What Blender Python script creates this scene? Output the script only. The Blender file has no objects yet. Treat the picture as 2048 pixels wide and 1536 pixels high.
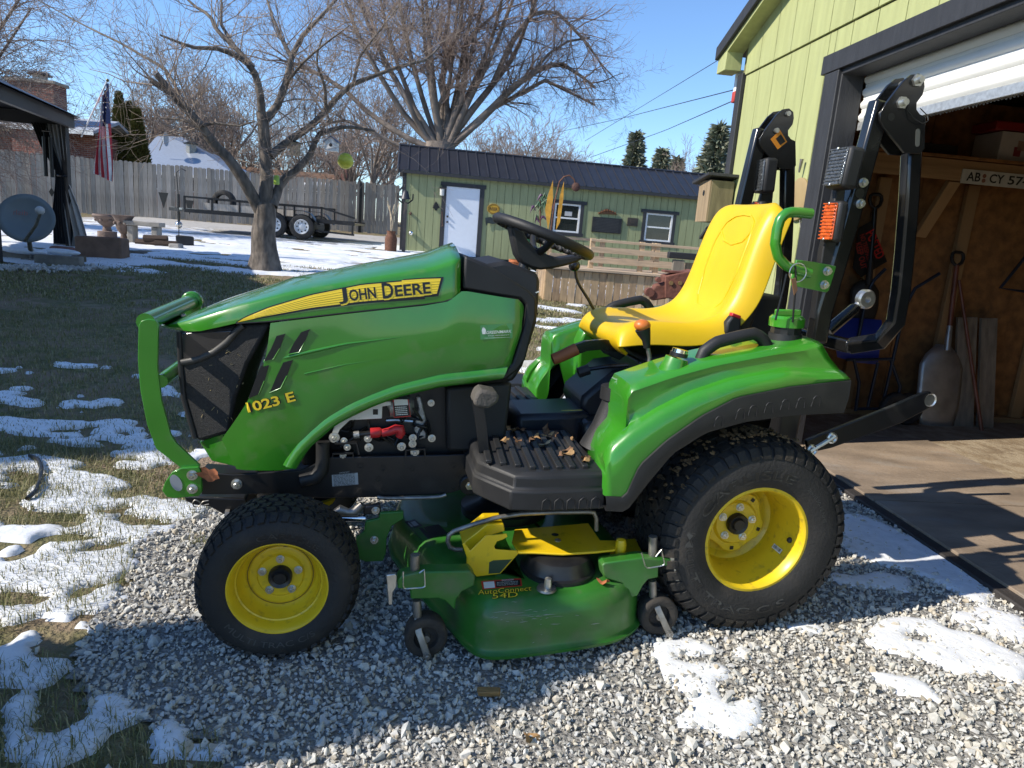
import bpy, math, random
import numpy as np
from mathutils import Vector, Matrix
from mathutils.bvhtree import BVHTree
random.seed(7); RNG = np.random.default_rng(11)
S = bpy.context.scene; COL = S.collection; PI = math.pi
rad = math.radians

# ------------------------------------------------------------------ camera
CAM_H, PITCH, ROLL, FPX = 1.20, rad(12.1), rad(4.66), 1420.0
CF = Vector((0, math.cos(PITCH), -math.sin(PITCH)))
_u0 = Vector((0, math.sin(PITCH), math.cos(PITCH)))
CR = Vector((1, 0, 0)) * math.cos(ROLL) + _u0 * math.sin(ROLL)
CU = _u0 * math.cos(ROLL) - Vector((1, 0, 0)) * math.sin(ROLL)
cd = bpy.data.cameras.new('camera'); cam = bpy.data.objects.new('camera', cd); COL.objects.link(cam)
cam.matrix_world = Matrix(((CR.x, CU.x, -CF.x, 0), (CR.y, CU.y, -CF.y, 0), (CR.z, CU.z, -CF.z, CAM_H), (0, 0, 0, 1)))
cd.sensor_fit = 'HORIZONTAL'; cd.sensor_width = 36; cd.lens = 36 * FPX / 2048; cd.clip_start = .05; cd.clip_end = 2000
cd.dof.use_dof = True; cd.dof.focus_distance = 2.3; cd.dof.aperture_fstop = 18.0
S.camera = cam

# ------------------------------------------------------------------ light
SUN_AZ, SUN_EL = rad(21), rad(37)            # light travels towards +x, a little towards +y
LD = Vector((math.cos(SUN_AZ) * math.cos(SUN_EL), math.sin(SUN_AZ) * math.cos(SUN_EL), -math.sin(SUN_EL)))
w = bpy.data.worlds.new('World'); S.world = w; w.use_nodes = True
nt = w.node_tree; bg = nt.nodes['Background']; sky = nt.nodes.new('ShaderNodeTexSky')
sky.sky_type = 'NISHITA'; sky.sun_disc = False; sky.sun_elevation = SUN_EL
sky.sun_rotation = math.atan2(-LD.x, -LD.y) % (2 * PI)
sky.air_density = .92; sky.dust_density = 0; sky.ozone_density = 6.5; sky.altitude = 100
nt.links.new(sky.outputs[0], bg.inputs[0]); bg.inputs[1].default_value = .15
sl = bpy.data.lights.new('sun', 'SUN'); sl.energy = 4.2; sl.angle = rad(.53); sl.color = (1, .93, .82)
so = bpy.data.objects.new('sun', sl); COL.objects.link(so); so.rotation_euler = LD.to_track_quat('-Z', 'Y').to_euler(); so.location = (-20, -8, 20)
S.view_settings.view_transform = 'Standard'; S.view_settings.look = 'None'; S.view_settings.exposure = .55; S.view_settings.gamma = 1

# ------------------------------------------------------------------ measuring: where a line of sight meets a plane of the place
def sight(px, py): return CF * FPX + CR * (px - 1024) - CU * (py - 768)
def at(px, py, Y):
    d = sight(px, py); return Vector((0, 0, CAM_H)) + d * (Y / d.y)
def atz(px, py, z):
    d = sight(px, py); return Vector((0, 0, CAM_H)) + d * ((z - CAM_H) / d.z)
def smooth(a, b, v):
    t = min(1, max(0, (v - a) / (b - a))); return t * t * (3 - 2 * t)
def G(x, y):                                  # height of the ground
    s = (x - .70) * .979 + (y - 2.65) * .204
    a = .0402 * min(1.15, max(-2.3, s)) * (1 - smooth(4, 8, y))
    f = .25 + .75 * smooth(0, 1, (1.5 - x) / 4)
    return a + f * .030 * max(0, min(y, 60) - 3.5) * (1 if y < 19 else 1 - .35 * smooth(19, 60, y))
def atg(px, py):                              # line of sight meets the ground
    d = sight(px, py).normalized(); p = Vector((0, 0, CAM_H)); t = .5
    for i in range(400):
        q = p + d * t
        h = q.z - G(q.x, q.y)
        if h < .003: return q
        t += max(.004, h * .8)
    return p + d * t

# ------------------------------------------------------------------ materials
MATS = {}
def mat(name, col, rough=.5, metal=0, var=.12, scale=8, bump=0, bscale=60, coat=0, dirt=None, damt=.0, dscale=5, spec=.5, stretch=None, trans=0, sss=0):
    if name in MATS: return MATS[name]
    m = bpy.data.materials.new(name); m.use_nodes = True; n = m.node_tree; b = n.nodes['Principled BSDF']; L = n.links.new
    tc = n.nodes.new('ShaderNodeTexCoord'); src = tc.outputs['Object']
    if stretch:
        mp = n.nodes.new('ShaderNodeMapping'); mp.inputs['Scale'].default_value = stretch; L(src, mp.inputs[0]); src = mp.outputs[0]
    def noise(sc, det=5):
        q = n.nodes.new('ShaderNodeTexNoise'); q.inputs['Scale'].default_value = sc; q.inputs['Detail'].default_value = det; L(src, q.inputs['Vector']); return q
    c = (*col, 1); q = noise(scale)
    mr = n.nodes.new('ShaderNodeMapRange'); L(q.outputs[0], mr.inputs[0]); mr.inputs[1].default_value = .3; mr.inputs[2].default_value = .7
    mx = n.nodes.new('ShaderNodeMix'); mx.data_type = 'RGBA'; L(mr.outputs[0], mx.inputs[0])
    mx.inputs[6].default_value = (*[v * (1 - var) for v in col], 1); mx.inputs[7].default_value = (*[min(1, v * (1 + var)) for v in col], 1)
    out = mx.outputs[2]
    if dirt:
        q2 = noise(dscale, 8); m2 = n.nodes.new('ShaderNodeMapRange'); L(q2.outputs[0], m2.inputs[0])
        m2.inputs[1].default_value = .62 - damt * .35; m2.inputs[2].default_value = .78 - damt * .2; m2.inputs[4].default_value = min(1, .35 + damt)
        x2 = n.nodes.new('ShaderNodeMix'); x2.data_type = 'RGBA'; L(m2.outputs[0], x2.inputs[0]); L(out, x2.inputs[6]); x2.inputs[7].default_value = (*dirt, 1); out = x2.outputs[2]
        rm = n.nodes.new('ShaderNodeMapRange'); L(m2.outputs[0], rm.inputs[0]); rm.inputs[3].default_value = rough; rm.inputs[4].default_value = max(rough, .75); L(rm.outputs[0], b.inputs['Roughness'])
    else: b.inputs['Roughness'].default_value = rough
    L(out, b.inputs['Base Color']); b.inputs['Metallic'].default_value = metal
    b.inputs['Coat Weight'].default_value = coat; b.inputs['Coat Roughness'].default_value = .05; b.inputs['Specular IOR Level'].default_value = spec
    if trans: b.inputs['Transmission Weight'].default_value = trans
    if sss: b.inputs['Subsurface Weight'].default_value = sss; b.inputs['Subsurface Radius'].default_value = (.02, .02, .025)
    if bump:
        qb = noise(bscale, 6); bp = n.nodes.new('ShaderNodeBump'); bp.inputs['Strength'].default_value = bump; bp.inputs['Distance'].default_value = .01
        L(qb.outputs[0], bp.inputs['Height']); L(bp.outputs[0], b.inputs['Normal'])
    MATS[name] = m; return m
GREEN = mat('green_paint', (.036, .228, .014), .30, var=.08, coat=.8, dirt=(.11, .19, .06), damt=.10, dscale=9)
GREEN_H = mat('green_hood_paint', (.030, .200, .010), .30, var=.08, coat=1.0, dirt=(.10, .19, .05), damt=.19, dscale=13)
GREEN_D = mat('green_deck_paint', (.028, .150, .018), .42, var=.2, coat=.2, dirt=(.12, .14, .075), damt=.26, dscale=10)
YEL = mat('yellow_paint', (.78, .52, .010), .35, var=.08, coat=.2, dirt=(.16, .11, .02), damt=.06, dscale=30)
YEL_W = mat('yellow_wheel_paint', (.72, .50, .014), .36, var=.09, coat=.2, dirt=(.20, .13, .03), damt=.15, dscale=42)
YEL_S = mat('yellow_seat_vinyl', (.70, .455, .006), .40, var=.05, bump=.05, bscale=300)
BLK = mat('black_paint', (.012, .012, .013), .38, var=.2, coat=.1, dirt=(.06, .055, .045), damt=.08, dscale=7)
BLK_P = mat('black_plastic', (.014, .014, .015), .55, var=.25, bump=.12, bscale=400, dirt=(.055, .05, .042), damt=.12, dscale=6)
BLK_G = mat('black_gloss_paint', (.010, .010, .010), .22, var=.2, coat=.3, dirt=(.05, .05, .04), damt=.06)
RUB = mat('tyre_rubber', (.020, .019, .018), .74, var=.3, bump=.25, bscale=120, dirt=(.075, .06, .045), damt=.20, dscale=9)
RUB_T = mat('tread_rubber', (.016, .015, .014), .72, var=.3, bump=.3, bscale=90, dirt=(.12, .085, .05), damt=.20, dscale=8)
RUB_C = mat('caster_rubber', (.034, .029, .024), .85, var=.3, bump=.3, bscale=120, dirt=(.11, .085, .06), damt=.2, dscale=12)
ZINC = mat('zinc_steel', (.62, .62, .58), .32, .9, var=.15, scale=40)
STEEL = mat('worn_steel', (.30, .285, .26), .45, .8, var=.3, scale=30, dirt=(.14, .08, .045), damt=.14, dscale=20)
CHROME = mat('chrome', (.8, .8, .8), .12, 1, var=.05)
ORANGE = mat('orange_plastic', (.62, .17, .03), .4, var=.1)
RED = mat('red_plastic', (.50, .025, .03), .35, var=.1)
WHITE = mat('white_paint', (.78, .78, .76), .5, var=.05)
DECAL_W = mat('white_print', (.72, .75, .72), .4, var=.03)
DECAL_K = mat('black_print', (.01, .01, .01), .4, var=.1)
DECAL_R = mat('red_print', (.48, .025, .02), .4, var=.1)
DECAL_Y = mat('yellow_print', (.80, .58, .03), .35, var=.04)
DECAL_O = mat('orange_print', (.75, .26, .02), .4, var=.05)
DECAL_G = mat('grey_print', (.35, .38, .40), .5, var=.08)
PLAQ_G = mat('pale_green_print', (.075, .27, .09), .35, var=.05)

# ------------------------------------------------------------------ mesh building
class MB:
    def __init__(s): s.v = []; s.f = []; s.fm = []; s.mi = 0
    def add(s, vs, fs):
        o = len(s.v); s.v += [tuple(p) for p in vs]; s.f += [tuple(i + o for i in f) for f in fs]; s.fm += [s.mi] * len(fs); return s
    def box(s, c, d, M=None):
        x, y, z = d[0] / 2, d[1] / 2, d[2] / 2
        vs = [Vector((a * x, b * y, e * z)) for a in (-1, 1) for b in (-1, 1) for e in (-1, 1)]
        if M: vs = [M @ p for p in vs]
        vs = [p + Vector(c) for p in vs]
        return s.add(vs, [(0, 1, 3, 2), (4, 6, 7, 5), (0, 4, 5, 1), (2, 3, 7, 6), (0, 2, 6, 4), (1, 5, 7, 3)])
    def bar(s, a, b, wd, ht, up=(0, 0, 1)):          # a rectangular bar from a to b
        a, b = Vector(a), Vector(b); d = (b - a).normalized(); r = d.cross(Vector(up))
        if r.length < 1e-4: r = d.cross(Vector((1, 0, 0)))
        r.normalize(); u = r.cross(d)
        vs = [p + r * (i * wd / 2) + u * (j * ht / 2) for p in (a, b) for i, j in ((-1, -1), (1, -1), (1, 1), (-1, 1))]
        return s.add(vs, [(3, 2, 1, 0), (4, 5, 6, 7), (0, 1, 5, 4), (1, 2, 6, 5), (2, 3, 7, 6), (3, 0, 4, 7)])
    def tube(s, pts, r, n=10, caps=True):
        pts = [Vector(p) for p in pts]; rs = r if isinstance(r, (list, tuple)) else [r] * len(pts)
        t = (pts[1] - pts[0]).normalized(); ref = Vector((0, 0, 1)) if abs(t.z) < .9 else Vector((1, 0, 0))
        a = t.cross(ref).normalized(); vs = []; m = len(pts)
        for i, p in enumerate(pts):
            t = (pts[min(i + 1, m - 1)] - pts[max(i - 1, 0)]).normalized()
            a = (a - t * a.dot(t)).normalized(); b = t.cross(a)
            vs += [p + (a * math.cos(2 * PI * k / n) + b * math.sin(2 * PI * k / n)) * rs[i] for k in range(n)]
        fs = [(i * n + k, i * n + (k + 1) % n, (i + 1) * n + (k + 1) % n, (i + 1) * n + k) for i in range(m - 1) for k in range(n)]
        if caps: fs += [tuple(reversed(range(n))), tuple(range((m - 1) * n, m * n))]
        return s.add(vs, fs)
    def rtube(s, pts, wd, ht, up=(0, 1, 0)):         # rectangular tube along a bent path; wd along up
        pts = [Vector(p) for p in pts]; up = Vector(up).normalized(); m = len(pts); vs = []
        for i, p in enumerate(pts):
            t = (pts[min(i + 1, m - 1)] - pts[max(i - 1, 0)]).normalized(); u = (up - t * up.dot(t)).normalized(); b = t.cross(u)
            vs += [p + u * (x * wd / 2) + b * (y * ht / 2) for x, y in ((-1, -1), (1, -1), (1, 1), (-1, 1))]
        fs = [(i * 4 + k, i * 4 + (k + 1) % 4, i * 4 + 4 + (k + 1) % 4, i * 4 + 4 + k) for i in range(m - 1) for k in range(4)]
        return s.add(vs, fs + [(3, 2, 1, 0), tuple(range(4 * m - 4, 4 * m))])
    def prism(s, poly, a, b, axis=1):                 # polygon of (u, v) extruded from a to b along an axis
        def P(u, v, h): return (u, h, v) if axis == 1 else ((u, v, h) if axis == 2 else (h, u, v))
        n = len(poly); vs = [P(u, v, a) for u, v in poly] + [P(u, v, b) for u, v in poly]
        fs = [tuple(range(n)), tuple(reversed(range(n, 2 * n)))] + [(i, i + n, (i + 1) % n + n, (i + 1) % n) for i in range(n)]
        return s.add(vs, fs)
    def lathe(s, prof, c=(0, 0, 0), n=32, axis=1, a0=0, a1=2 * PI):   # prof: (along, radius)
        full = abs(a1 - a0 - 2 * PI) < 1e-6; k = n if full else n + 1; vs = []; c = Vector(c)
        for h, r in prof:
            for i in range(k):
                a = a0 + (a1 - a0) * i / n; u, v = r * math.cos(a), r * math.sin(a)
                vs.append(c + Vector((u, h, v) if axis == 1 else ((u, v, h) if axis == 2 else (h, u, v))))
        fs = []
        for j in range(len(prof) - 1):
            for i in range(n):
                i2 = (i + 1) % k; fs.append((j * k + i, j * k + i2, (j + 1) * k + i2, (j + 1) * k + i))
        return s.add(vs, fs)
    def cyl(s, a, b, r, n=14): return s.tube([a, b], r, n)
    def ball(s, c, r, n=12, sc=(1, 1, 1)):
        vs = []; c = Vector(c); m = n // 2
        for j in range(m + 1):
            for i in range(n):
                t, a = PI * j / m, 2 * PI * i / n
                vs.append(c + Vector((r * sc[0] * math.sin(t) * math.cos(a), r * sc[1] * math.sin(t) * math.sin(a), r * sc[2] * math.cos(t))))
        return s.add(vs, [(j * n + i, j * n + (i + 1) % n, (j + 1) * n + (i + 1) % n, (j + 1) * n + i) for j in range(m) for i in range(n)])
    def grid(s, rows):                                # rows of equally many points
        n = len(rows[0]); vs = [p for r in rows for p in r]
        return s.add(vs, [(j * n + i, j * n + i + 1, (j + 1) * n + i + 1, (j + 1) * n + i) for j in range(len(rows) - 1) for i in range(n - 1)])
    def mesh(s, name, mats, sm=35):
        me = bpy.data.meshes.new(name); me.from_pydata(s.v, [], s.f)
        for m in (mats if isinstance(mats, (list, tuple)) else [mats]): me.materials.append(m)
        if any(s.fm): me.polygons.foreach_set('material_index', s.fm)
        if sm: me.shade_smooth(); me.set_sharp_from_angle(angle=rad(sm))
        me.validate(); return me
    def build(s, name, mats, parent=None, sm=35, bevel=0, fix=True, loc=None):
        me = s.mesh(name, mats, sm)
        if fix: fixnormals(me)
        o = bpy.data.objects.new(name, me); COL.objects.link(o)
        if parent: o.parent = parent
        if loc is not None: o.location = loc
        if bevel:
            b = o.modifiers.new('bevel', 'BEVEL'); b.width = bevel; b.segments = 2; b.limit_method = 'ANGLE'; b.angle_limit = rad(40)
        return o
import bmesh
def fixnormals(me):
    if len(me.polygons) > 20000: return
    bm = bmesh.new(); bm.from_mesh(me); bmesh.ops.remove_doubles(bm, verts=bm.verts, dist=1e-5); bmesh.ops.recalc_face_normals(bm, faces=bm.faces); bm.to_mesh(me); bm.free()
def np_mesh(name, V, F, mats, smoothit=False, midx=None):   # fast: V (n,3), F (m,3|4)
    me = bpy.data.meshes.new(name); V = np.asarray(V, np.float32); F = np.asarray(F, np.int32)
    me.vertices.add(len(V)); me.vertices.foreach_set('co', V.ravel()); k = F.shape[1]
    me.loops.add(F.size); me.loops.foreach_set('vertex_index', F.ravel()); me.polygons.add(len(F))
    me.polygons.foreach_set('loop_start', np.arange(0, F.size, k, dtype=np.int32))
    for m in (mats if isinstance(mats, (list, tuple)) else [mats]): me.materials.append(m)
    if midx is not None: me.polygons.foreach_set('material_index', np.asarray(midx, np.int32))
    me.polygons.foreach_set('use_smooth', np.full(len(F), bool(smoothit)))
    me.update(calc_edges=True); return me
def np_obj(name, V, F, mats, parent=None, **k):
    o = bpy.data.objects.new(name, np_mesh(name, V, F, mats, **k)); COL.objects.link(o)
    if parent: o.parent = parent
    return o
def tag(o, label=None, cat=None, group=None, kind=None):
    for k, v in (('label', label), ('category', cat), ('group', group), ('kind', kind)):
        if v: o[k] = v
    return o
def thing(name, label, cat, loc=(0, 0, 0), rz=0, group=None):
    o = bpy.data.objects.new(name, None); COL.objects.link(o); o.empty_display_size = .1
    o.location = loc; o.rotation_euler = (0, 0, rz); return tag(o, label, cat, group)
def clone(o, parent=None):
    c = o.copy(); COL.objects.link(c); c.parent = parent
    for ch in list(o.children): clone(ch, c)
    return c
def text_pts(body, size=1.0, extrude=0, bold=0, shear=0, spacing=1.0):   # lettering as plain triangles: (verts, faces, width)
    cu = bpy.data.curves.new('lettering', 'FONT'); cu.body = body; cu.size = size; cu.extrude = extrude; cu.offset = bold; cu.shear = shear; cu.space_character = spacing; cu.resolution_u = 3
    o = bpy.data.objects.new('lettering', cu); COL.objects.link(o)
    me = bpy.data.meshes.new_from_object(o.evaluated_get(bpy.context.evaluated_depsgraph_get()))
    V = [v.co.copy() for v in me.vertices]; F = [tuple(p.vertices) for p in me.polygons]
    bpy.data.objects.remove(o); bpy.data.curves.remove(cu); bpy.data.meshes.remove(me)
    return V, F, (max((v.x for v in V), default=0) - min((v.x for v in V), default=0))
def lettering(body, fn, matl, parent, height=1.0, width=None, name='lettering', bold=0, shear=0, spacing=1.0, extrude=0):
    """fn maps (u along, v up, d outwards) in metres to a point; caps are `height` tall"""
    V, F, wd = text_pts(body, 1.0, 0, bold, shear, spacing)
    if not V: return None
    x0 = min(v.x for v in V); y0 = min(v.y for v in V); y1 = max(v.y for v in V); k = height / max(1e-6, (y1 - y0)); kx = k if not width else width / wd
    m = MB(); m.add([fn((v.x - x0) * kx, (v.y - y0) * k, extrude) for v in V], F)
    return m.build(name, matl, parent, sm=0, fix=False)
# ================================================================== TRACTOR
TYAW, TSL = rad(11.8), rad(2.3)
tf = Vector((-math.cos(TYAW) * math.cos(TSL), -math.sin(TYAW) * math.cos(TSL), -math.sin(TSL)))
tl = Vector((math.sin(TYAW), -math.cos(TYAW), 0)); tu = tf.cross(tl); T0 = Vector((.70, 2.65, 0))
TM = Matrix(((tf.x, tl.x, tu.x, T0.x), (tf.y, tl.y, tu.y, T0.y), (tf.z, tl.z, tu.z, T0.z), (0, 0, 0, 1)))
TI = TM.inverted(); TR3 = TI.to_3x3(); TCAM = TI @ Vector((0, 0, CAM_H))
def T(px, py, y):                               # point of the tractor's plane y = const (x forward, y left, z up)
    d = TR3 @ sight(px, py); return TCAM + d * ((y - TCAM.y) / d.y)
def Tz(px, py, z):
    d = TR3 @ sight(px, py); return TCAM + d * ((z - TCAM.z) / d.z)
def TX(px, py, x):
    d = TR3 @ sight(px, py); return TCAM + d * ((x - TCAM.x) / d.x)
def K(ox, oy, s): return lambda pts: [(ox + x / s, oy + y / s) for x, y in pts]
k4, k5, k6, k7, k8 = K(250, 480, 2.953), K(800, 400, 3.072), K(1150, 350, 2.793), K(350, 900, 3.413), K(750, 880, 3.151)
k9, k10, k11, k16, kw = K(1200, 800, 3.073), K(1600, 380, 2.694), K(1450, 120, 2.478), K(560, 760, 3.012), K(980, 400, 6.98)
def XZ(pts, y): return [(q.x, q.z) for q in (T(a, b, y) for a, b in pts)]
def lerp_poly(pts, n):                          # resample a polyline by length
    d = [0]
    for a, b in zip(pts, pts[1:]): d.append(d[-1] + (Vector(b) - Vector(a)).length)
    out = []
    for i in range(n):
        s = d[-1] * i / (n - 1); j = 0
        while j < len(d) - 2 and d[j + 1] < s: j += 1
        t = (s - d[j]) / max(1e-9, d[j + 1] - d[j]); out.append(Vector(pts[j]).lerp(Vector(pts[j + 1]), t))
    return out
def interp(xs, ys, x): return float(np.interp(x, xs, ys))

tractor = thing('compact_tractor', 'green and yellow compact tractor parked on the gravel', 'tractor'); tractor.matrix_world = TM
P = tractor
def mirror_part(o):                             # the matching part on the other side
    me = o.data.copy(); me.transform(Matrix.Scale(-1, 4, (0, 1, 0))); me.flip_normals()
    c = bpy.data.objects.new(o.name.split('.')[0], me); COL.objects.link(c); c.parent = o.parent
    for m in o.modifiers:
        n = c.modifiers.new(m.name, m.type)
        if m.type == 'BEVEL': n.width = m.width; n.segments = m.segments; n.limit_method = m.limit_method; n.angle_limit = m.angle_limit
    return c
def hexbolt(parent, c, r=.009, h=.008, ax=(0, 1, 0), m=None, name='bolt', washer=True):
    c, ax = Vector(c), Vector(ax).normalized(); b = MB()
    if washer: b.tube([c, c + ax * h * .25], r * 1.45, 14)
    b.tube([c + ax * h * .2, c + ax * h * 1.15], [r * 1.1, r * 1.1], 6); b.tube([c + ax * h * 1.15, c + ax * h * 1.35], [r * .7, r * .45], 8)
    return b.build(name, m or ZINC, parent, sm=30, fix=False)

# ------------------------------------------------------------------ hood
top_pts = [T(a, b, 0) for a, b in [(344, 663), (348, 649), (375, 629), (433, 605), (470, 592), (589, 554), (724, 527), (850, 504), (885, 491), (907, 484), (925, 489)]]
belt_px = [(346, 669), (385, 669), (473, 647), (541, 643), (700, 625), (850, 609), (898, 602), (922, 588)]
belt_pts = [T(a, b, .262) for a, b in belt_px]
tx, tz = zip(*sorted((p.x, p.z) for p in top_pts)); bx_, bz_ = zip(*sorted((p.x, p.z) for p in belt_pts))
def hw(x):                                      # half width of the hood in plan
    return .262 if x < 1.40 else .262 * max(.30, math.sqrt(max(.0, 1 - ((x - 1.40) / .46) ** 2.4)))
m = MB(); rows = []; X0, X1 = .915, max(tx)
for i in range(34):
    x = X0 + (X1 - X0) * (i / 33); w_ = hw(x); zb = interp(bx_, bz_, x); zt = max(zb + .012, interp(tx, tz, x)); d = zt - zb
    half = [(1, 0), (1.0, .2), (.985, .44), (.965, .64), (.945, .71), (.90, .755), (.72, .845), (.40, .95), (0, 1)]
    rows.append([(x, w_ * a, zb + d * b) for a, b in half] + [(x, -w_ * a, zb + d * b) for a, b in half[-2::-1]])
m.grid(rows); m.add([(p[0] + (-.0), p[1], p[2]) for p in rows[0]], [tuple(range(len(rows[0])))]); m.add(rows[-1], [tuple(range(len(rows[-1])))])
hood = m.build('hood', GREEN_H, P, sm=50)
hood_bvh = BVHTree.FromPolygons([Vector(v) for v in m.v], m.f)
def on_hood(x, z, off=.0015, bvh=None):
    h = (bvh or hood_bvh).ray_cast(Vector((x, 1, z)), Vector((0, -1, 0)))
    return (h[0] + Vector((0, off, 0))) if h[0] else Vector((x, .262, z))
def drape_poly(outer_lo, outer_hi, n, parent, matl, name, off, bvh=None, rowsn=5):
    lo, hi = lerp_poly(outer_lo, n), lerp_poly(outer_hi, n); g = MB()
    g.grid([[on_hood(*(Vector(a).lerp(Vector(b), j / rowsn)), off, bvh) for a, b in zip(lo, hi)] for j in range(rowsn + 1)])
    return g.build(name, matl, parent, sm=60, fix=False)
st_lo = XZ(k4([(655, 492), (850, 455), (1100, 412), (1400, 375), (1772, 348)]) + k5([(0, 612), (100, 603), (235, 590)]), .258)
st_hi = XZ(k4([(650, 488), (700, 455), (850, 392), (1100, 318), (1400, 258), (1772, 225)]) + k5([(0, 488), (130, 478), (268, 472)]), .255)
drape_poly(st_lo, st_hi, 40, hood, DECAL_K, 'stripe_border', .0012)
sy_lo = XZ(k4([(662, 488), (850, 445), (1100, 399), (1400, 362), (1772, 330)]) + k5([(0, 596), (100, 586), (225, 574)]), .258)
sy_hi = XZ(k4([(664, 486), (705, 460), (850, 399), (1100, 325), (1400, 265), (1772, 233)]) + k5([(0, 494), (130, 485), (250, 481)]), .255)
drape_poly(sy_lo, sy_hi, 40, hood, DECAL_Y, 'stripe', .0022)
for q in range(5):                              # fine ribs along the yellow stripe
    t = .18 + q * .16
    a = [Vector(p).lerp(Vector(r_), t) for p, r_ in zip(lerp_poly(sy_lo, 30), lerp_poly(sy_hi, 30))]
    MB().tube([on_hood(p[0], p[1], .0022) for p in a[2:]], .0009, 4).build('stripe_rib', DECAL_Y, hood, sm=60, fix=False)
def hood_text(body, a, b, height, matl, parent, off, bvh=None, y=.258, name='lettering', bold=0, dx=0, dz=0, shear=0):
    p, q = T(*a, y), T(*b, y); e = Vector((q.x - p.x, q.z - p.z)); L = e.length; e /= L; u = Vector((e.y, -e.x))
    if u.y < 0: u = -u
    return lettering(body, lambda s, v, dd: on_hood(p.x + e.x * s + u.x * v + dx, p.z + e.y * s + u.y * v + dz, off, bvh), matl, parent, height, L, name, bold, shear)
for body, a, b, hh in (('J', (679, 608), (697, 606), .046), ('OHN', (700, 602), (753, 596), .034), ('D', (766, 597), (788, 595), .046), ('EERE', (791, 593), (862, 586), .034)):
    hood_text(body, a, b, hh, DECAL_Y, hood, .0030, bold=.03, dx=-.003, dz=-.0045, name='lettering_shadow')
    hood_text(body, a, b, hh, DECAL_K, hood, .0036, bold=.022)
# side panels: a ruled sheet between belt line and arch
ptop = [T(a, b, .264) for a, b in k5([(762, 700), (765, 648), (730, 612), (600, 592), (480, 572), (385, 556), (300, 622)])] + [T(a, b, .264) for a, b in [(850, 611), (700, 627), (541, 646)]]
pbot = [T(a, b, .268) for a, b in k5([(725, 880), (700, 985), (680, 1045), (630, 1098), (250, 1152), (0, 1212)])] + [T(a, b, .268) for a, b in k4([(1500, 972), (1250, 1092), (1080, 1240), (1010, 1352), (900, 1366), (655, 1370), (560, 1185), (600, 1160)])]
NP_ = 46
def panel_rows():
    a, b = lerp_poly([tuple(p) for p in ptop], NP_), lerp_poly([tuple(p) for p in pbot], NP_); rows = []
    for j in range(11):
        t = j / 10; row = []
        for i in range(NP_):
            s = i / (NP_ - 1); p = a[i].lerp(b[i], t)
            p.x += .030 * math.sin(PI * t) * -(s ** 5)
            p.y = .2655 + .010 * math.sin(PI * t) - .012 * smooth(.0, .12, .12 - s) - .03 * smooth(1.45, 1.75, p.x) - .014 * smooth(.82, 1, t) * (1 - s)
            row.append(p)
        rows.append(row)
    return rows
pr = panel_rows(); m = MB(); m.grid(pr); side_panel = m.build('side_panel', GREEN_H, P, sm=60)
panel_bvh = BVHTree.FromPolygons([Vector(v) for v in m.v], m.f)
# rolled flange along the wheel arch
arch = [T(a, b, .27) for a, b in k5([(630, 1098), (420, 1128), (250, 1148), (0, 1208)])] + [T(a, b, .27) for a, b in k4([(1500, 970), (1380, 1020), (1250, 1090), (1150, 1170), (1080, 1240), (1030, 1320), (1012, 1350)])]
fl = MB(); ar = lerp_poly([tuple(p) for p in arch], 30); c0 = Vector((.95, 0, .35))
fl.grid([[p + (Vector((p.x, 0, p.z)) - c0).normalized() * o + Vector((0, yy, 0)) for p in ar] for o, yy in ((.042, -.004), (.030, .006), (.008, .008), (0, .002), (-.003, -.02))])
flange = fl.build('arch_flange', GREEN_H, side_panel, sm=60)
for pts in ([(946, 554), (896, 566), (864, 640), (822, 714), (880, 702), (915, 640)], [(1092, 526), (1040, 545), (996, 610), (964, 676), (1030, 662), (1062, 600)],
            [(852, 738), (800, 750), (772, 820), (730, 935), (792, 908), (826, 830)], [(992, 706), (936, 722), (898, 800), (856, 900), (922, 872), (958, 800)]):
    q = XZ(k4(pts), .27); g = MB(); y = max(on_hood(a, b, 0, panel_bvh).y for a, b in q)
    g.prism(q, y - .02, y + .0015); g.build('vent_slot', DECAL_K, side_panel, sm=0)
    cxy = (sum(a for a, b in q) / len(q), sum(b for a, b in q) / len(q)); up_ = [on_hood(a, b, .0015, panel_bvh) for a, b in q[3:]]; MB().tube(up_, .0022, 6).build('vent_lip', GREEN_H, side_panel, sm=60)
for pts, r in (([(820, 728), (1060, 668), (1300, 615), (1640, 572)], .008), ([(1060, 790), (1300, 735), (1600, 690), (1772, 668)], .0025)):
    q = lerp_poly([on_hood(a, b, -.001, panel_bvh) for a, b in XZ(k4(pts), .272)], 16)
    MB().tube(q, [r * (1 - .85 * (i / 15)) for i in range(16)], 8).build('side_rib', GREEN_H, side_panel, sm=60)
for bold, mm, off, dx in ((.07, DECAL_K, .0018, -.0015), (.022, DECAL_Y, .0028, 0)):
    hood_text('1023 E', k4([(728, 1020)])[0], k4([(1012, 945)])[0], .031, mm, side_panel, off, panel_bvh, .268, bold=bold, dx=dx)
far_panel = mirror_part(side_panel); far_flange = mirror_part(flange); far_flange.parent = far_panel
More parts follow.
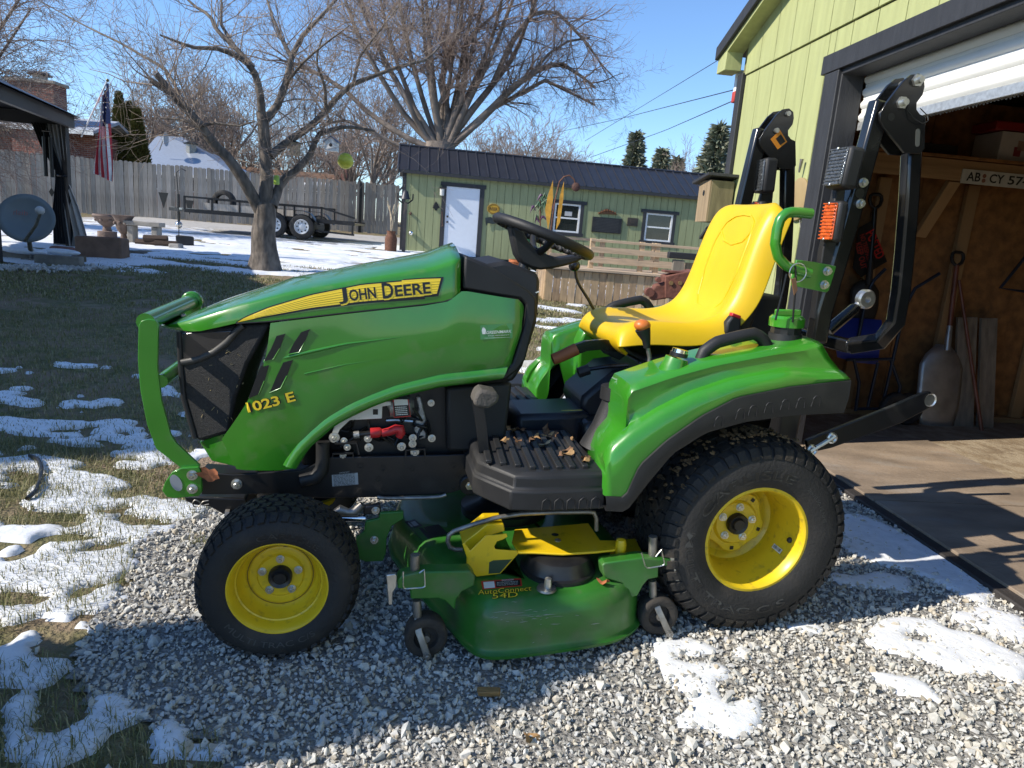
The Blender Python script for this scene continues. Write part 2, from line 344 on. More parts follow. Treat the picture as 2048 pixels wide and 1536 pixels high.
# dealer plate
q = [on_hood(a, b, .0016, panel_bvh) for a, b in XZ(k5([(492, 768), (690, 756), (690, 848), (492, 856)]), .27)]
MB().add(q, [(0, 1, 2, 3)]).build('dealer_sticker', PLAQ_G, side_panel, sm=0)
hood_text('GREENMARK', k5([(524, 818)])[0], k5([(680, 810)])[0], .0095, DECAL_W, side_panel, .0024, panel_bvh, bold=.01, shear=.25)
hood_text('EQUIPMENT', k5([(536, 832)])[0], k5([(666, 826)])[0], .0032, DECAL_W, side_panel, .0024, panel_bvh)
hood_text('www.GreenMarkEquipment.com', k5([(513, 846)])[0], k5([(668, 840)])[0], .0032, DECAL_W, side_panel, .0024, panel_bvh)
for dx, sc in ((0, 1), (12, .85), (6, 1.15)):
    q = [on_hood(a, b, .0024, panel_bvh) for a, b in XZ(k5([(505 + dx, 822), (500 + dx, 800), (506 + dx, 800 - 20 * sc), (514 + dx, 798), (511 + dx, 822)]), .27)]
    MB().add(q, [(0, 1, 2, 3, 4)]).build('sticker_leaf', DECAL_W, side_panel, sm=0)
MB().tube(lerp_poly([tuple(p + Vector((0, .0012, 0))) for p in belt_pts[2:]], 24), .0026, 6).build('panel_gap', DECAL_K, hood, sm=60)
MB().tube([on_hood(a, b, -.0004, panel_bvh) for a, b in XZ(k5([(625, 1085), (680, 1030), (745, 800), (752, 690), (735, 630)]), .266)], .002, 6).build('panel_edge', GREEN_H, side_panel, sm=60)
# lower corner panel below the grille
q = XZ(k4([(598, 1164), (405, 1238), (480, 1350), (648, 1371), (556, 1190)]), .262)
m = MB(); m.prism(q, -.25, .25); m.v = [(x, y * (1 - .28 * smooth(1.45, 1.75, x)), z) for x, y, z in m.v]; m.build('chin_panel', GREEN_H, P, bevel=.006)
# grille: dark mesh wrapping the nose
def taper(mb): mb.v = [(x, y * (1 - .26 * smooth(1.42, 1.80, x)), z) for x, y, z in mb.v]; return mb
MESHM = mat('grille_mesh', (.017, .0165, .016), .6, var=.5, scale=160, bump=.4, bscale=420, dirt=(.08, .065, .045), damt=.06, dscale=55)
q = XZ(k4([(284, 552), (292, 748), (312, 960), (384, 1200), (412, 1226), (606, 1160), (645, 950), (722, 740), (862, 488)]), .25)
grille = taper(MB().prism(q, -.252, .252)).build('grille', MESHM, P, bevel=.012)
q = XZ(k4([(300, 568), (318, 742), (400, 722), (500, 672), (580, 610), (645, 538), (470, 552)]), .25)
taper(MB().prism(q, .20, .2555)).build('headlight', mat('headlight_glass', (.030, .030, .032), .16, coat=.6), grille, bevel=.004)
hl = [T(a, b, .255) for a, b in k4([(300, 748), (400, 728), (500, 682), (585, 618), (650, 540), (690, 512)])]
m = MB().tube(lerp_poly([tuple(p) for p in hl], 14),   .010, 8); taper(m); m.build('headlight_lip', mat('grey_plastic', (.05, .048, .045), .5), grille, sm=60)
m = MB().tube([T(a, b, .25) for a, b in k4([(286, 562), (294, 750), (314, 962), (388, 1205)])], .008, 8); taper(m); m.build('grille_edge', BLK_P, grille, sm=60)
random.seed(3)
for i in range(26):                             # dry grass bits caught in the mesh
    a = T(*k4([(random.uniform(420, 700), random.uniform(640, 1130))])[0], .25); a.y = .252 * (1 - .26 * smooth(1.42, 1.80, a.x)) + .003
    d = Vector((random.uniform(-1, 1), .05, random.uniform(-1, 1))) * .006
    MB().tube([a - d, a + d], .0007, 3).build('grass_bit', mat('straw', (.42, .33, .16), .8), grille, sm=0, fix=False)
# chrome-look far headlight top, seen over the nose
m = MB().prism([(1.62, .955), (1.70, .925), (1.72, .93), (1.64, .975)], -.20, -.16); m.build('work_light', CHROME, P)

# ------------------------------------------------------------------ front guard
GA = .27
guard_o = k4([(80, 505), (75, 700), (82, 800), (92, 900), (130, 1090), (182, 1232), (335, 1352), (445, 1335), (302, 1200), (270, 1150), (216, 950), (192, 760), (196, 500), (180, 474), (135, 466), (95, 478)])
gm = MB().prism(XZ(guard_o, GA), GA - .012, GA); guard = gm.build('front_guard_plate', GREEN, P, bevel=.002); mirror_part(guard)
lug = k4([(440, 1332), (458, 1360), (462, 1478), (442, 1502), (300, 1515), (255, 1508), (228, 1470), (245, 1420), (285, 1362), (340, 1338)])
m = MB().prism(XZ(lug, GA + .0), GA + .001, GA + .016); lg = m.build('tow_lug', GREEN, P, bevel=.002)
hc = T(*k4([(302, 1435)])[0], GA + .017); m = MB()
m.prism([(hc.x + .016 * math.cos(a) + .006 * math.sin(a), hc.z + .026 * math.sin(a)) for a in [2 * PI * i / 20 for i in range(20)]], GA - .01, GA + .0175); m.build('lug_slot', mat('snow_seen_slot', (.30, .31, .32), .8), lg)
mirror_part(lg)
for p in [(398, 1388), (398, 1468)]: hexbolt(lg, T(*k4([p])[0], GA + .016), .011, .012)
for a, b in (((292, 644), .026), ((322, 762), .020)):
    c = T(*a, GA - .01); MB().cyl((c.x, GA - .006, c.z), (c.x, -GA + .006, c.z), b).build('guard_crossbar', GREEN, P, sm=60)
for sx in (1, -1):
    c = T(292, 644, GA); MB().tube([(c.x, sx * (GA - .012), c.z), (c.x, sx * (GA + .018), c.z)], [.036, .036], 20).build('crossbar_cap', GREEN, P, bevel=.006) if sx < 0 else None

# ------------------------------------------------------------------ frame and engine
fr = XZ(k4([(455, 1372), (640, 1385)]) + k16([(120, 545), (300, 466), (700, 458), (1000, 452), (1215, 440), (1230, 640), (1100, 662), (1000, 690), (560, 708), (300, 712), (0, 708)]) + k4([(1000, 1500), (450, 1505)]), .20)
m = MB().prism(fr, .188, .200); frame = m.build('frame_rail', BLK, P, bevel=.003); mirror_part(frame)
for p in [(488, 517), (623, 531), (595, 596), (627, 659), (796, 533), (1045, 515), (1074, 577), (1046, 640)]:
    c = T(*k16([p])[0], .2005); m = MB().lathe([(.0, .0075), (.002, .010), (.002, .0065), (-.008, .0065), (-.008, 0)], (c.x, .2005, c.z), 16); m.build('frame_hole', DECAL_K, frame, sm=60)
for p, r in [((1140, 628), .014), ((660, 1440), .012)]:
    hexbolt(frame, T(*(k16([p])[0] if r > .013 else k4([p])[0]), .2005), r, .014)
c = T(*k16([(1138, 628)])[0], .2); MB().lathe([(.0, .034), (.012, .034), (.016, .03), (.016, 0)], (c.x, .2005, c.z), 20).build('pivot_washer', BLK, frame)
def decal_plate(pts, y, matl, parent, name='decal', t=.0008):
    return MB().prism(XZ(pts, y), y, y + t).build(name, matl, parent, sm=0)
def decal_lines(pts, y, matl, parent, n, name='fine_print', cover=.88, rnd=random.Random(1)):   # rows of small print
    q = [Vector(p) for p in XZ(pts, y)]; g = MB()                 # tl, tr, br, bl
    for i in range(n):
        t = (i + .3) / n; t2 = (i + .72) / n; s = .05
        while s < cover:
            e = min(cover, s + rnd.uniform(.05, .16)); f = lambda u, v: q[0].lerp(q[1], u).lerp(q[3].lerp(q[2], u), v)
            pp = [f(s, t), f(e, t), f(e, t2), f(s, t2)]; g.add([(p.x, y, p.y) for p in pp], [(0, 1, 2, 3)]); s = e + .02
    return g.build(name, matl, parent, sm=0, fix=False)
lb = k16([(312, 572), (468, 558), (472, 628), (316, 641)])
decal_plate(lb, .2005, DECAL_G, frame, 'notice_label'); decal_lines(lb, .2018, DECAL_K, frame, 9)
def plain_text(body, a, b, y, h, matl, parent, name='lettering', bold=0, shear=0):
    p, q = T(*a, y), T(*b, y); e = Vector((q.x - p.x, q.z - p.z)); L = e.length; e /= L; u = Vector((e.y, -e.x)); u = u if u.y > 0 else -u
    return lettering(body, lambda s, v, d: (p.x + e.x * s + u.x * v, y, p.z + e.y * s + u.y * v), matl, parent, h, L, name, bold, shear)
plain_text('IMPORTANT', *k16([(358, 564), (420, 557)]), .2012, .0045, DECAL_G, frame)
MB().prism(XZ(k7([(62, 312), (480, 332), (520, 420), (400, 452), (330, 442), (240, 392), (130, 378), (66, 350)]), .16), -.16, .16).build('axle_support', BLK, P, bevel=.006)
MB().tube(lerp_poly([tuple(T(*p, .175)) for p in k7([(230, 345), (190, 352), (165, 385), (130, 388), (118, 362), (135, 340), (165, 350), (190, 378), (232, 370)])], 24), .0022, 6).build('spring_clip', STEEL, P, sm=60)
MB().tube([T(*p, .17) for p in k7([(345, 435), (375, 435)])], .016, 8).build('pivot_nut', STEEL, P)
# engine seen through the arch
ENG = mat('engine_black', (.010, .010, .011), .45, var=.4, dirt=(.05, .045, .035), damt=.15, dscale=12)
ALU = mat('cast_aluminium', (.36, .36, .35), .45, .7, var=.2, scale=30, bump=.3, bscale=120)
eng = MB().box((1.10, 0, .62), (.62, .30, .34)).build('engine_block', ENG, P, bevel=.01)
MB().box((1.05, 0, .80), (.50, .24, .12)).build('engine_head', ENG, eng, bevel=.01)
MB().prism(XZ(k16([(150, 400), (420, 240), (450, 470), (180, 560)]), .15), .10, .15).build('radiator_shroud', BLK_P, eng)
MB().prism(XZ(k16([(330, 270), (612, 130), (668, 130), (668, 152), (616, 160), (614, 232), (420, 242), (360, 300), (340, 345), (300, 360)]), .185), .178, .186).build('white_bracket', WHITE, eng, bevel=.002)
c = T(*k16([(575, 192)])[0], .186); MB().box((c.x, .186, c.z), (.016, .003, .018)).build('bracket_hole', DECAL_K, eng)
st = T(*k16([(745, 165)])[0], .17); MB().tube([(st.x + .05, .15, st.z - .002), (st.x + .045, .15, st.z), (st.x - .02, .15, st.z), (st.x - .034, .15, st.z)], [.03, .036, .036, .024], 24).build('starter_motor', ALU, eng, sm=40)
MB().prism(XZ(k16([(818, 98), (848, 98), (884, 255), (880, 350), (840, 360), (805, 300), (835, 170)]), .16), .10, .165).build('starter_flange', ALU, eng, bevel=.004)
MB().tube([T(*p, .155) for p in k16([(640, 245), (700, 242), (800, 250)])], .006, 8).build('starter_bolt', ZINC, eng)
lb = k16([(682, 132), (772, 128), (784, 214), (690, 222)])
decal_plate(k16([(679, 120), (775, 116), (788, 220), (686, 227)]), .1865, DECAL_R, eng, 'start_warning_label'); decal_plate(lb, .1875, DECAL_K, eng, 'start_warning_label')
decal_plate(k16([(686, 118), (768, 116), (772, 150), (690, 154)]), .1885, DECAL_W, eng, 'start_warning_label'); decal_lines(k16([(688, 160), (772, 156), (782, 210), (694, 216)]), .1885, DECAL_W, eng, 5)
MB().tube([T(*p, .185) for p in k16([(545, 320), (600, 316), (612, 320)])], [.017, .017, .012], 14).build('battery_cable_boot', RED, eng, sm=50)
MB().tube([T(*p, .185) for p in k16([(612, 320), (660, 310), (700, 293), (722, 296), (728, 318), (715, 345)])], [.013, .014, .016, .018, .016, .012], 12).build('battery_cable_boot', RED, eng, sm=60)
MB().tube([T(*p, .185) for p in k16([(440, 332), (480, 328), (545, 320)])], [.013, .009, .009], 10).build('battery_cable', DECAL_K, eng)
MB().tube([T(*p, .185) for p in k16([(443, 332), (478, 328)])], .0125, 12).build('cable_collar', ALU, eng)
m = MB(); pts = lerp_poly([tuple(T(*p, .205)) for p in k16([(258, 370), (258, 480), (250, 540), (215, 585), (125, 606)])], 12); m.tube(pts, .022, 14).build('radiator_hose', BLK_P, eng, sm=60)
for p, r in [((327, 346), .012), ((385, 366), .008), ((405, 404), .008), ((380, 458), .008), ((530, 352), .009), ((535, 405), .010), ((732, 400), .010), ((800, 348), .009), ((798, 384), .009), ((812, 432), .010), ((914, 350), .009), ((910, 138), .008)]:
    hexbolt(eng, T(*k16([p])[0], .187), r, .011)
for pts in ([(318, 470), (318, 440), (440, 436), (440, 470)], [(752, 505), (758, 418), (870, 412), (876, 500)], [(330, 378), (462, 376), (476, 445)]):
    MB().rtube([T(*p, .192) for p in k16(pts)], .02, .006).build('engine_bracket', BLK, eng, sm=0)
MB().tube([(1.0 - .19, .13, .70), (.80, .165, .70)], [.05, .05], 20).build('alternator', BLK, eng)
m = MB(); rr = random.Random(5)
for i in range(20):
    a = T(*k16([(rr.uniform(340, 880), rr.uniform(180, 430))])[0], .17); pts = [a + Vector((rr.uniform(-.05, .05), rr.uniform(-.03, .015), rr.uniform(-.04, .04))) for k in range(4)]; m.tube([tuple(p) for p in lerp_poly([tuple(p) for p in pts], 7)], .0045, 6)
m.build('wiring_loom', DECAL_K, eng, sm=60)

# ------------------------------------------------------------------ pedestal, dash, steering wheel
dash_px = k5([(398, 336), (555, 400), (640, 385), (672, 380), (858, 452), (884, 490), (868, 620), (846, 760), (760, 1030), (700, 1122), (560, 1135), (290, 1152), (300, 1000), (470, 700), (400, 560), (382, 540)])
m = MB().prism(XZ(dash_px, .245), -.235, .235); m.v = [(x, y * (1 - .20 * smooth(.94, 1.14, z)), z) for x, y, z in m.v]
dash = m.build('dash_cowl', BLK_P, P, bevel=.016)
q = XZ(k5([(400, 338), (600, 428), (800, 560), (838, 600), (835, 700), (800, 830), (720, 1040), (760, 1035), (868, 630), (868, 560), (700, 470), (560, 405)]), .25)
MB().prism(XZ(k5([(384, 545), (398, 340), (560, 410), (790, 555), (838, 606), (836, 720), (770, 980), (722, 1045), (640, 1110), (600, 1100), (690, 1000), (765, 760), (772, 640), (735, 606), (600, 586)]), .252), .235, .258).build('cowl_surround', BLK_P, dash, bevel=.008)
MB().prism(XZ(k5([(284, 1150), (690, 1120), (650, 1450), (690, 1500), (690, 1545), (290, 1545)]), .20), -.19, .205).build('pedestal', BLK_P, P, bevel=.012)
MB().prism(XZ(k5([(640, 420), (690, 440), (730, 470), (700, 480), (650, 450)]), .16), .10, .16).build('dash_switch', BLK, dash, bevel=.004)
MB().prism(XZ(k5([(818, 568), (848, 558), (850, 564), (820, 575)]), .20), .19, .212).build('dash_mark', DECAL_W, dash)
sc = Vector((.599, 0, 1.215)); tilt = math.atan2(.123, .34); n_ = Vector((-math.sin(tilt), 0, math.cos(tilt))); fx = Vector((math.cos(tilt), 0, math.sin(tilt)))
m = MB(); ring = [sc + (fx * math.cos(a) + Vector((0, 1, 0)) * math.sin(a)) * .172 for a in [2 * PI * i / 48 for i in range(49)]]
m.tube(ring, .0175, 12, caps=False); sw = m.build('steering_wheel', BLK_P, P, sm=60)
for i in range(30):
    a = 2 * PI * i / 30; c = sc + (fx * math.cos(a) + Vector((0, 1, 0)) * math.sin(a)) * .160 - n_ * .008
    MB().ball(c, .0115, 8).build('finger_grip', BLK_P, sw, sm=60, fix=False) if i % 1 == 0 else None
sp = XZ(kw([(285, 360), (330, 600), (368, 770), (440, 880), (560, 945), (690, 972), (860, 955), (1060, 912), (1200, 868), (1290, 815), (1180, 775), (960, 806), (800, 762), (620, 672), (520, 560), (460, 440), (400, 405)]), .03)
MB().prism(sp, -.045, .045).build('spoke', BLK_P, sw, bevel=.008)
for sy in (1, -1):
    MB().tube([sc - n_ * .055 + Vector((0, sy * .03, 0)), sc - n_ * .04 + Vector((0, sy * .09, 0)), sc + Vector((0, sy * .165, 0))], [.014, .012, .012], 10).build('spoke', BLK_P, sw, sm=60)
hb = T(*kw([(590, 950)])[0], 0); MB().cyl(hb + Vector((.02, 0, .03)), (hb.x + .06, 0, hb.z - .10), .022, 16).build('steering_column', BLK, sw)
MB().cyl(T(*kw([(540, 930)])[0], .02), T(*kw([(575, 955)])[0], .02), .008, 10).build('column_nut', ZINC, sw)

# ------------------------------------------------------------------ wheels
def tyre_prof(W, R, rim):
    return [(-.86 * W, rim), (-.98 * W, rim + .18 * (R - rim)), (-W, rim + .45 * (R - rim)), (-.95 * W, rim + .70 * (R - rim)), (-.84 * W, rim + .87 * (R - rim)), (-.60 * W, rim + .965 * (R - rim)), (-.3 * W, R - .001), (0, R),
            (.3 * W, R - .001), (.60 * W, rim + .965 * (R - rim)), (.84 * W, rim + .87 * (R - rim)), (.95 * W, rim + .70 * (R - rim)), (W, rim + .45 * (R - rim)), (.98 * W, rim + .18 * (R - rim)), (.86 * W, rim)]
def tread_mesh(prof, rows, count, bh):
    ys = [p[0] for p in prof[3:12]]; rs = [p[1] for p in prof[3:12]]; m = MB(); rr = random.Random(2)
    def rp(y): return interp(ys, rs, y)
    def nr(y):
        e = .004; d = (rp(y + e) - rp(y - e)) / (2 * e); L = math.hypot(1, d); return (-d / L, 1 / L)   # (y, r)
    for (ya, yb, ph, skew, span) in rows:
        for i in range(count):
            a0 = 2 * PI * (i + ph) / count; da = 2 * PI / count * span; vs = []
            hh = bh * rr.uniform(.85, 1.05)
            for top in (0, 1):
                for y, sk in ((ya, 0), ((ya + yb) / 2, .5), (yb, 1)):
                    r0 = rp(y); ny, nrr = nr(y); sh = .90 if top else 1
                    for e in (-.5, .5):
                        a = a0 + da * (e * sh + skew * (sk - .5) + (.16 if sk == .5 else 0)); yy = y + ny * hh * top + ((ya + yb) / 2 - y) * .08 * top; r = r0 - .002 + nrr * hh * top + (.002 if top else 0)
                        vs.append((r * math.cos(a), yy, r * math.sin(a)))
            m.add(vs, [(6, 7, 9, 8), (8, 9, 11, 10), (0, 6, 8, 2), (2, 8, 10, 4), (1, 3, 9, 7), (3, 5, 11, 9), (0, 1, 7, 6), (4, 10, 11, 5)])
    return m
def ring_text(body, rad_, ymid, a_mid, arc, h, matl, parent, wheel_prof, top=True, name='raised_lettering', bold=0, shear=0):
    ys = [p[0] for p in wheel_prof[10:]][::-1]; rs = [p[1] for p in wheel_prof[10:]][::-1]
    L = arc * rad_
    def fn(s, v, d):
        a = a_mid + (arc / 2 - s / rad_) if top else a_mid - (arc / 2 - s / rad_); r = rad_ + v if top else rad_ + h - v
        return (-r * math.cos(a), interp(rs, ys, r) + .0016, r * math.sin(a))
    return lettering(body, fn, matl, parent, h, L, name, bold, shear)
RAISED = mat('raised_rubber', (.012, .011, .011), .45, var=.2); RAISED2 = mat('raised_rubber_edge', (.055, .055, .052), .5, var=.2)
def make_wheel(c, steer, W, R, rimR, rows, count, bh, rimprof, hubparts, texts, spin=0):
    e = rimprof  # rim
    m = MB().lathe(rimprof, n=56); wh = m.build('wheel', YEL_W, P, sm=40)
    prof = tyre_prof(W, R, rimR)
    MB().lathe(prof, n=72).build('tyre', RUB, wh, sm=60)
    tr = tread_mesh(prof, rows, count, bh).build('tread', RUB_T, wh, sm=0, fix=False); tag(tr, kind='stuff')
    hubparts(wh)
    for t in texts: ring_text(*t[:1], t[1], 0, t[2], t[3], t[4], t[5], wh, prof, t[6], bold=t[7] if len(t) > 7 else 0)
    wh.location = c; wh.rotation_euler = (0, 0, steer); return wh
def hub(y, br, hubr, bl=.0085, n=5, a0=.3, extra=None):
    def f(wh):
        MB().lathe([(y - .01, hubr), (y + .014, hubr), (y + .02, hubr * .9), (y + .016, hubr * .62), (y + .024, hubr * .5), (y + .024, 0)], n=28).build('hub_cap', BLK, wh, sm=40)
        for i in range(n):
            a = a0 + 2 * PI * i / n; hexbolt(wh, (br * math.cos(a), y, br * math.sin(a)), bl, .010, name='wheel_bolt')
        if extra: extra(wh)
    return f
# front
fprof = [(.084, .143), (.092, .142), (.092, .136), (.085, .129), (.062, .124), (.052, .121), (.050, .117), (.026, .114), (.004, .106), (-.002, .099), (.000, .093), (.004, .090), (.006, .085), (.004, .068), (.010, .062), (.010, .0)]
def fextra(wh):
    MB().lathe([(.0045, .094), (.0045, .0915)], n=40).build('weld_seam', mat('dark_seam', (.16, .10, .01), .6), wh)
    a = 1.75; MB().box((.118 * math.cos(a), .03, .118 * math.sin(a)), (.013, .03, .02)).build('valve_slot', DECAL_K, wh)
frows = [(-.092, -.066, .0, .1, .62), (-.060, -.034, .5, -.25, .8), (-.029, -.003, .0, .25, .8), (.003, .029, .5, -.25, .8), (.034, .060, .0, .25, .8), (.066, .0935, .3, -.1, .62)]
FY = .448
FT = [('CARLISLE', .158, 1.35, 1.05, .017, RAISED2, True), ('CARLISLE', .1585, 1.35, 1.03, .016, RAISED, True, .02), ('MULTI TRAC C/S', .158, -1.75, 1.6, .017, RAISED2, False)]
zf = .222
fw = make_wheel((1.447, FY, zf), rad(1.5), .105, .2215, .137, frows, 42, .008, fprof, hub(.010, .053, .034, .0085, 5, .33, fextra), FT)
fw2 = clone(fw, P); fw2.location = (1.447, -FY, zf); fw2.rotation_euler = (0, 0, PI + rad(1.5))
# rear
rprof = [(.122, .176), (.132, .175), (.133, .167), (.127, .160), (.110, .157), (.100, .151), (.070, .149), (.062, .145), (-.005, .143), (-.03, .139), (-.045, .120), (-.040, .0)]
def rextra(wh):
    pts = []
    for i in range(5):
        for da, r in ((-.42, .098), (-.28, .106), (0, .109), (.28, .106), (.42, .098)):
            a = .33 + PI / 5 + 2 * PI * i / 5 + da; pts.append((r * math.cos(a), r * math.sin(a)))
    MB().prism(pts, -.036, -.012).build('wheel_disc', YEL_W, wh, bevel=.004)
    MB().lathe([(-.012, .078), (-.003, .070), (-.003, .0)], n=30).build('wheel_disc', YEL_W, wh, sm=30)
    for i in range(5):
        a = .33 + PI / 5 + 2 * PI * i / 5; MB().box((.093 * math.cos(a), -.0115, .093 * math.sin(a)), (.012, .003, .012), Matrix.Rotation(-a, 3, 'Y')).build('square_hole', DECAL_K, wh)
    a = -2.62
    c = Vector((.1435 * math.cos(a), .055, .1435 * math.sin(a))); nrm = Vector((-math.cos(a), 0, -math.sin(a))); tg = Vector((-math.sin(a), 0, math.cos(a)))
    for mm, o, ww, hh in ((DECAL_W, .001, .016, .05),): MB().add([c + nrm * o + tg * (i * ww / 2) + Vector((0, j * hh / 2, 0)) for i, j in ((-1, -1), (1, -1), (1, 1), (-1, 1))], [(0, 1, 2, 3)]).build('barcode_sticker', mm, wh, sm=0)
    m = MB(); r_ = random.Random(4)
    for i in range(14):
        yy = -.02 + i * .003; wd = r_.choice((.0008, .0014, .002)); m.add([c + nrm * .0016 + tg * (s * .005 - .001) + Vector((0, yy + k * wd, 0)) for s, k in ((-1, 0), (1, 0), (1, 1), (-1, 1))], [(0, 1, 2, 3)])
    m.build('barcode', DECAL_K, wh, sm=0, fix=False)
    a = -2.95; c = Vector((.148 * math.cos(a), .085, .148 * math.sin(a))); MB().ball(c, .010, 10).build('valve_stem', BLK_P, wh)
RW = .148
rrows = [(-.143, -.104, 0, .25, .72), (-.099, -.064, .5, .3, .84), (-.060, -.024, 0, -.3, .84), (-.020, .020, .5, .3, .84), (.024, .060, 0, -.3, .84), (.064, .099, .5, .3, .84), (.104, .1435, .2, .25, .72)]
RY = .443; zr = .318
RT = [('CARLISLE', .205, 1.92, 1.55, .030, RAISED2, True), ('CARLISLE', .206, 1.92, 1.53, .028, RAISED, True, .02), ('MULTI TRAC C/S', .222, -2.20, 2.25, .026, RAISED2, False, .02), ('MULTI TRAC C/S', .223, -2.20, 2.235, .024, RAISED, False, .0),
      ('26x10.50-12 NHS', .218, .72 + 2.15 - 2.3, .62, .011, RAISED2, True)]
rw = make_wheel((0, RY, zr), 0, RW, .318, .168, rrows, 46, .009, rprof, hub(-.003, .056, .036, .0095, 5, .33 + .1, rextra), RT)
rw2 = clone(rw, P); rw2.location = (0, -RY, zr); rw2.rotation_euler = (0, 0, PI)
MB().cyl((0, -.32, zr), (0, .32, zr), .06, 18).build('rear_axle', BLK, P); MB().cyl((1.447, -.36, zf), (1.447, .36, zf), .035, 14).build('front_axle', BLK, P)
MB().box((1.447, 0, .30), (.12, .60, .07)).build('axle_beam', BLK, P, bevel=.01)
MB().box((.15, 0, .42), (.62, .34, .34)).build('transmission', BLK, P, bevel=.02)
m = MB(); rr = random.Random(9)                   # mud and dry grass on the rear tyre
for i in range(190):
    a = rr.choice((rr.gauss(1.5, .22), rr.gauss(1.5, .22), rr.gauss(.75, .25), rr.gauss(-1.35, .22))); yy = rr.uniform(.0, .132); r = .331 - .06 * smooth(.085, .14, yy) + rr.uniform(-.002, .004)
    c = Vector((r * math.cos(a) * -1 if 0 else r * math.cos(a), RY + yy, zr + r * math.sin(a))); s = rr.uniform(.003, .008); o = len(m.v)
    m.ball(c, s, 6, (rr.uniform(.7, 1.6), rr.uniform(.7, 1.8), .55))
m.v = [(x + rr.uniform(-.003, .003), y + rr.uniform(-.003, .003), z + rr.uniform(-.003, .003)) for x, y, z in m.v]
tag(m.build('dried_mud', mat('dried_mud', (.17, .115, .06), .95, var=.3, scale=60, bump=.6, bscale=200), P, sm=0, fix=False), kind='stuff')

# ------------------------------------------------------------------ fenders
FO = .598
ar_px = [(1210, 992), (1249, 994), (1278, 930), (1330, 882), (1401, 832), (1472, 795), (1580, 773), (1700, 760)]
cf_px = [(1211, 930), (1224, 902), (1262, 868), (1320, 830), (1390, 795), (1470, 768), (1585, 746), (1694, 752)]
cr_px = [(1211, 926), (1224, 898), (1250, 862), (1258, 778), (1350, 746), (1436, 723), (1544, 703), (1648, 688)]
A, Cf, Cc = [T(a, b, FO + .004) for a, b in ar_px], [T(a, b, FO - .002) for a, b in cf_px], [T(a, b, FO - .045) for a, b in cr_px]
def resample_like(src, dst, n):                 # keep pairs together
    out = []; d = [0]
    for a, b in zip(src, src[1:]): d.append(d[-1] + (b - a).length)
    for i in range(n):
        s = d[-1] * i / (n - 1); j = 0
        while j < len(d) - 2 and d[j + 1] < s: j += 1
        t = (s - d[j]) / (d[j + 1] - d[j]); out.append(dst[j].lerp(dst[j + 1], t))
    return out
A2 = resample_like(A, A, 36); F2 = resample_like(A, Cf, 36); C2 = resample_like(A, Cc, 36); m = MB()
rows = [[p + Vector((0, -.02, -.002)) for p in A2], A2, [a.lerp(b, .5) + Vector((0, .007, 0)) for a, b in zip(A2, F2)], [a.lerp(b, .9) + Vector((0, .003, 0)) for a, b in zip(A2, F2)], [p + Vector((0, -.010, .006)) for p in F2], [p + Vector((0, -.038, .012)) for p in F2],
        [a.lerp(b, .5) + Vector((0, -.026, 0)) for a, b in zip(F2, C2)], [p + Vector((0, .0, -.012)) for p in C2], [p + Vector((0, -.006, -.003)) for p in C2], [p + Vector((0, -.03, .004)) for p in C2], [p + Vector((0, -.10, .008)) for p in C2], [p + Vector((0, -.165, .008)) for p in C2], [p + Vector((0, -.175, -.004)) for p in C2], [p + Vector((0, -.18, -.22 if i > 12 else -.12)) for i, p in enumerate(C2)]]
m.grid(rows); m.add([r[-1] for r in rows], [tuple(range(len(rows)))]); m.add([r[0] for r in rows[1:]], [tuple(range(len(rows) - 1))])
fender = m.build('fender', GREEN, P, sm=42); mirror_part(fender)
lp_px = [(1211, 1022), (1252, 1024), (1292, 972), (1345, 908), (1412, 866), (1490, 844), (1585, 831), (1688, 826)]
Lp = resample_like(A, [T(a, b, FO + .006) for a, b in lp_px], 36); m = MB()
m.grid([[p + Vector((0, -.012, .004)) for p in A2], [p + Vector((0, .007, -.001)) for p in A2], [a.lerp(b, .5) + Vector((0, .010, 0)) for a, b in zip(A2, Lp)], [p for p in Lp], [p + Vector((0, -.02, .006)) for p in Lp], [p + Vector((0, -.25, .03)) for p in Lp]])
lip = m.build('fender_lip', BLK_P, P, sm=45); mirror_part(lip)
for p in [(805, 1372), (925, 1330), (995, 1312), (1085, 1295), (1175, 1278), (1262, 1268), (1348, 1258)]:
    c = T(*k6([p])[0], FO + .012); w_ = .014; h_ = .026
    MB().tube([(c.x + w_, FO + .012, c.z - h_ * .7), (c.x + w_ * .8, FO + .0135, c.z + h_ * .2), (c.x + w_ * .4, FO + .0135, c.z + h_ * .5), (c.x - w_ * .4, FO + .0135, c.z + h_ * .5), (c.x - w_ * .8, FO + .0135, c.z + h_ * .2), (c.x - w_, FO + .012, c.z - h_ * .7)], .002, 6).build('lip_emboss', BLK_P, lip, sm=60)
def grab(y, parent, flip=1):
    pts = [T(*p, .48) for p in k6([(668, 1100), (690, 1060), (722, 985), (790, 935), (900, 905), (1000, 885), (1040, 905), (1068, 950), (1090, 985)])]
    pts = lerp_poly([(p.x, y, p.z) for p in pts], 20); return MB().tube(pts, [.019] * 20, 10).build('grab_handle', BLK_P, P, sm=60)
g1 = grab(.48, P); mirror_part(g1)
nb = T(*k6([(540, 1112)])[0], .49); MB().tube([nb + Vector((0, 0, -.03)), nb + Vector((0, 0, .0)), nb + Vector((-.012, 0, .05))], [.052, .046, .034], 20).build('filler_neck', GREEN, P, sm=50)
c = nb + Vector((-.018, 0, .062)); MB().tube([c, c + Vector((-.003, 0, .014))], [.024, .024], 18).build('filler_cap', CHROME, P); MB().tube([c - Vector((-.002, 0, .008)), c + Vector((0, 0, .004))], .027, 18).build('filler_cap', BLK, P)
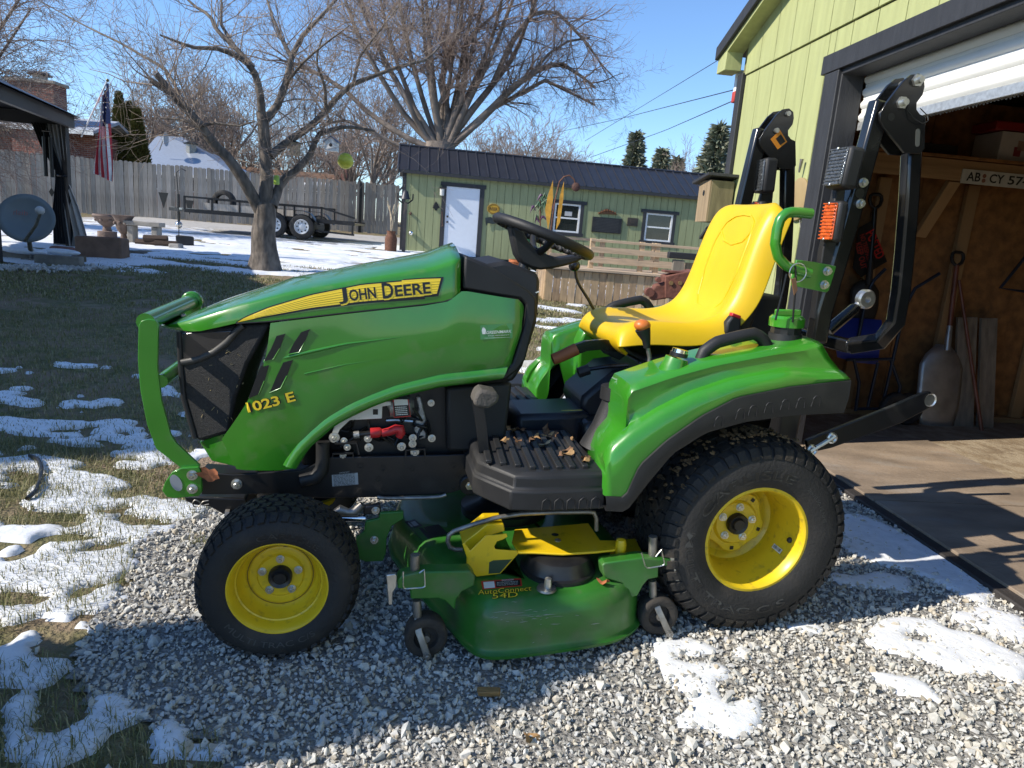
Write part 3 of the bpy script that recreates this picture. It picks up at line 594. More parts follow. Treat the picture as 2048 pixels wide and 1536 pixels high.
q = T(*k6([(690, 1062)])[0], .489); MB().tube([(q.x, .48, q.z), (q.x + .001, .48, q.z + .012)], .0215, 16).build('key_band', mat('band_yellow', (.62, .47, .08), .5), P)
plain_text('MARK EQUIP', *k6([(640, 1068), (738, 1062)]), .5025, .007, DECAL_K, P)
# hydraulic fluid tank cap on the fender
c = T(*k6([(1168, 935)])[0], .43); MB().tube([c + Vector((0, 0, -.03)), c + Vector((0, 0, .03))], [.055, .05], 20).build('tank_neck', BLK_P, P, sm=30)
MB().tube([c + Vector((0, 0, .03)), c + Vector((0, 0, .052))], [.047, .047], 14).build('tank_neck', BLK, P, sm=20)
MB().tube([c + Vector((0, 0, .052)), c + Vector((0, 0, .078)), c + Vector((0, 0, .086)), c + Vector((0, 0, .086))], [.054, .054, .046, .001], 20).build('tank_cap', GREEN, P, sm=40)
MB().box(c + Vector((0, 0, .094)), (.085, .02, .022)).build('tank_cap', GREEN, P, bevel=.005)

# ------------------------------------------------------------------ seat
path = [(.345, .836), (.374, .860), (.385, .893), (.368, .922), (.32, .936), (.24, .930), (.15, .922), (.07, .924), (.012, .940), (-.028, .975), (-.055, 1.03), (-.078, 1.10), (-.100, 1.18), (-.122, 1.25), (-.142, 1.31), (-.158, 1.345), (-.178, 1.362), (-.200, 1.357)]
NS = len(path); ts = [-1, -.985, -.93, -.82, -.68, -.55, -.36, -.18, 0, .18, .36, .55, .68, .82, .93, .985, 1]
rows = []
for i, (x, z) in enumerate(path):
    a, b = Vector(path[max(0, i - 1)]), Vector(path[min(NS - 1, i + 1)]); t = (b - a).normalized(); nv = Vector((-t.y, t.x)); nv = -nv if (nv.x * .5 + nv.y) < 0 else nv
    u = i / (NS - 1); wd = .254 * (.86 + .14 * smooth(0, .22, u)) * (1 - .05 * smooth(.55, .8, u) - .42 * max(0, (u - .80) / .2) ** 3)
    bol = .030 * smooth(.12, .3, u) * (1 - smooth(.75, 1, u)) + .012 * math.exp(-((u - .48) / .08) ** 2); drop = .078 * smooth(.06, .24, u) * (1 - .35 * smooth(.75, 1, u)); row = []
    for tt in ts:
        e = abs(tt); dv = Vector((0, -1)).lerp(-nv, smooth(.42, .60, u)); dd = drop * (max(0, (e - .80) / .20) ** 2.2); h = bol * smooth(.40, .80, e) - .005 * math.exp(-((e - .44) / .05) ** 2) * smooth(.2, .3, u) * (1 - smooth(.85, .95, u))
        row.append((x + nv.x * h + dv.x * dd, wd * min(1, e * 1.0) * (1 if tt > 0 else -1) if tt else 0, z + nv.y * h + dv.y * dd))
    rows.append(row)
m = MB().grid(rows); seat = m.build('seat', YEL_S, P, sm=70); ss = seat.modifiers.new('sub', 'SUBSURF'); ss.levels = 1; ss.render_levels = 2
sd = seat.modifiers.new('thick', 'SOLIDIFY'); sd.thickness = .012; sd.offset = -1
MB().prism([(.25, .78), (.27, .825), (.10, .855), (.0, .868), (-.05, .92), (-.085, 1.02), (-.15, 1.24), (-.185, 1.30), (-.215, 1.30), (-.13, .96), (-.10, .83), (-.02, .80)], -.19, .19).build('seat_pan', BLK_P, seat, bevel=.02)
MB().box((.12, 0, .74), (.30, .30, .14)).build('seat_suspension', BLK, P, bevel=.01)
def ridge(pts, r=.004):
    bv = BVHTree.FromPolygons([Vector(v) for row in rows for v in row], [(j * len(ts) + i, j * len(ts) + i + 1, (j + 1) * len(ts) + i + 1, (j + 1) * len(ts) + i) for j in range(NS - 1) for i in range(len(ts) - 1)])
    q = []
    for y, z in pts:
        h = bv.ray_cast(Vector((.5, y, z)), Vector((-1, 0, 0)))
        if h[0]: q.append(h[0] + Vector((-.0015, 0, 0)))
    MB().tube(lerp_poly([tuple(p) for p in q], 40), r, 6).build('seat_seam', YEL_S, seat, sm=60)
ridge([(-.105, 1.02), (-.125, 1.12), (-.125, 1.22), (-.105, 1.29), (-.06, 1.315), (0, 1.32), (.06, 1.315), (.105, 1.29), (.125, 1.22), (.125, 1.12), (.105, 1.02), (.07, .985), (0, .978), (-.07, .985), (-.105, 1.02)], .0045)
ridge([(-.115, 1.262), (-.07, 1.225), (0, 1.212), (.07, 1.225), (.115, 1.262)], .0045)
b0 = T(*k6([(885, 830)])[0], .25); MB().prism([(b0.x + .03, b0.z - .035), (b0.x + .028, b0.z + .005), (b0.x + .012, b0.z + .028), (b0.x - .02, b0.z + .03), (b0.x - .026, b0.z - .02), (b0.x - .01, b0.z - .05)], .228, .262).build('seatbelt_buckle', BLK_P, P, bevel=.008)
MB().box(b0 + Vector((-.002, .001, .027)), (.034, .024, .012), Matrix.Rotation(rad(-18), 3, 'Y')).build('buckle_button', RED, P, bevel=.003)

# ------------------------------------------------------------------ levers and small controls
def lever(pts, r, y, matl=BLK): return MB().tube(lerp_poly([tuple(T(*p, y)) for p in pts], 14), r, 10).build('lever', matl, P, sm=60)
lever(k6([(395, 1140), (412, 1080), (418, 1020), (405, 960)]), .007, .33, STEEL)
MB().tube([T(*p, .33) for p in k6([(402, 965), (398, 920), (385, 880), (378, 858)])], [.011, .014, .022, .025], 14).build('lever_grip', BLK_P, P, sm=60)
c = T(*k6([(376, 840)])[0], .33); MB().ball(c, .026, 14, (1.05, 1, .75)).build('lever_knob', ORANGE, P, sm=60)
lever(kw([(1470, 1570), (1380, 1400), (1240, 1180), (1200, 1080), (1190, 960)]), .006, -.30, BLK_G)
c = T(*kw([(1178, 915)])[0], -.30); MB().ball(c, .024, 14).build('lever_knob', BLK_G, P, sm=60)
bo = T(*k5([(1200, 775)])[0], -.30)
for i in range(5): MB().tube([bo + Vector((0, 0, i * .012 - .02)), bo + Vector((0, 0, i * .012 - .010))], [.052 - i * .007, .048 - i * .007], 16).build('boot_fold', BLK_P, P, sm=40)
m = MB().prism(XZ(k5([(1110, 785), (1280, 790), (1300, 860), (1290, 950), (1070, 1090), (1075, 860)]), -.36), -.52, -.30); m.build('far_console', GREEN, P, bevel=.012)
MB().tube([T(*p, .12) for p in k5([(938, 980), (990, 960), (1085, 915)])], [.02, .021, .022], 12).build('brake_grip', mat('brown_grip', (.30, .10, .035), .6), P, sm=60)
MB().rtube([T(*p, .12) for p in k5([(1085, 915), (1140, 895), (1250, 885), (1360, 905)])], .02, .035).build('brake_lever', BLK_G, P, sm=0)
MB().prism(XZ(k5([(1200, 885), (1330, 880), (1380, 950), (1340, 980), (1250, 940)]), .11), .10, .125).build('brake_bracket', BLK, P, bevel=.003)
MB().tube([T(*p, .16) for p in k5([(1095, 1062), (1160, 1040)])], .018, 10).build('pedal_grip', BLK_P, P); MB().tube([T(*p, .16) for p in k5([(1160, 1040), (1260, 1025), (1400, 1015)])], .007, 8).build('lever', BLK_G, P)
# transmission tunnel cover (dark plastic hump under the seat) and fuel filler
MB().prism(XZ(k5([(1190, 1500), (1060, 1230), (1080, 1170), (1260, 1020), (1400, 1000), (1500, 1060), (1400, 1500)]), -.05), -.22, .05).build('tunnel_cover', mat('blue_black_plastic', (.014, .017, .024), .42, var=.15), P, bevel=.02)
MB().prism(XZ(k5([(700, 1300), (985, 1292), (1120, 1285), (1195, 1345), (1195, 1500), (700, 1500)]), .05), -.14, .10).build('tunnel', mat('blue_black_plastic', (.014, .017, .024)), P, bevel=.02)
for pts, mm in (([(985, 1292), (1118, 1288), (1188, 1355), (1062, 1356)], DECAL_Y), ([(700, 1305), (760, 1300), (785, 1355), (720, 1358)], DECAL_R)):
    top = [Tz(*p, T(*k5([(985, 1292)])[0], .05).z + .012) for p in k5(pts)]; MB().add([(p.x, min(.10, p.y), p.z) for p in top], [(0, 1, 2, 3)]).build('warning_label', mm, P, sm=0)
fc = T(*k5([(1340, 1200)])[0], .36)
MB().tube([T(*p, .36) for p in k5([(1240, 1530), (1280, 1400), (1325, 1260), (1340, 1195)])], [.075, .055, .047, .045], 18).build('fuel_neck', BLK_P, P, sm=50)
MB().tube([fc + Vector((0, 0, -.01)), fc + Vector((0, 0, .03))], [.058, .056], 22).build('fuel_neck', BLK_P, P, sm=40); MB().tube([fc + Vector((-.012, 0, .03)), fc + Vector((-.018, 0, .055))], [.036, .034], 12).build('fuel_cap', BLK_P, P, sm=20)
# treadle pedal (left)
pc = T(*k5([(530, 1210)])[0], .36); MB().tube([(T(*k5([(520, 1545)])[0], .36)), T(*k5([(500, 1400)])[0], .36), T(*k5([(478, 1250)])[0], .36)], .006, 8).build('pedal_arm', BLK, P)
MB().rtube([T(*p, .36) for p in k5([(515, 1545), (500, 1400), (474, 1225)])], .012, .032).build('pedal_arm', BLK, P, sm=0)
MB().prism(XZ(k5([(446, 1235), (470, 1175), (500, 1160), (585, 1175), (610, 1200), (595, 1240), (540, 1278), (462, 1268)]), .37), .30, .385).build('brake_pedal', mat('worn_grey_rubber', (.085, .075, .065), .8, var=.25, bump=.4, bscale=80), P, bevel=.014)

# ------------------------------------------------------------------ foot platform
SY = .565
stp = [Vector((p.x, p.y)) for p in (Tz(*q, .565) for q in k8([(830, 200), (700, 130), (672, 92), (790, 62), (880, 48)]))]
zt = T(*k8([(1100, 212)])[0], SY).z; zb = T(*k8([(1100, 448)])[0], SY + .012).z
xr, xf = T(*k8([(1448, 300)])[0], SY).x, T(*k8([(640, 215)])[0], .40).x
pl = [(xr, SY), (xr + .20, SY), (xr + .27, SY - .012), (xf - .03, .46), (xf, .41), (xf, .12), (xr, .12)]
m = MB(); n = len(pl)
for z, o in ((zb, .012), (zb + .06, .012), (zb + .064, .002), (zt - .012, 0), (zt, -.014)):
    m.v += [(x + (o if x > xr + .1 else 0), y + (o if y > .2 else 0), z) for x, y in pl]
for j in range(4): m.f += [(j * n + i, j * n + (i + 1) % n, (j + 1) * n + (i + 1) % n, (j + 1) * n + i) for i in range(n)]
m.f += [tuple(range(4 * n, 5 * n)), tuple(reversed(range(n)))]; m.fm = [0] * len(m.f)
step = m.build('foot_platform', BLK_P, P, bevel=.008); mirror_part(step)
for i in range(8):
    x = xr + .045 + i * .040; y1 = SY - .035 - max(0, x - xr - .2) * .55
    b = MB().bar((x - .018, .16, zt + .004), (x + .006, y1, zt + .004), .020, .012).build('tread_rib', BLK_P, step, bevel=.003); mirror_part(b)
for i in range(5):
    x = xr + .03 + i * .037; MB().tube([(x + .013, SY + .0125, zb + .002), (x + .012, SY + .0135, zb + .03), (x, SY + .0135, zb + .040), (x - .012, SY + .0135, zb + .03), (x - .013, SY + .0125, zb + .002)], .0018, 6).build('platform_emboss', BLK_P, step, sm=60)

# ------------------------------------------------------------------ roll bar (folded)
RYB = .355
up_px = k11([(450, 1400), (478, 1250), (540, 1040), (610, 800), (690, 500), (770, 205)])
up = [T(a, b, RYB) for a, b in up_px]
rops = MB().rtube([(p.x, RYB, p.z) for p in up], .045, .058).build('roll_bar_post', BLK_G, P, bevel=.008, sm=30); mirror_part(rops)
pl_px = k11([(965, 66), (990, 90), (992, 130), (982, 172), (952, 212), (952, 245), (968, 268), (996, 282), (992, 440), (968, 466), (892, 460), (786, 332), (770, 295), (772, 262), (800, 215), (885, 105), (925, 72)])
for yy in (RYB + .034, RYB - .034):
    h = MB().prism(XZ(pl_px, RYB + .04), yy - .005, yy + .005).build('hinge_plate', BLK_G, P, bevel=.0015); mirror_part(h)
def on_hinge(px): return T(*k11([px])[0], RYB + .04)
for px in ((952, 102), (875, 212)):
    c = on_hinge(px); a = MB().cyl((c.x, RYB - .05, c.z), (c.x, RYB + .062, c.z), .010, 12).build('hinge_pin', ZINC, P); mirror_part(a)
    a = MB().tube([(c.x, RYB + .039, c.z), (c.x, RYB + .047, c.z)], .019, 6).build('hinge_nut', ZINC, P, sm=20); mirror_part(a)
c = on_hinge((825, 282)); a = MB().lathe([(RYB + .0395, .0), (RYB + .0395, .012)], (c.x, 0, c.z), 18).build('hinge_hole', DECAL_K, P); mirror_part(a)
c1, c2 = on_hinge((957, 355)), on_hinge((955, 415)); a = MB().prism([(c1.x + .008 * math.cos(t) + (c1.x - c2.x) * (0 if math.sin(t) >= 0 else -1), (c1.z if math.sin(t) >= 0 else c2.z) + .009 * math.sin(t)) for t in [2 * PI * i / 20 for i in range(20)]], RYB + .036, RYB + .0398).build('hinge_slot', mat('slot_light', (.10, .10, .085), .5), P); mirror_part(a)
a = MB().tube(lerp_poly([(p.x, RYB + .042 + (.01 if 1 < i < 5 else 0), p.z) for i, p in enumerate(on_hinge(q) for q in [(905, 215), (900, 250), (925, 295), (965, 318), (995, 305), (1000, 275), (965, 240)])], 20), .0016, 5).build('pin_lanyard', DECAL_K, P, sm=60); mirror_part(a)
lo_px = k11([(925, 440), (910, 700), (890, 950), (870, 1150), (845, 1300), (800, 1400), (740, 1455), (660, 1470)])
lo = [T(a, b, RYB) for a, b in lo_px]; fold = [(p.x, RYB, p.z) for p in lo[:5]]
end = lo[-1]; fold += [(lo[5].x, RYB - .03, lo[5].z), (lo[6].x + .01, RYB - .12, lo[6].z + .005)]
hoop = MB().rtube(fold, .045, .050).build('folded_hoop', BLK_G, P, bevel=.008, sm=30); mirror_part(hoop)
z_ = fold[-1][2]; MB().rtube([(fold[-1][0], RYB - .10, z_), (fold[-1][0], -RYB + .10, z_)], .052, .045, up=(1, 0, 0)).build('folded_hoop', BLK_G, P, bevel=.008)
for p in [(683, 608), (668, 712)]:
    a = hexbolt(P, T(*k11([p])[0], RYB + .0235), .0105, .012); mirror_part(a)
c = T(*k11([(672, 660)])[0], RYB + .0265); a = MB().lathe([(RYB + .0230, 0), (RYB + .0230, .016)], (c.x, 0, c.z), 20).build('post_hole', DECAL_K, P); mirror_part(a)
# lamps on the posts, facing forward
LENS = mat('clear_ribbed_lens', (.09, .095, .10), .12, .25, var=.5, scale=90, bump=.5, bscale=150, coat=.6)
AMB = mat('amber_lens', (.62, .10, .012), .16, var=.45, scale=60, bump=.5, bscale=150, coat=.6)
def lamp(pts, yc, w_, depth, body, lens, nm):    # upright lamp whose lens faces the front (+x)
    q = [T(*p, yc) for p in pts]; x0 = sum(p.x for p in q) / 2 / 1; x0 = (q[0].x + q[1].x) / 2; z0, z1 = q[1].z, q[0].z
    lean = (q[0].x - q[1].x) / max(.01, z1 - z0); Mx = Matrix.Rotation(-math.atan(-lean), 3, 'Y'); c = Vector((x0, yc, (z0 + z1) / 2)); h_ = (z1 - z0)
    Rm = Matrix.Rotation(math.atan(lean), 3, 'Y')
    b = MB().box(c - Rm @ Vector((depth / 2, 0, 0)), (depth, w_, h_), Rm).build(nm, body, P, bevel=.012)
    g = MB().box(c + Rm @ Vector((.002, 0, 0)), (.012, w_ - .014, h_ - .014), Rm).build('lens', lens, b, bevel=.008)
    for i in range(11):
        z = -h_ * .42 + i * h_ * .084; MB().bar(c + Rm @ Vector((.009, -w_ * .40, z)), c + Rm @ Vector((.009, w_ * .40, z)), .004, h_ * .028).build('lens_rib', lens, b, sm=0, fix=False)
    for i in (-1, 1): hexbolt(b, c + Rm @ Vector((.008, 0, i * h_ * .43)), .004, .004, Rm @ Vector((1, 0, 0)), washer=False, name='lens_screw')
    return b
LY = .385
for s in (1, -1):
    if s > 0:
        lamp([(1684, 292), (1664, 376)], .40, .095, .055, BLK_P, LENS, 'work_lamp'); lamp([(1666, 401), (1652, 484)], .40, .075, .035, BLK_P, AMB, 'turn_signal')
        MB().prism(XZ([(1690, 330), (1700, 340), (1676, 560), (1652, 640), (1632, 640), (1650, 500)], .38), .34, .37).build('lamp_bracket', BLK_P, P, bevel=.004)
    else:
        lamp([(1522, 316), (1514, 386)], -.345, .095, .055, BLK_P, LENS, 'work_lamp'); lamp([(1512, 402), (1508, 440)], -.345, .075, .035, BLK_P, AMB, 'turn_signal')
        MB().prism(XZ([(1538, 330), (1548, 340), (1530, 520), (1500, 560), (1505, 440)], -.40), -.41, -.385).build('lamp_bracket', BLK_P, P, bevel=.004)
wl = [(a + .026, b) for a, b in XZ(k11([(255, 395), (302, 350), (337, 408), (290, 445)]), -RYB + .04 + .0005)]
MB().prism(wl, -RYB + .0398, -RYB + .0408).build('warning_label', DECAL_O, P, sm=0)
wl2 = k11([(280, 392), (306, 370), (328, 406), (302, 424)]); MB().prism([(a + .026, b) for a, b in XZ(wl2, -RYB + .041)], -RYB + .0412, -RYB + .042).build('warning_label', DECAL_K, P, sm=0)
# green grab rail on the left post
rail = lerp_poly([tuple(T(a, b, .47)) for a, b in k11([(428, 762), (360, 755), (310, 755), (275, 785), (258, 840), (248, 910), (262, 975), (300, 1018), (350, 1040), (420, 1058)])], 26)
MB().tube(rail, .0155, 12).build('grab_rail', GREEN, P, sm=60)
MB().prism(XZ(k11([(440, 1000), (545, 1020), (546, 1030), (512, 1140), (500, 1152), (330, 1118), (330, 1080), (352, 990)]), .43), .425, .435).build('rail_bracket', GREEN, P, bevel=.002)
for p in [(505, 1046), (490, 1114)]: hexbolt(P, T(*k11([p])[0], .4355), .010, .012)
c = T(*k11([(345, 1052)])[0], .47); MB().tube([c + Vector((.028 * math.cos(a), .017, .028 * math.sin(a))) for a in [2 * PI * i / 20 for i in range(21)]], .0018, 6, caps=False).build('key_ring', ZINC, P)
MB().tube([T(*p, .485) for p in k11([(348, 1020), (352, 1090), (345, 1180), (335, 1300)])], .003, 6).build('cord', DECAL_K, P); MB().tube([T(*p, .485) for p in k11([(305, 1060), (290, 1130), (262, 1240), (250, 1290)])], .003, 6).build('cord', DECAL_K, P)
MB().prism(XZ(k11([(328, 1085), (350, 1080), (358, 1140), (342, 1165)]), .49), .488, .492).build('key_tag', mat('brown_leather', (.20, .10, .05), .7), P)
# ------------------------------------------------------------------ three-point hitch
def hitch(y, label=None):
    arm = XZ([(1610, 880), (1790, 808), (1840, 786), (1858, 782), (1866, 795), (1862, 812), (1800, 845), (1660, 895), (1615, 905)], y)
    MB().prism(arm, y - .008, y + .008).build('lift_arm', BLK, P, bevel=.003); c = T(1856, 799, y); MB().lathe([(y + .0085, 0), (y + .0085, .02), (y + .012, .024)], (c.x, 0, c.z), 18).build('ball_joint', ZINC, P)
hitch(.36); hitch(-.36)
MB().tube([T(*p, .05) for p in k10([(150, 760), (290, 640), (315, 622)])], [.022, .022, .012], 14).build('top_link', BLK_G, P); c = T(*k10([(352, 588)])[0], .05)
MB().lathe([(-.016, .012), (-.016, .03), (-.010, .037), (.010, .037), (.016, .03), (.016, .012), (-.016, .012)], (c.x, .05, c.z), 26).build('link_end', ZINC, P, sm=40); MB().tube([T(*p, .05) for p in k10([(300, 630), (335, 602)])], .014, 10).build('link_end', ZINC, P)
MB().tube([T(*p, .42) for p in [(1620, 902), (1650, 885), (1670, 872)]], .007, 8).build('stabiliser', ZINC, P)
for p in [(1624, 900), (1664, 876)]:
    c = T(*p, .42); MB().tube([c + Vector((.014 * math.cos(a), 0, .014 * math.sin(a))) for a in [2 * PI * i / 14 for i in range(15)]], .006, 6, caps=False).build('stabiliser', ZINC, P)
MB().prism([(-.28, .55), (-.20, .55), (-.20, .86), (-.30, .86)], -.30, .30).build('rear_plate', BLK, P, bevel=.01)
MB().box((-.20, -.05, .95), (.16, .34, .18)).build('battery_box', BLK_P, P, bevel=.015)
MB().box((.02, 0, .66), (.55, .5, .10)).build('rear_frame', BLK, P, bevel=.01)
# ================================================================== MOWER DECK
deck = thing('mower_deck', 'green mower deck with yellow drive cover hanging between the tractor wheels', 'mower deck'); deck.matrix_world = TM
D = deck
ol = [(.335, .44), (.35, .52), (.40, .59), (.47, .632), (.56, .65), (.74, .668), (.83, .672), (.875, .66), (.908, .61), (.95, .49), (1.005, .345), (1.07, .13), (1.115, -.03), (1.10, -.2), (1.02, -.38), (.93, -.58), (.86, -.655), (.74, -.665), (.56, -.65), (.42, -.60), (.335, -.46), (.32, -.25), (.34, 0), (.32, .25)]
def closed_smooth(pts, k=3):
    for _ in range(k): pts = [q for a, b in zip(pts, pts[1:] + pts[:1]) for q in (Vector(a).lerp(Vector(b), .25), Vector(a).lerp(Vector(b), .75))]
    return [Vector(p) for p in pts]
ols = closed_smooth(ol, 2); n = len(ols)
nrm = []
for i in range(n):
    t = (ols[(i + 1) % n] - ols[i - 1]).normalized(); q = Vector((t.y, -t.x)); nrm.append(q)
cx = Vector((.68, 0))
if (ols[0] - cx).dot(nrm[0]) < 0: nrm = [-q for q in nrm]
m = MB()
for off, z in ((.006, .040), (.014, .042), (.016, .052), (.004, .056), (0, .062), (-.002, .10), (-.006, .150), (-.016, .178), (-.034, .196), (-.06, .203), (-.11, .206), (-.19, .208)):
    m.v += [(p.x + q.x * off, p.y + q.y * off, z) for p, q in zip(ols, nrm)]
L = len(m.v) // n
for j in range(L - 1): m.f += [(j * n + i, j * n + (i + 1) % n, (j + 1) * n + (i + 1) % n, (j + 1) * n + i) for i in range(n)]
m.f += [tuple(range((L - 1) * n, L * n))]; m.fm = [0] * len(m.f)
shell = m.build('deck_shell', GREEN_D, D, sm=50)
deck_bvh = BVHTree.FromPolygons([Vector(v) for v in m.v], m.f)
def dhit(px, py, off=.002):
    d = (TR3 @ sight(px, py)).normalized(); h = deck_bvh.ray_cast(TCAM, d)
    return (h[0] - d * off) if h[0] else Tz(px, py, .2)
def deck_quad(pts, matl, name, off=.002, n=5):
    q = [Vector(p) for p in k8(pts)]; f = lambda u, v: q[0].lerp(q[1], u).lerp(q[3].lerp(q[2], u), v)
    MB().grid([[dhit(*f(i / n, j / n), off) for i in range(n + 1)] for j in range(n + 1)]).build(name, matl, D, sm=0, fix=False)
def deck_text(body, a, b, hpx, matl, off=.003, bold=0, up=(0, -1)):
    p, q = [Vector(v) for v in k8([a, b])]; e = q - p; L = e.length; e /= L; h = hpx / 3.151; upv = Vector(up)
    lettering(body, lambda s, v, d: dhit(*(p + e * s + upv * v), off), matl, D, h, L, bold=bold)
deck_quad([(668, 890), (920, 870), (928, 920), (678, 942)], DECAL_R, 'danger_label'); deck_quad([(682, 895), (750, 890), (757, 930), (688, 936)], DECAL_W, 'danger_label', .003, 2)
deck_quad([(758, 890), (912, 880), (918, 914), (764, 928)], DECAL_K, 'danger_label', .003, 3); deck_text('DANGER', (800, 889), (875, 883), 9, DECAL_W, .004)
for i in range(3): deck_text(('ROTATING BLADE', 'Do not stand on deck or', 'Keep hands and feet away')[i], (770, 902 + i * 9), (900, 893 + i * 9), 6, DECAL_W, .005)
for bb, mm, off in ((.05, DECAL_K, .003), (0, DECAL_Y, .004)):
    deck_text('AutoConnect', (650, 975), (985, 948), 30, mm, off, bold=bb); deck_text('54D', (740, 1000), (900, 988), 32, mm, off, bold=bb)
deck_quad([(185, 515), (250, 498), (300, 540), (232, 560)], DECAL_K, 'deck_label', .002, 3); deck_quad([(205, 522), (250, 510), (276, 535), (228, 548)], DECAL_G, 'deck_label', .003, 2)
deck_quad([(232, 565), (400, 530), (460, 590), (295, 632)], mat('dark_label', (.02, .025, .024), .5), 'deck_label', .002, 3)
rr = random.Random(8)
for i in range(30):                               # scratches down to primer on the skirt
    x, y = rr.gauss(980, 170), rr.gauss(1120, 42); Ls = rr.uniform(15, 120) * (1 if rr.random() < .5 else .4)
    a = [dhit(*k8([(x + t * Ls, y - t * Ls * .07 + 2 * math.sin(t * 5 + i))])[0], .0008) for t in (0, .35, .7, 1)]
    MB().tube(a, [.0001, .0008 * rr.uniform(.5, 1.6), .0007, .0001], 4).build('scratch', mat('scratch_primer', (.30, .33, .27), .6), shell, sm=0, fix=False)
# arms, pins and gauge wheels
def arm(pts, y, t=.05):
    return MB().prism(XZ(k8(pts), y), y - t, y).build('wheel_arm', GREEN_D, D, bevel=.004)
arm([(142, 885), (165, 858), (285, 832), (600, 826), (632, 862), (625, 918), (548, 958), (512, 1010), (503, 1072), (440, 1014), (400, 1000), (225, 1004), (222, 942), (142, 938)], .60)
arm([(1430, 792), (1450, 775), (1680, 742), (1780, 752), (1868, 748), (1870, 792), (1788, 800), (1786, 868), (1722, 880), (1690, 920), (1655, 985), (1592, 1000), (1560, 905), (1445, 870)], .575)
def gauge(top, base, fork, wc, y):
    a, b = T(*k8([top])[0], y - .025), T(*k8([base])[0], y - .025)
    MB().tube([b, a, a + Vector((0, 0, .001))], [.0135, .0135, .009], 16).build('pin', STEEL, D)
    f = [T(*p, y - .02) for p in k8(fork)]; f[-1].y = y + .014; f[-2].y = y + .012; f[-3].y = y + .004
    MB().tube([f[0], f[1]], .0125, 12).build('gauge_stem', STEEL, D); MB().rtube([tuple(p) for p in f[1:]], .008, .020).build('gauge_fork', STEEL, D, bevel=.002, sm=30)
    hexbolt(D, f[-1] + Vector((0, .004, 0)), .008, .008, m=STEEL)
    c = T(*k8([wc])[0], y); R = .062
    w_ = MB().lathe([(-.055, .03), (-.060, .045), (-.055, .058), (-.03, R), (0, R), (.004, .058), (.006, .050), (.002, .036), (-.012, .032), (-.012, .010)], (c.x, y, max(c.z, R - .006)), 32).build('gauge_wheel', RUB_C, D, sm=50)
    MB().cyl((c.x, y - .012, max(c.z, R - .006)), (c.x, y + .008, max(c.z, R - .006)), .011, 12).build('wheel_bush', STEEL, w_)
gauge((252, 722), (252, 858), [(262, 1008), (268, 1110), (272, 1180), (300, 1250), (322, 1312)], (322, 1248), .60)
gauge((1752, 607), (1750, 742), [(1748, 885), (1752, 985), (1765, 1040), (1795, 1110), (1825, 1178)], (1792, 1112), .575)
for pts, y in (([(72, 852), (128, 845), (136, 860), (136, 925), (112, 962), (110, 1040), (84, 1040), (74, 900)], .605), ([(1858, 700), (1912, 692), (1918, 705), (1922, 892), (1896, 888), (1880, 790), (1860, 745)], .58)):
    MB().prism(XZ(k8(pts), y), y - .016, y).build('latch_plate', ZINC, D, bevel=.002)
for pts, y in (([(178, 830), (178, 930), (190, 938), (305, 930), (316, 922), (310, 815), (280, 838)], .625), ([(1680, 712), (1704, 800), (1720, 808), (1815, 792), (1826, 782), (1805, 690), (1770, 735)], .60)):
    MB().tube(lerp_poly([tuple(T(*p, y)) for p in k8(pts)], 22), .0022, 6).build('wire_clip', ZINC, D, sm=60)
# yellow drive-over cover
zc = .285
top = [Tz(*p, zc) for p in k8([(880, 562), (1345, 522), (1420, 630), (1520, 632), (1516, 690), (1400, 702), (1180, 716), (1000, 706), (905, 706), (862, 640)])]
MB().prism([(p.x, p.y) for p in top], zc - .008, zc, axis=2).build('drive_cover', YEL, D, bevel=.003)
yb = T(*k8([(660, 760)])[0], .50).y; ypl = .505
MB().prism(XZ(k8([(550, 655), (566, 650), (600, 700), (700, 602), (742, 600), (830, 592), (836, 612), (800, 632), (770, 640), (752, 672), (760, 690), (895, 700), (906, 716), (820, 812), (790, 845), (640, 862), (575, 790), (578, 742)]), ypl), ypl - .006, ypl).build('hook_bracket', YEL, D, bevel=.002)
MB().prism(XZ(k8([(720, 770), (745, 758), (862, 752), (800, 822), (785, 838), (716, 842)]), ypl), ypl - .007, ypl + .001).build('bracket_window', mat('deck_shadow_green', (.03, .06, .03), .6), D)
MB().prism(XZ(k8([(550, 655), (705, 532), (812, 530), (818, 575), (740, 598), (600, 702)]), ypl - .05), ypl - .14, ypl - .05).build('hook_ramp', YEL, D, bevel=.003)
c = T(*k8([(1546, 690)])[0], .50); MB().tube([c + Vector((0, 0, -.07)), c + Vector((0, 0, .02)), c + Vector((0, 0, .034)), c + Vector((0, 0, .038))], [.018, .018, .014, .004], 16).build('guide_post', YEL, D, sm=40)
q = [Tz(*p, .235) for p in k8([(1580, 625), (1640, 618), (1700, 735), (1490, 760), (1480, 710)])]; MB().prism([(p.x, p.y) for p in q], .228, .235, axis=2).build('drive_cover', YEL, D, bevel=.002)
c = Tz(*k8([(1152, 632)])[0], zc); MB().ball(c, .011, 10, (1, 1, .4)).build('rivet', ZINC, D)
c = Tz(*k8([(1135, 596)])[0], zc + .0006); MB().lathe([(0, 0), (0, .012)], c, 14, axis=2).build('cover_hole', DECAL_K, D)
c = Tz(*k8([(1150, 800)])[0], .21); MB().lathe([(.0, .118), (.012, .118), (.016, .110), (.03, .104), (.055, .098), (.066, .08), (.07, 0)], (c.x, c.y - .0, .204), 40, axis=2).build('spindle_cover', BLK, D, sm=40)
for x, y in ((.70, .0), (.62, -.36)): MB().lathe([(0, .16), (.03, .16), (.05, .10), (.09, .06), (.09, 0)], (x, y, .205), 32, axis=2).build('spindle_cover', BLK, D, sm=40)
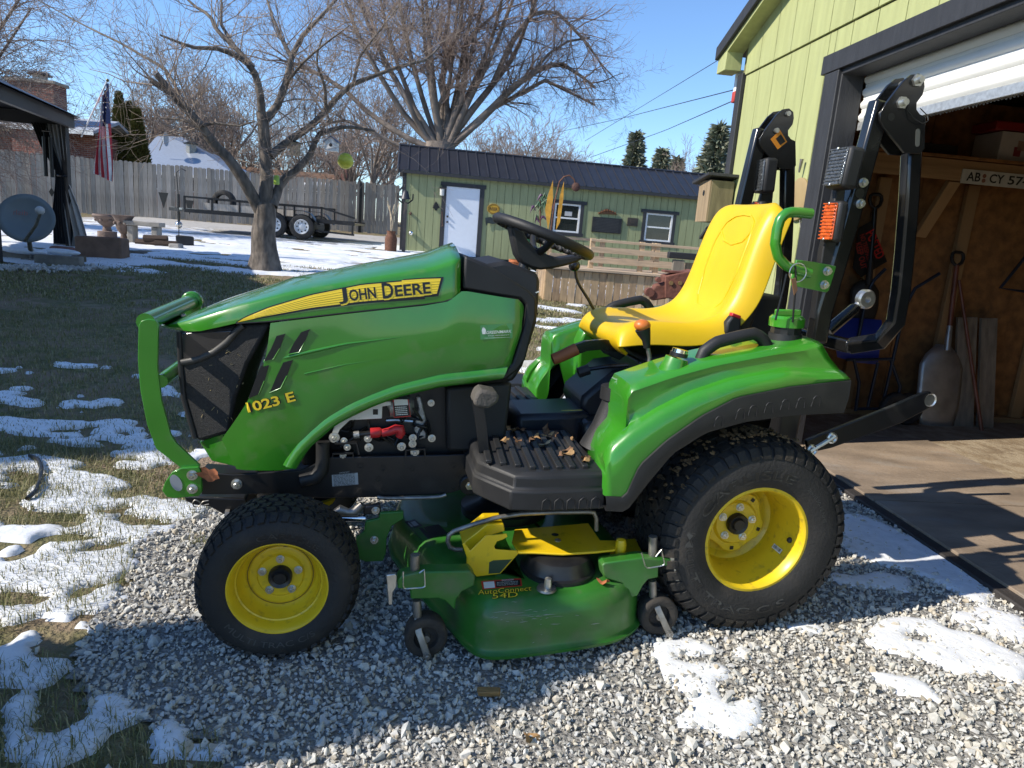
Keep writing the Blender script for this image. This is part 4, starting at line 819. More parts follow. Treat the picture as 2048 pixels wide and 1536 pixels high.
rod = lerp_poly([tuple(T(*p, .44)) for p in k8([(550, 690), (485, 690), (462, 662), (456, 622), (474, 582), (620, 532), (760, 490), (920, 464), (1130, 455), (1375, 452), (1394, 478), (1396, 570)])], 30)
MB().tube(rod, .0075, 10).build('lift_handle', STEEL, D, sm=60)
c = dhit(*k8([(1080, 940)])[0], 0); MB().tube([c, c + Vector((0, 0, .006))], [.03, .028], 16).build('wash_port', STEEL, D); MB().tube([c + Vector((-.004, 0, .006)), c + Vector((-.004, 0, .034)), c + Vector((-.004, 0, .036))], [.012, .010, .007], 12).build('wash_port', ZINC, D)
MB().prism(XZ(k7([(1290, 560), (1300, 490), (1390, 470), (1400, 430), (1560, 420), (1560, 470), (1480, 520), (1445, 600), (1440, 700), (1420, 760), (1300, 765), (1235, 740), (1235, 600)]), .30), .285, .30).build('hanger_bracket', GREEN_D, D, bevel=.003)
hexbolt(D, T(*k7([(1360, 612)])[0], .301), .009, .012); MB().tube([T(*p, .26) for p in k7([(1120, 465), (1300, 465)])], .012, 12).build('lift_rod', CHROME, D)
MB().tube([T(*p, .27) for p in k7([(1080, 435), (1130, 412), (1180, 425), (1230, 420), (1280, 370)])], [.012, .018, .013, .016, .012], 12).build('universal_joint', STEEL, D, sm=40)
MB().prism(XZ(k7([(1285, 390), (1400, 370), (1408, 440), (1285, 445)]), .275), .255, .275).build('hanger_bracket', BLK, D, bevel=.004); hexbolt(D, T(*k7([(1370, 412)])[0], .276), .009, .01)
MB().prism(XZ(k7([(960, 375), (1095, 335), (1075, 365), (1020, 400), (975, 395)]), .10), .08, .10).build('yellow_guide', YEL, D)
MB().tube(lerp_poly([tuple(T(*p, .215)) for p in k7([(1380, 322), (1430, 330), (1700, 326), (1810, 320), (1850, 305)])], 14), .007, 8).build('lift_rod', STEEL, D, sm=60)

# ================================================================== GROUND
def vnoise(x, y, seed=0):                           # smooth value noise, vectorised
    xi, yi = np.floor(x).astype(np.int64), np.floor(y).astype(np.int64); xf, yf = x - xi, y - yi
    u, v = xf * xf * (3 - 2 * xf), yf * yf * (3 - 2 * yf)
    def h(a, b):
        k = (a * 374761393 + b * 668265263 + seed * 1442695041) & 0xffffffff; k = ((k ^ (k >> 13)) * 1274126177) & 0xffffffff; return ((k ^ (k >> 16)) & 0xffff) / 65535.0
    return (h(xi, yi) * (1 - u) + h(xi + 1, yi) * u) * (1 - v) + (h(xi, yi + 1) * (1 - u) + h(xi + 1, yi + 1) * u) * v
def fbm(x, y, seed=0, oct=4): return sum(vnoise(x * 2 ** i, y * 2 ** i, seed + i) / 2 ** i for i in range(oct)) / sum(1 / 2 ** i for i in range(oct))
def inpoly(x, y, poly):
    c = np.zeros(x.shape, bool); n = len(poly); j = n - 1
    for i in range(n):
        (xi, yi), (xj, yj) = poly[i], poly[j]
        c ^= ((yi > y) != (yj > y)) & (x < (xj - xi) * (y - yi) / (yj - yi + 1e-12) + xi); j = i
    return c
def sm_(a, b, v): t = np.clip((v - a) / (b - a), 0, 1); return t * t * (3 - 2 * t)
def Gv(x, y):
    s = (x - .70) * .979 + (y - 2.65) * .204
    a = .0402 * np.clip(s, -2.3, 1.15) * (1 - sm_(4, 8, y)); f = .25 + .75 * sm_(0, 1, (1.5 - x) / 4)
    return a + f * .030 * np.maximum(0, np.minimum(y, 60) - 3.5) * np.where(y < 19, 1, 1 - .35 * sm_(19, 60, y))
def sheet(name, xs, ys, dz, matl, keep=None, kind='structure', hfun=None):
    X, Y = np.meshgrid(xs, ys); Z = (hfun or Gv)(X, Y) + dz; V = np.stack([X, Y, Z], -1).reshape(-1, 3); ny, nx = X.shape
    idx = np.arange(nx * ny).reshape(ny, nx); F = np.stack([idx[:-1, :-1], idx[:-1, 1:], idx[1:, 1:], idx[1:, :-1]], -1).reshape(-1, 4)
    if keep is not None: F = F[keep(V[F].mean(1))]
    u, inv = np.unique(F, return_inverse=True); o = np_obj(name, V[u], inv.reshape(F.shape), matl, smoothit=True); return tag(o, kind=kind)
def ground_mat(name, cols, scales, bump=.5, rough=.9):
    m = bpy.data.materials.new(name); m.use_nodes = True; n = m.node_tree; L = n.links.new; b = n.nodes['Principled BSDF']; b.inputs['Roughness'].default_value = rough; b.inputs['Specular IOR Level'].default_value = .2
    tc = n.nodes.new('ShaderNodeTexCoord'); prev = None
    for i, (c, sc) in enumerate(zip(cols, scales)):
        if prev is None: r = n.nodes.new('ShaderNodeRGB'); r.outputs[0].default_value = (*c, 1); prev = r.outputs[0]; continue
        q = n.nodes.new('ShaderNodeTexNoise'); q.inputs['Scale'].default_value = sc; q.inputs['Detail'].default_value = 8; q.inputs['Roughness'].default_value = .65; L(tc.outputs['Object'], q.inputs['Vector'])
        mr = n.nodes.new('ShaderNodeMapRange'); mr.inputs[1].default_value = .42; mr.inputs[2].default_value = .60; L(q.outputs[0], mr.inputs[0])
        x = n.nodes.new('ShaderNodeMix'); x.data_type = 'RGBA'; L(mr.outputs[0], x.inputs[0]); L(prev, x.inputs[6]); x.inputs[7].default_value = (*c, 1); prev = x.outputs[2]
    L(prev, b.inputs['Base Color']); q = n.nodes.new('ShaderNodeTexNoise'); q.inputs['Scale'].default_value = 55; q.inputs['Detail'].default_value = 8; L(tc.outputs['Object'], q.inputs['Vector'])
    bp = n.nodes.new('ShaderNodeBump'); bp.inputs['Strength'].default_value = bump; bp.inputs['Distance'].default_value = .03; L(q.outputs[0], bp.inputs['Height']); L(bp.outputs[0], b.inputs['Normal']); return m
LAWN = ground_mat('winter_lawn', [(.18, .165, .075), (.33, .265, .16), (.115, .12, .05), (.28, .205, .14)], [1, 1.1, 14, 3.2], 1.0)
def axis(a, b, fine0, fine1, st, big):
    v = list(np.arange(fine0, fine1, st)); p = fine0; s = st
    lo = []
    while p > a: s *= big; p -= s; lo.append(p)
    p = fine1; s = st; hi = []
    while p < b: hi.append(p); s *= big; p += s
    return np.array(sorted(lo) + v + hi + [b])
GXs, GYs = axis(-400, 400, -8, 8, .12, 1.25), axis(-40, 700, 0, 14, .12, 1.2)
gpoly_px = [(432, 1008), (330, 1058), (268, 1090), (240, 1170), (205, 1235), (158, 1290), (150, 1350), (215, 1415), (330, 1455), (440, 1480), (468, 1536)]
gpoly = [tuple(atg(*p).to_2d()) for p in gpoly_px]; GP = gpoly + [(-.45, 1.0), (-.40, .2), (-.4, -2.0), (4.5, -2.0), (4.5, 1.0), (1.95, 2.2), (1.55, 5.0), (.9, 4.4), (.1, 3.8), (-.7, 3.5), (-1.15, 3.3)]
def wob(x, y, a=.05, f=6, s=40): return x + a * 2 * (fbm(x * f, y * f, s) - .5), y + a * 2 * (fbm(x * f, y * f, s + 9) - .5)
def is_gravel(x, y): u, v = wob(x, y); return inpoly(u, v, GP)
sheet('lawn', GXs, GYs, -.012, LAWN)
GB = ground_mat('gravel_fines', [(.31, .30, .28), (.40, .39, .36), (.21, .20, .18)], [1, 30, 90], 1.0)
sheet('gravel_drive', np.arange(-1.7, 4.5, .05), np.arange(-2, 5.0, .05), -.0025, GB, keep=lambda c: is_gravel(c[:, 0], c[:, 1]))
# stones
def stone_shapes(k, rnd):
    out = []
    for i in range(k):
        bm = bmesh.new(); npt = rnd.randint(9, 13)
        for j in range(npt):
            v = Vector((rnd.gauss(0, 1), rnd.gauss(0, 1), rnd.gauss(0, 1))).normalized() * rnd.uniform(.8, 1.1); bm.verts.new((v.x * rnd.uniform(.95, 1.15), v.y * .85, v.z * .62))
        r = bmesh.ops.convex_hull(bm, input=bm.verts); bmesh.ops.delete(bm, geom=[g for g in r['geom_interior'] if isinstance(g, bmesh.types.BMVert)], context='VERTS')
        bmesh.ops.triangulate(bm, faces=bm.faces); bm.verts.index_update(); out.append((np.array([v.co[:] for v in bm.verts]), np.array([[v.index for v in f.verts] for f in bm.faces]))); bm.free()
    return out
SHAPES = stone_shapes(28, random.Random(21))
def scatter_stones(P_, R_, rng, flat=.75):
    Vs, Fs = [], []; o = 0; which = rng.integers(0, len(SHAPES), len(P_))
    for k, (v, f) in enumerate(SHAPES):
        sel = np.where(which == k)[0]
        if not len(sel): continue
        n_ = len(sel); q = rng.normal(size=(n_, 4)); q[:, 1:3] *= flat; q /= np.linalg.norm(q, axis=1)[:, None]; w_, x, y, z = q.T
        M = np.stack([1 - 2 * (y * y + z * z), 2 * (x * y - z * w_), 2 * (x * z + y * w_), 2 * (x * y + z * w_), 1 - 2 * (x * x + z * z), 2 * (y * z - x * w_), 2 * (x * z - y * w_), 2 * (y * z + x * w_), 1 - 2 * (x * x + y * y)], 1).reshape(-1, 3, 3)
        vv = np.einsum('nij,kj->nki', M, v) * R_[sel][:, None, None] * rng.uniform(.8, 1.2, (n_, 1, 3)) + P_[sel][:, None, :]
        Vs.append(vv.reshape(-1, 3)); Fs.append((f[None] + (np.arange(n_) * len(v))[:, None, None] + o).reshape(-1, 3)); o += n_ * len(v)
    return np.concatenate(Vs), np.concatenate(Fs)
def island_mat(name, cols, rough=.85, bump=.35, bscale=90, trans=0):
    m = bpy.data.materials.new(name); m.use_nodes = True; n = m.node_tree; L = n.links.new; b = n.nodes['Principled BSDF']; b.inputs['Roughness'].default_value = rough; b.inputs['Specular IOR Level'].default_value = .25
    g = n.nodes.new('ShaderNodeNewGeometry'); r = n.nodes.new('ShaderNodeValToRGB'); e = r.color_ramp.elements
    while len(e) < len(cols): e.new(.5)
    for i, c in enumerate(cols): e[i].position = i / (len(cols) - 1); e[i].color = (*c, 1)
    L(g.outputs['Random Per Island'], r.inputs[0]); tc = n.nodes.new('ShaderNodeTexCoord'); q = n.nodes.new('ShaderNodeTexNoise'); q.inputs['Scale'].default_value = bscale; q.inputs['Detail'].default_value = 6; L(tc.outputs['Object'], q.inputs['Vector'])
    hs = n.nodes.new('ShaderNodeHueSaturation'); mr = n.nodes.new('ShaderNodeMapRange'); mr.inputs[3].default_value = .7; mr.inputs[4].default_value = 1.3; L(q.outputs[0], mr.inputs[0]); L(mr.outputs[0], hs.inputs['Value']); L(r.outputs[0], hs.inputs['Color']); L(hs.outputs[0], b.inputs['Base Color'])
    if bump: bp = n.nodes.new('ShaderNodeBump'); bp.inputs['Strength'].default_value = bump; bp.inputs['Distance'].default_value = .004; L(q.outputs[0], bp.inputs['Height']); L(bp.outputs[0], b.inputs['Normal'])
    return m
STONE = island_mat('crushed_limestone', [(.37, .37, .35), (.53, .52, .48), (.46, .45, .41), (.60, .57, .50), (.43, .43, .425), (.52, .48, .39), (.56, .555, .525), (.47, .40, .29), (.64, .62, .57)])
rng = np.random.default_rng(5); Ps, Rs = [], []
for dens, r0, r1, sink in ((36, .017, .026, -.2), (850, .0092, .0160, -.05), (3000, .0055, .0095, .15), (2600, .0035, .0055, .3)):
    x0, x1, y0, y1 = -1.6, 3.2, .75, 4.6; nn = int(dens * (x1 - x0) * (y1 - y0)); x, y = rng.uniform(x0, x1, nn), rng.uniform(y0, y1, nn)
    big = fbm(x * 1.2, y * 1.2, 77); edge = is_gravel(x, y)
    near = (np.abs(x) < .92 * y + 1.1)                               # only what could be seen
    tr = sm_(1.0, 1.8, x) * sm_(3.6, 2.2, y) if r0 > .011 else x * 0
    ok = edge & near & (rng.uniform(size=nn) > .35 * tr) & ~((y > 3.3) & (rng.uniform(size=nn) < .4))
    x, y = x[ok], y[ok]; r = rng.uniform(r0, r1, len(x)) * (1 + .0 * x); Ps.append(np.stack([x, y, Gv(x, y) + r * (.30 + sink * .5)], 1)); Rs.append(r)
nn = 900; x, y = rng.uniform(-1.9, 0, nn), rng.uniform(.9, 3.4, nn); u, v = wob(x, y, .16, 3, 60); ok = inpoly(u, v, GP) & ~is_gravel(x, y) | ((rng.uniform(size=nn) < .10) & ~is_gravel(x, y) & (x > -1.5) & (y < 2.2))
x, y = x[ok], y[ok]; r = rng.uniform(.010, .024, len(x)); Ps.append(np.stack([x, y, Gv(x, y) + r * .2], 1)); Rs.append(r)
V, F = scatter_stones(np.concatenate(Ps), np.concatenate(Rs), rng)
tag(np_obj('gravel', V, F, STONE), 'loose grey and buff crushed stone of the driveway', 'gravel', kind='stuff')
# snow
k12, k13, k15 = K(0, 1000, 2.865), K(0, 500, 3.072), K(1300, 1000, 2.738)
SN = [k12(p) for p in ([(-60, 390), (60, 350), (200, 310), (215, 380), (270, 412), (370, 398), (410, 380), (430, 320), (480, 345), (560, 298), (700, 285), (775, 300), (750, 380), (695, 420), (668, 470), (650, 560), (600, 620), (480, 680), (432, 695), (420, 640), (300, 605), (150, 680), (60, 728), (-60, 700)],
      [(80, 60), (330, 0), (480, -50), (800, -60), (1210, 25), (1200, 62), (1050, 112), (1000, 172), (900, 192), (780, 242), (640, 232), (560, 292), (500, 232), (360, 292), (210, 332), (150, 300), (-60, 330), (-60, 130)],
      [(-60, 830), (100, 812), (190, 860), (210, 905), (380, 888), (432, 942), (300, 1035), (100, 1068), (-60, 1000)],
      [(60, 1098), (215, 1110), (190, 1200), (150, 1300), (300, 1362), (380, 1335), (400, 1272), (565, 1190), (515, 1140), (600, 1088), (735, 1118), (745, 1182), (860, 1178), (972, 1225), (850, 1232), (720, 1262), (620, 1332), (560, 1402), (450, 1432), (330, 1502), (200, 1518), (80, 1502), (48, 1432), (0, 1400), (20, 1250)],
      [(835, 1332), (960, 1242), (1062, 1262), (1062, 1312), (1135, 1352), (1062, 1420), (1302, 1368), (1325, 1420), (1242, 1502), (1115, 1512), (1000, 1432), (878, 1442), (900, 1382)], [(695, 1500), (740, 1440), (770, 1420), (760, 1480), (715, 1525)], [(90, 790), (170, 715), (235, 730), (225, 800), (150, 815)],
      [(1230, 1560), (1320, 1500), (1560, 1505), (1540, 1560)])]
SN += [k15(p) for p in ([(1078, 58), (1200, 90), (1400, 180), (1600, 290), (1800, 390), (1925, 520), (1850, 575), (1750, 555), (1600, 470), (1500, 430), (1420, 380), (1250, 350), (1150, 300), (1060, 290), (1060, 150)], [(1000, 400), (1100, 420), (1250, 380), (1400, 420), (1450, 480), (1350, 505), (1100, 470), (980, 450)],
      [(1160, 725), (1250, 650), (1400, 628), (1550, 640), (1650, 720), (1800, 740), (1950, 800), (2080, 870), (2080, 1060), (1900, 960), (1780, 930), (1700, 950), (1500, 880), (1300, 850), (1190, 800)], [(1620, 610), (1800, 580), (2080, 640), (2080, 800), (1850, 720), (1700, 690)],
      [(15, 850), (150, 838), (200, 890), (430, 898), (438, 960), (360, 1000), (370, 1080), (430, 1130), (625, 1065), (638, 1180), (560, 1262), (440, 1295), (260, 1200), (230, 1255), (105, 1235), (200, 1130), (230, 1080), (115, 1020)],
      [(430, 830), (500, 785), (590, 808), (560, 872), (480, 872)], [(580, 758), (680, 778), (745, 822), (640, 825)], [(1195, 940), (1340, 958), (1420, 948), (1605, 1060), (1600, 1115), (1500, 1082), (1300, 1042)], [(715, 680), (820, 648), (965, 690), (950, 735), (860, 712), (760, 702)], [(-40, 770), (180, 748), (385, 778), (380, 835), (200, 822), (40, 835)], [(690, 850), (760, 840), (840, 880), (800, 900), (720, 890)], [(800, 1020), (860, 1030), (850, 1065), (810, 1060)])]
SN += [k5(p) for p in ([(780, 1010), (840, 972), (1015, 1000), (1010, 1050), (940, 1140), (800, 1130)], [(880, 655), (960, 652), (975, 672), (890, 675)], [(840, 890), (900, 905), (880, 925), (840, 915)], [(900, 905), (1000, 920), (1000, 940), (930, 930)])] + [[(500, 1190), (700, 1235), (740, 1248), (705, 1262), (560, 1240)]]
SW = [[tuple(atg(*p).to_2d()) for p in pl] for pl in SN]
HOLES = [[tuple(atg(*p).to_2d()) for p in pl] for pl in (k15([(1405, 725), (1440, 718), (1530, 745), (1530, 772), (1470, 780), (1410, 765)]), k12([(230, 70), (420, 55), (510, 90), (480, 140), (360, 160), (250, 125)]), k12([(635, 100), (700, 70), (795, 62), (790, 95), (690, 120)]), k12([(380, 530), (440, 500), (520, 505), (500, 550), (430, 585)]), k12([(600, 262), (640, 230), (770, 225), (740, 262), (640, 280)]))]
def snow_field(x0, x1, y0, y1, st, fun, blur=4, thick=.010):
    xs, ys = np.arange(x0, x1, st), np.arange(y0, y1, st); X, Y = np.meshgrid(xs, ys); Mk = fun(X, Y).astype(float); B_ = Mk.copy()
    for _ in range(blur):
        B_ = (B_ + np.roll(B_, 1, 0) + np.roll(B_, -1, 0) + np.roll(B_, 1, 1) + np.roll(B_, -1, 1)) / 5
    B_ = B_ + .75 * (fbm(X * 16, Y * 16, 35, 3) - .5) * (1.15 - B_) + .30 * (fbm(X * 5, Y * 7, 36, 3) - .5)
    h = thick * (.35 + .9 * fbm(X * 3, Y * 3, 5)) * sm_(.42, 1.0, B_) ** .8 + .007 * (fbm(X * 12, Y * 12, 15) - .5) + .005 * (fbm(X * 45, Y * 45, 25, 2) - .5)
    Z = Gv(X, Y) + np.where(B_ > .40, h + .001, -.03); V = np.stack([X, Y, Z], -1).reshape(-1, 3); ny, nx = X.shape; idx = np.arange(nx * ny).reshape(ny, nx)
    F = np.stack([idx[:-1, :-1], idx[:-1, 1:], idx[1:, 1:], idx[1:, :-1]], -1).reshape(-1, 4); F = F[(B_.ravel()[F] > .40).any(1)]; return V, F
def near_snow(X, Y):
    u, v = wob(X, Y, .022, 14, 3); u2, v2 = wob(X, Y, .012, 40, 13); u, v = u + u2 - X, v + v2 - Y; k = np.zeros(X.shape, bool)
    for p in SW: k |= inpoly(u, v, p)
    n1 = fbm(X * 2.6, Y * 4.2, 31, 5); cov = sm_(5.4, 2.9, Y) * sm_(-.55, -1.1, X) * sm_(1.5, 2.3, Y); k |= (n1 > .735 - .22 * cov) & (cov > .02) & ~inpoly(X, Y, GP)
    n2 = fbm(X * 1.1, Y * 3.5, 41, 5); k |= (n2 > .63) & (X > -1.0) & (Y > 4.3) & (X < 2.2) & ~((X > 1.1) & (Y < 5.6)); k |= (n2 > .56) & (X > -1.2) & (Y > 9.5)
    k &= (fbm(X * 8, Y * 11, 131, 4) > .42) | (Y < 1.9) | (X > -.5)
    k |= (fbm(X * 5, Y * 8, 141, 4) > .66) & (X < -.9) & (Y > 2.4) & (Y < 5.0) & ~inpoly(X, Y, GP)
    for p in HOLES: k &= ~inpoly(u, v, p)
    return k
SNOW = mat('snow', (.74, .76, .785), .6, var=.06, scale=25, bump=.32, bscale=45, sss=.15, spec=.3, dirt=(.56, .55, .53), damt=.16, dscale=7)
V, F = snow_field(-5, 3.0, .95, 5.2, .016, near_snow)
V2, F2 = snow_field(-9, 3.2, 5.2, 10.0, .04, near_snow, 2, .022)
def far_snow(X, Y):
    n1 = fbm(X * 1.3, Y * 2.6, 51, 5); q = -.358 * X + .934 * Y; cov = sm_(11.2, 12.4, q + .5 * (fbm(X, Y, 8) - .5)) * sm_(1.5, -1.0, X); return (n1 > .74 - .335 * cov) & (Y < 20.5 - .1 * X) & (cov > .05) | ((fbm(X * .8, Y * 1.8, 71) > .52) & (X < -6.2) & (Y < 13.5) & (Y > 9)) | ((fbm(X * .7, Y * 2, 72) > .60) & (X > 0) & (Y < 18))
V3, F3 = snow_field(-14, 8, 10.0, 24.0, .07, far_snow, 1, .03)
tag(np_obj('snow', np.concatenate([V, V2, V3]), np.concatenate([F, F2 + len(V), F3 + len(V) + len(V2)]), SNOW, smoothit=True), 'patchy melting snow lying on lawn and gravel', 'snow', kind='stuff')
# grass blades
rng = np.random.default_rng(9)
def blades(n_, x0, x1, y0, y1, hmin, hmax, cond, wd):
    x, y = rng.uniform(x0, x1, n_), rng.uniform(y0, y1, n_); ok = cond(x, y); x, y = x[ok], y[ok]; n_ = len(x); h = rng.uniform(hmin, hmax, n_) * (.6 + .8 * fbm(x * 5, y * 5, 90)); a = rng.uniform(0, 2 * PI, n_); l = rng.uniform(.2, 1.0, n_) * h
    base = np.stack([x, y, Gv(x, y) - .006], 1); t = np.stack([np.cos(a), np.sin(a), 0 * a], 1); s = np.stack([-np.sin(a), np.cos(a), 0 * a], 1) * (wd * rng.uniform(.6, 1.3, n_))[:, None]
    mid = base + t * (l * .35)[:, None] + np.array([0, 0, 1]) * (h * .6)[:, None]; tip = base + t * l[:, None] + np.array([0, 0, 1]) * (h * rng.uniform(.6, 1.0, n_))[:, None]
    V = np.stack([base - s, base + s, mid + s * .8, mid - s * .8, tip], 1).reshape(-1, 3); o = np.arange(n_)[:, None] * 5; return V, np.concatenate([np.stack([o + 0, o + 1, o + 2], -1), np.stack([o + 0, o + 2, o + 3], -1), np.stack([o + 3, o + 2, o + 4], -1)], 0).reshape(-1, 3)
lawn_ok = lambda x, y: ~is_gravel(x, y) & (np.abs(x) < .9 * y + .5) & (fbm(x * 2.2, y * 2.2, 95) > .36)
edge_ok = lambda x, y: is_gravel(*wob(x, y, .1, 4, 66)) & is_gravel(x, y) & (fbm(x * 3.5, y * 3.5, 96) > .62) & (x < -.75)
bl = [blades(95000, -4.2, .0, .9, 3.6, .018, .055, lawn_ok, .0013), blades(75000, -6, 2.0, 3.6, 7.5, .015, .045, lawn_ok, .0022), blades(60000, -8, 2.5, 7.5, 13, .02, .05, lawn_ok, .005), blades(9000, -1.5, -.7, .9, 3.0, .015, .05, edge_ok, .0013)]
o = 0; VV, FF = [], []
for v, f in bl: VV.append(v); FF.append(f + o); o += len(v)
GRASS = island_mat('grass_blades', [(.11, .13, .042), (.19, .185, .07), (.29, .255, .13), (.14, .155, .05), (.42, .36, .22), (.12, .14, .05)], .7, 0, 20)
tag(np_obj('grass', np.concatenate(VV), np.concatenate(FF), GRASS), 'short winter grass with straw-coloured blades', 'grass', kind='stuff')
# leaves and bits lying about
LEAF = [mat('dry_leaf_%s' % s, c, .8, var=.3, scale=60) for s, c in (('tan', (.36, .21, .09)), ('brown', (.17, .09, .045)), ('rust', (.38, .12, .045)), ('pale', (.45, .33, .18)))]
def leaf(c, s, rot, mi, label, group=None, nz=Vector((0, 0, 1))):
    r_ = random.Random(hash((round(c[0], 3), round(c[1], 3)))); m = MB(); k = 14; rim = []
    for i in range(k):
        a = 2 * PI * i / k; rr = s * (.55 + .45 * abs(math.cos(2.5 * a))) * r_.uniform(.8, 1.1); rim.append(Vector((rr * math.cos(a) * 1.25, rr * math.sin(a) * .8, s * .35 * math.sin(2 * a + 1) + s * r_.uniform(-.12, .2))))
    m.v = [(0, 0, .0)] + [tuple(p) for p in rim]; m.f = [(0, i + 1, (i + 1) % k + 1) for i in range(k)]; m.fm = [0] * k
    o = m.build('dry_leaf', LEAF[mi], None, sm=50, fix=False); o.location = Vector(c) + Vector((0, 0, s * .30)); o.rotation_euler = rot; return tag(o, label, 'leaf', group)
rr = random.Random(12)
leaf(TM @ T(*k7([(230, 185)])[0], .285) , .030, (1.2, .4, .2), 2, 'rust-coloured curled leaf caught between front guard plate and frame')
leaf(TM @ (dhit(*k8([(1430, 905)])[0], -.001)), .024, (.4, .2, 2.3), 2, 'single rust leaf lying on the green mower deck')
p = atg(1060, 1483); leaf(p, .028, (.3, .5, .4), 0, 'tan leaf lying alone on sunlit gravel in front of the mower deck')
for i in range(12):
    px, py = rr.uniform(1080, 1205), 0; q = Vector((xr + .02 + rr.random() ** 1.3 * .24, rr.uniform(.13, .34) , zt + .004))
    leaf(TM @ q, rr.uniform(.014, .028), (rr.uniform(-.6, .6), rr.uniform(-.6, .6), rr.uniform(0, 6)), rr.choice((0, 0, 1, 1, 3)), 'dry curled leaf in the heap on the left foot platform', 'dry leaves heaped on the foot platform')
for i in range(5):
    q = Vector((xr + rr.uniform(.02, .10), rr.uniform(.36, .50), zt + .008)); leaf(TM @ q, rr.uniform(.014, .022), (rr.uniform(-.4, .4), .2, rr.uniform(0, 6)), rr.choice((0, 1, 3)), 'dry curled leaf in the heap on the left foot platform', 'dry leaves heaped on the foot platform')
p = atg(978, 1392); wc = MB().box((0, 0, 0), (.062, .024, .016)); wc.v = [(x + rr.uniform(-.004, .004), y + rr.uniform(-.003, .003), z) for x, y, z in wc.v]
o = wc.build('wood_chip', mat('wet_wood', (.24, .14, .05), .7, var=.35, scale=30, stretch=(1, 8, 8)), None, bevel=.003); o.location = p + Vector((0, 0, .014)); o.rotation_euler = (.1, .0, .1); tag(o, 'brown splinter of wood lying on the shaded gravel', 'wood')
# ================================================================== GARAGE (front wall runs away from the camera on the right)
gX, gY = Vector((.104, -.9946, 0)), Vector((.9946, .104, 0)); GO = Vector((1.74, 3.46, 0))
garage = thing('garage', 'lime green garage with dark trim and half open white roll-up door', 'garage', GO, math.atan2(gX.y, gX.x))
def GV(px, py, v):                                   # on the plane y = v of the garage
    d = sight(px, py); o = Vector((0, 0, CAM_H)) - GO; t = (v - o.dot(gY)) / d.dot(gY); q = o + d * t; return Vector((q.dot(gX), q.dot(gY), q.z))
def GU(px, py, u):                                   # on the plane x = u of the garage
    d = sight(px, py); o = Vector((0, 0, CAM_H)) - GO; t = (u - o.dot(gX)) / d.dot(gX); q = o + d * t; return Vector((q.dot(gX), q.dot(gY), q.z))
def gw(p): return GO + gX * p[0] + gY * p[1] + Vector((0, 0, p[2]))
LIME = mat('lime_siding', (.405, .43, .19), .75, var=.10, scale=3, bump=.35, bscale=40, stretch=(6, 6, .7), dirt=(.35, .37, .19), damt=.08, dscale=2)
TRIM = mat('charcoal_trim', (.030, .031, .034), .6, var=.2, scale=5, bump=.25, bscale=30, stretch=(5, 5, .8))
DOORW = mat('white_door_metal', (.80, .79, .74), .45, var=.03, bump=.05, bscale=20)
OSB = mat('osb_board', (.225, .105, .034), .75, var=.35, scale=14, bump=.3, bscale=40, dirt=(.12, .06, .022), damt=.25, dscale=22)
LUM = mat('lumber', (.30, .18, .08), .7, var=.2, scale=6, stretch=(1, 1, .15), bump=.15, bscale=30)
LUMH = mat('lumber_level', (.30, .18, .08), .7, var=.2, scale=6, stretch=(6, .4, 6), bump=.15, bscale=30)
WL, XO0, XO1, XR = -2.2, -.71, 2.05, 3.4; SEAM = 2.44
def rakez(x): return 2.655 + .34 * (min(x, .6) + 2.16) - .34 * max(0, x - .6)
bw = .2365; x = WL + .085
while x < XR:                                        # siding boards, two courses
    x1 = min(x + bw, XR)
    for zlo, zhi, dy in ((.02, SEAM, 0), (SEAM + .006, None, -.012)):
        segs = []
        if zlo < 1:
            if x1 <= -.86 or x >= XO1 + .15: segs = [(x, x1, zlo, zhi)]
            elif x < -.86 < x1: segs = [(x, -.86, zlo, zhi), (-.86, x1, 2.305, zhi)]
            elif x < XO1 + .15 < x1: segs = [(XO1 + .15, x1, zlo, zhi), (x, XO1 + .15, 2.305, zhi)]
            else: segs = [(x, x1, 2.305, zhi)]
        else: segs = [(x, x1, zlo, None)]
        for a, b, za, zb in segs:
            a2, b2 = a + .004, b - .004; ta, tb = (zb, zb) if zb else (rakez(a2), rakez(b2))
            if min(ta, tb) - za < .05 or b2 - a2 < .01: continue
            MB().prism([(a2, za), (b2, za), (b2, tb), (a2, ta)], .0 + dy, .018 + dy).build('siding_board', LIME, garage, sm=0, bevel=.002)
    x = x1
GRV = mat('siding_groove', (.20, .20, .09), .9)
bk = MB(); bk.prism([(WL, 0), (-.72, 0), (-.72, rakez(-.72)), (WL, rakez(WL))], .010, .10); bk.prism([(-.72, 2.20), (XO1, 2.20), (XO1, rakez(XO1)), (.6, rakez(.6)), (-.72, rakez(-.72))], .010, .10); bk.prism([(XO1, 0), (XR, 0), (XR, rakez(XR)), (XO1, rakez(XO1))], .010, .10); bk.build('wall', GRV, garage, sm=0)
MB().box((WL + .05, 3.0, 1.25), (.10, 5.8, 2.5)).build('wall', LIME, garage, sm=0)
MB().box((XR, 3.0, 1.25), (.10, 5.8, 2.5)).build('wall', LIME, garage, sm=0); MB().prism([(WL, 0), (XR, 0), (XR, rakez(XR)), (.6, rakez(.6)), (WL, rakez(WL))], 5.7, 5.8).build('wall', OSB, garage, sm=0)
MB().box((WL + .035, -.012, 1.23), (.09, .03, 2.46)).build('corner_trim', TRIM, garage, bevel=.003); MB().box((WL - .012, .05, 1.23), (.03, .09, 2.46)).build('corner_trim', TRIM, garage, bevel=.003)
MB().box((-.785, -.014, 1.10), (.15, .04, 2.20)).build('door_jamb', TRIM, garage, bevel=.003); MB().box((-.71, .05, 1.10), (.02, .13, 2.20)).build('door_jamb', TRIM, garage, bevel=.003)
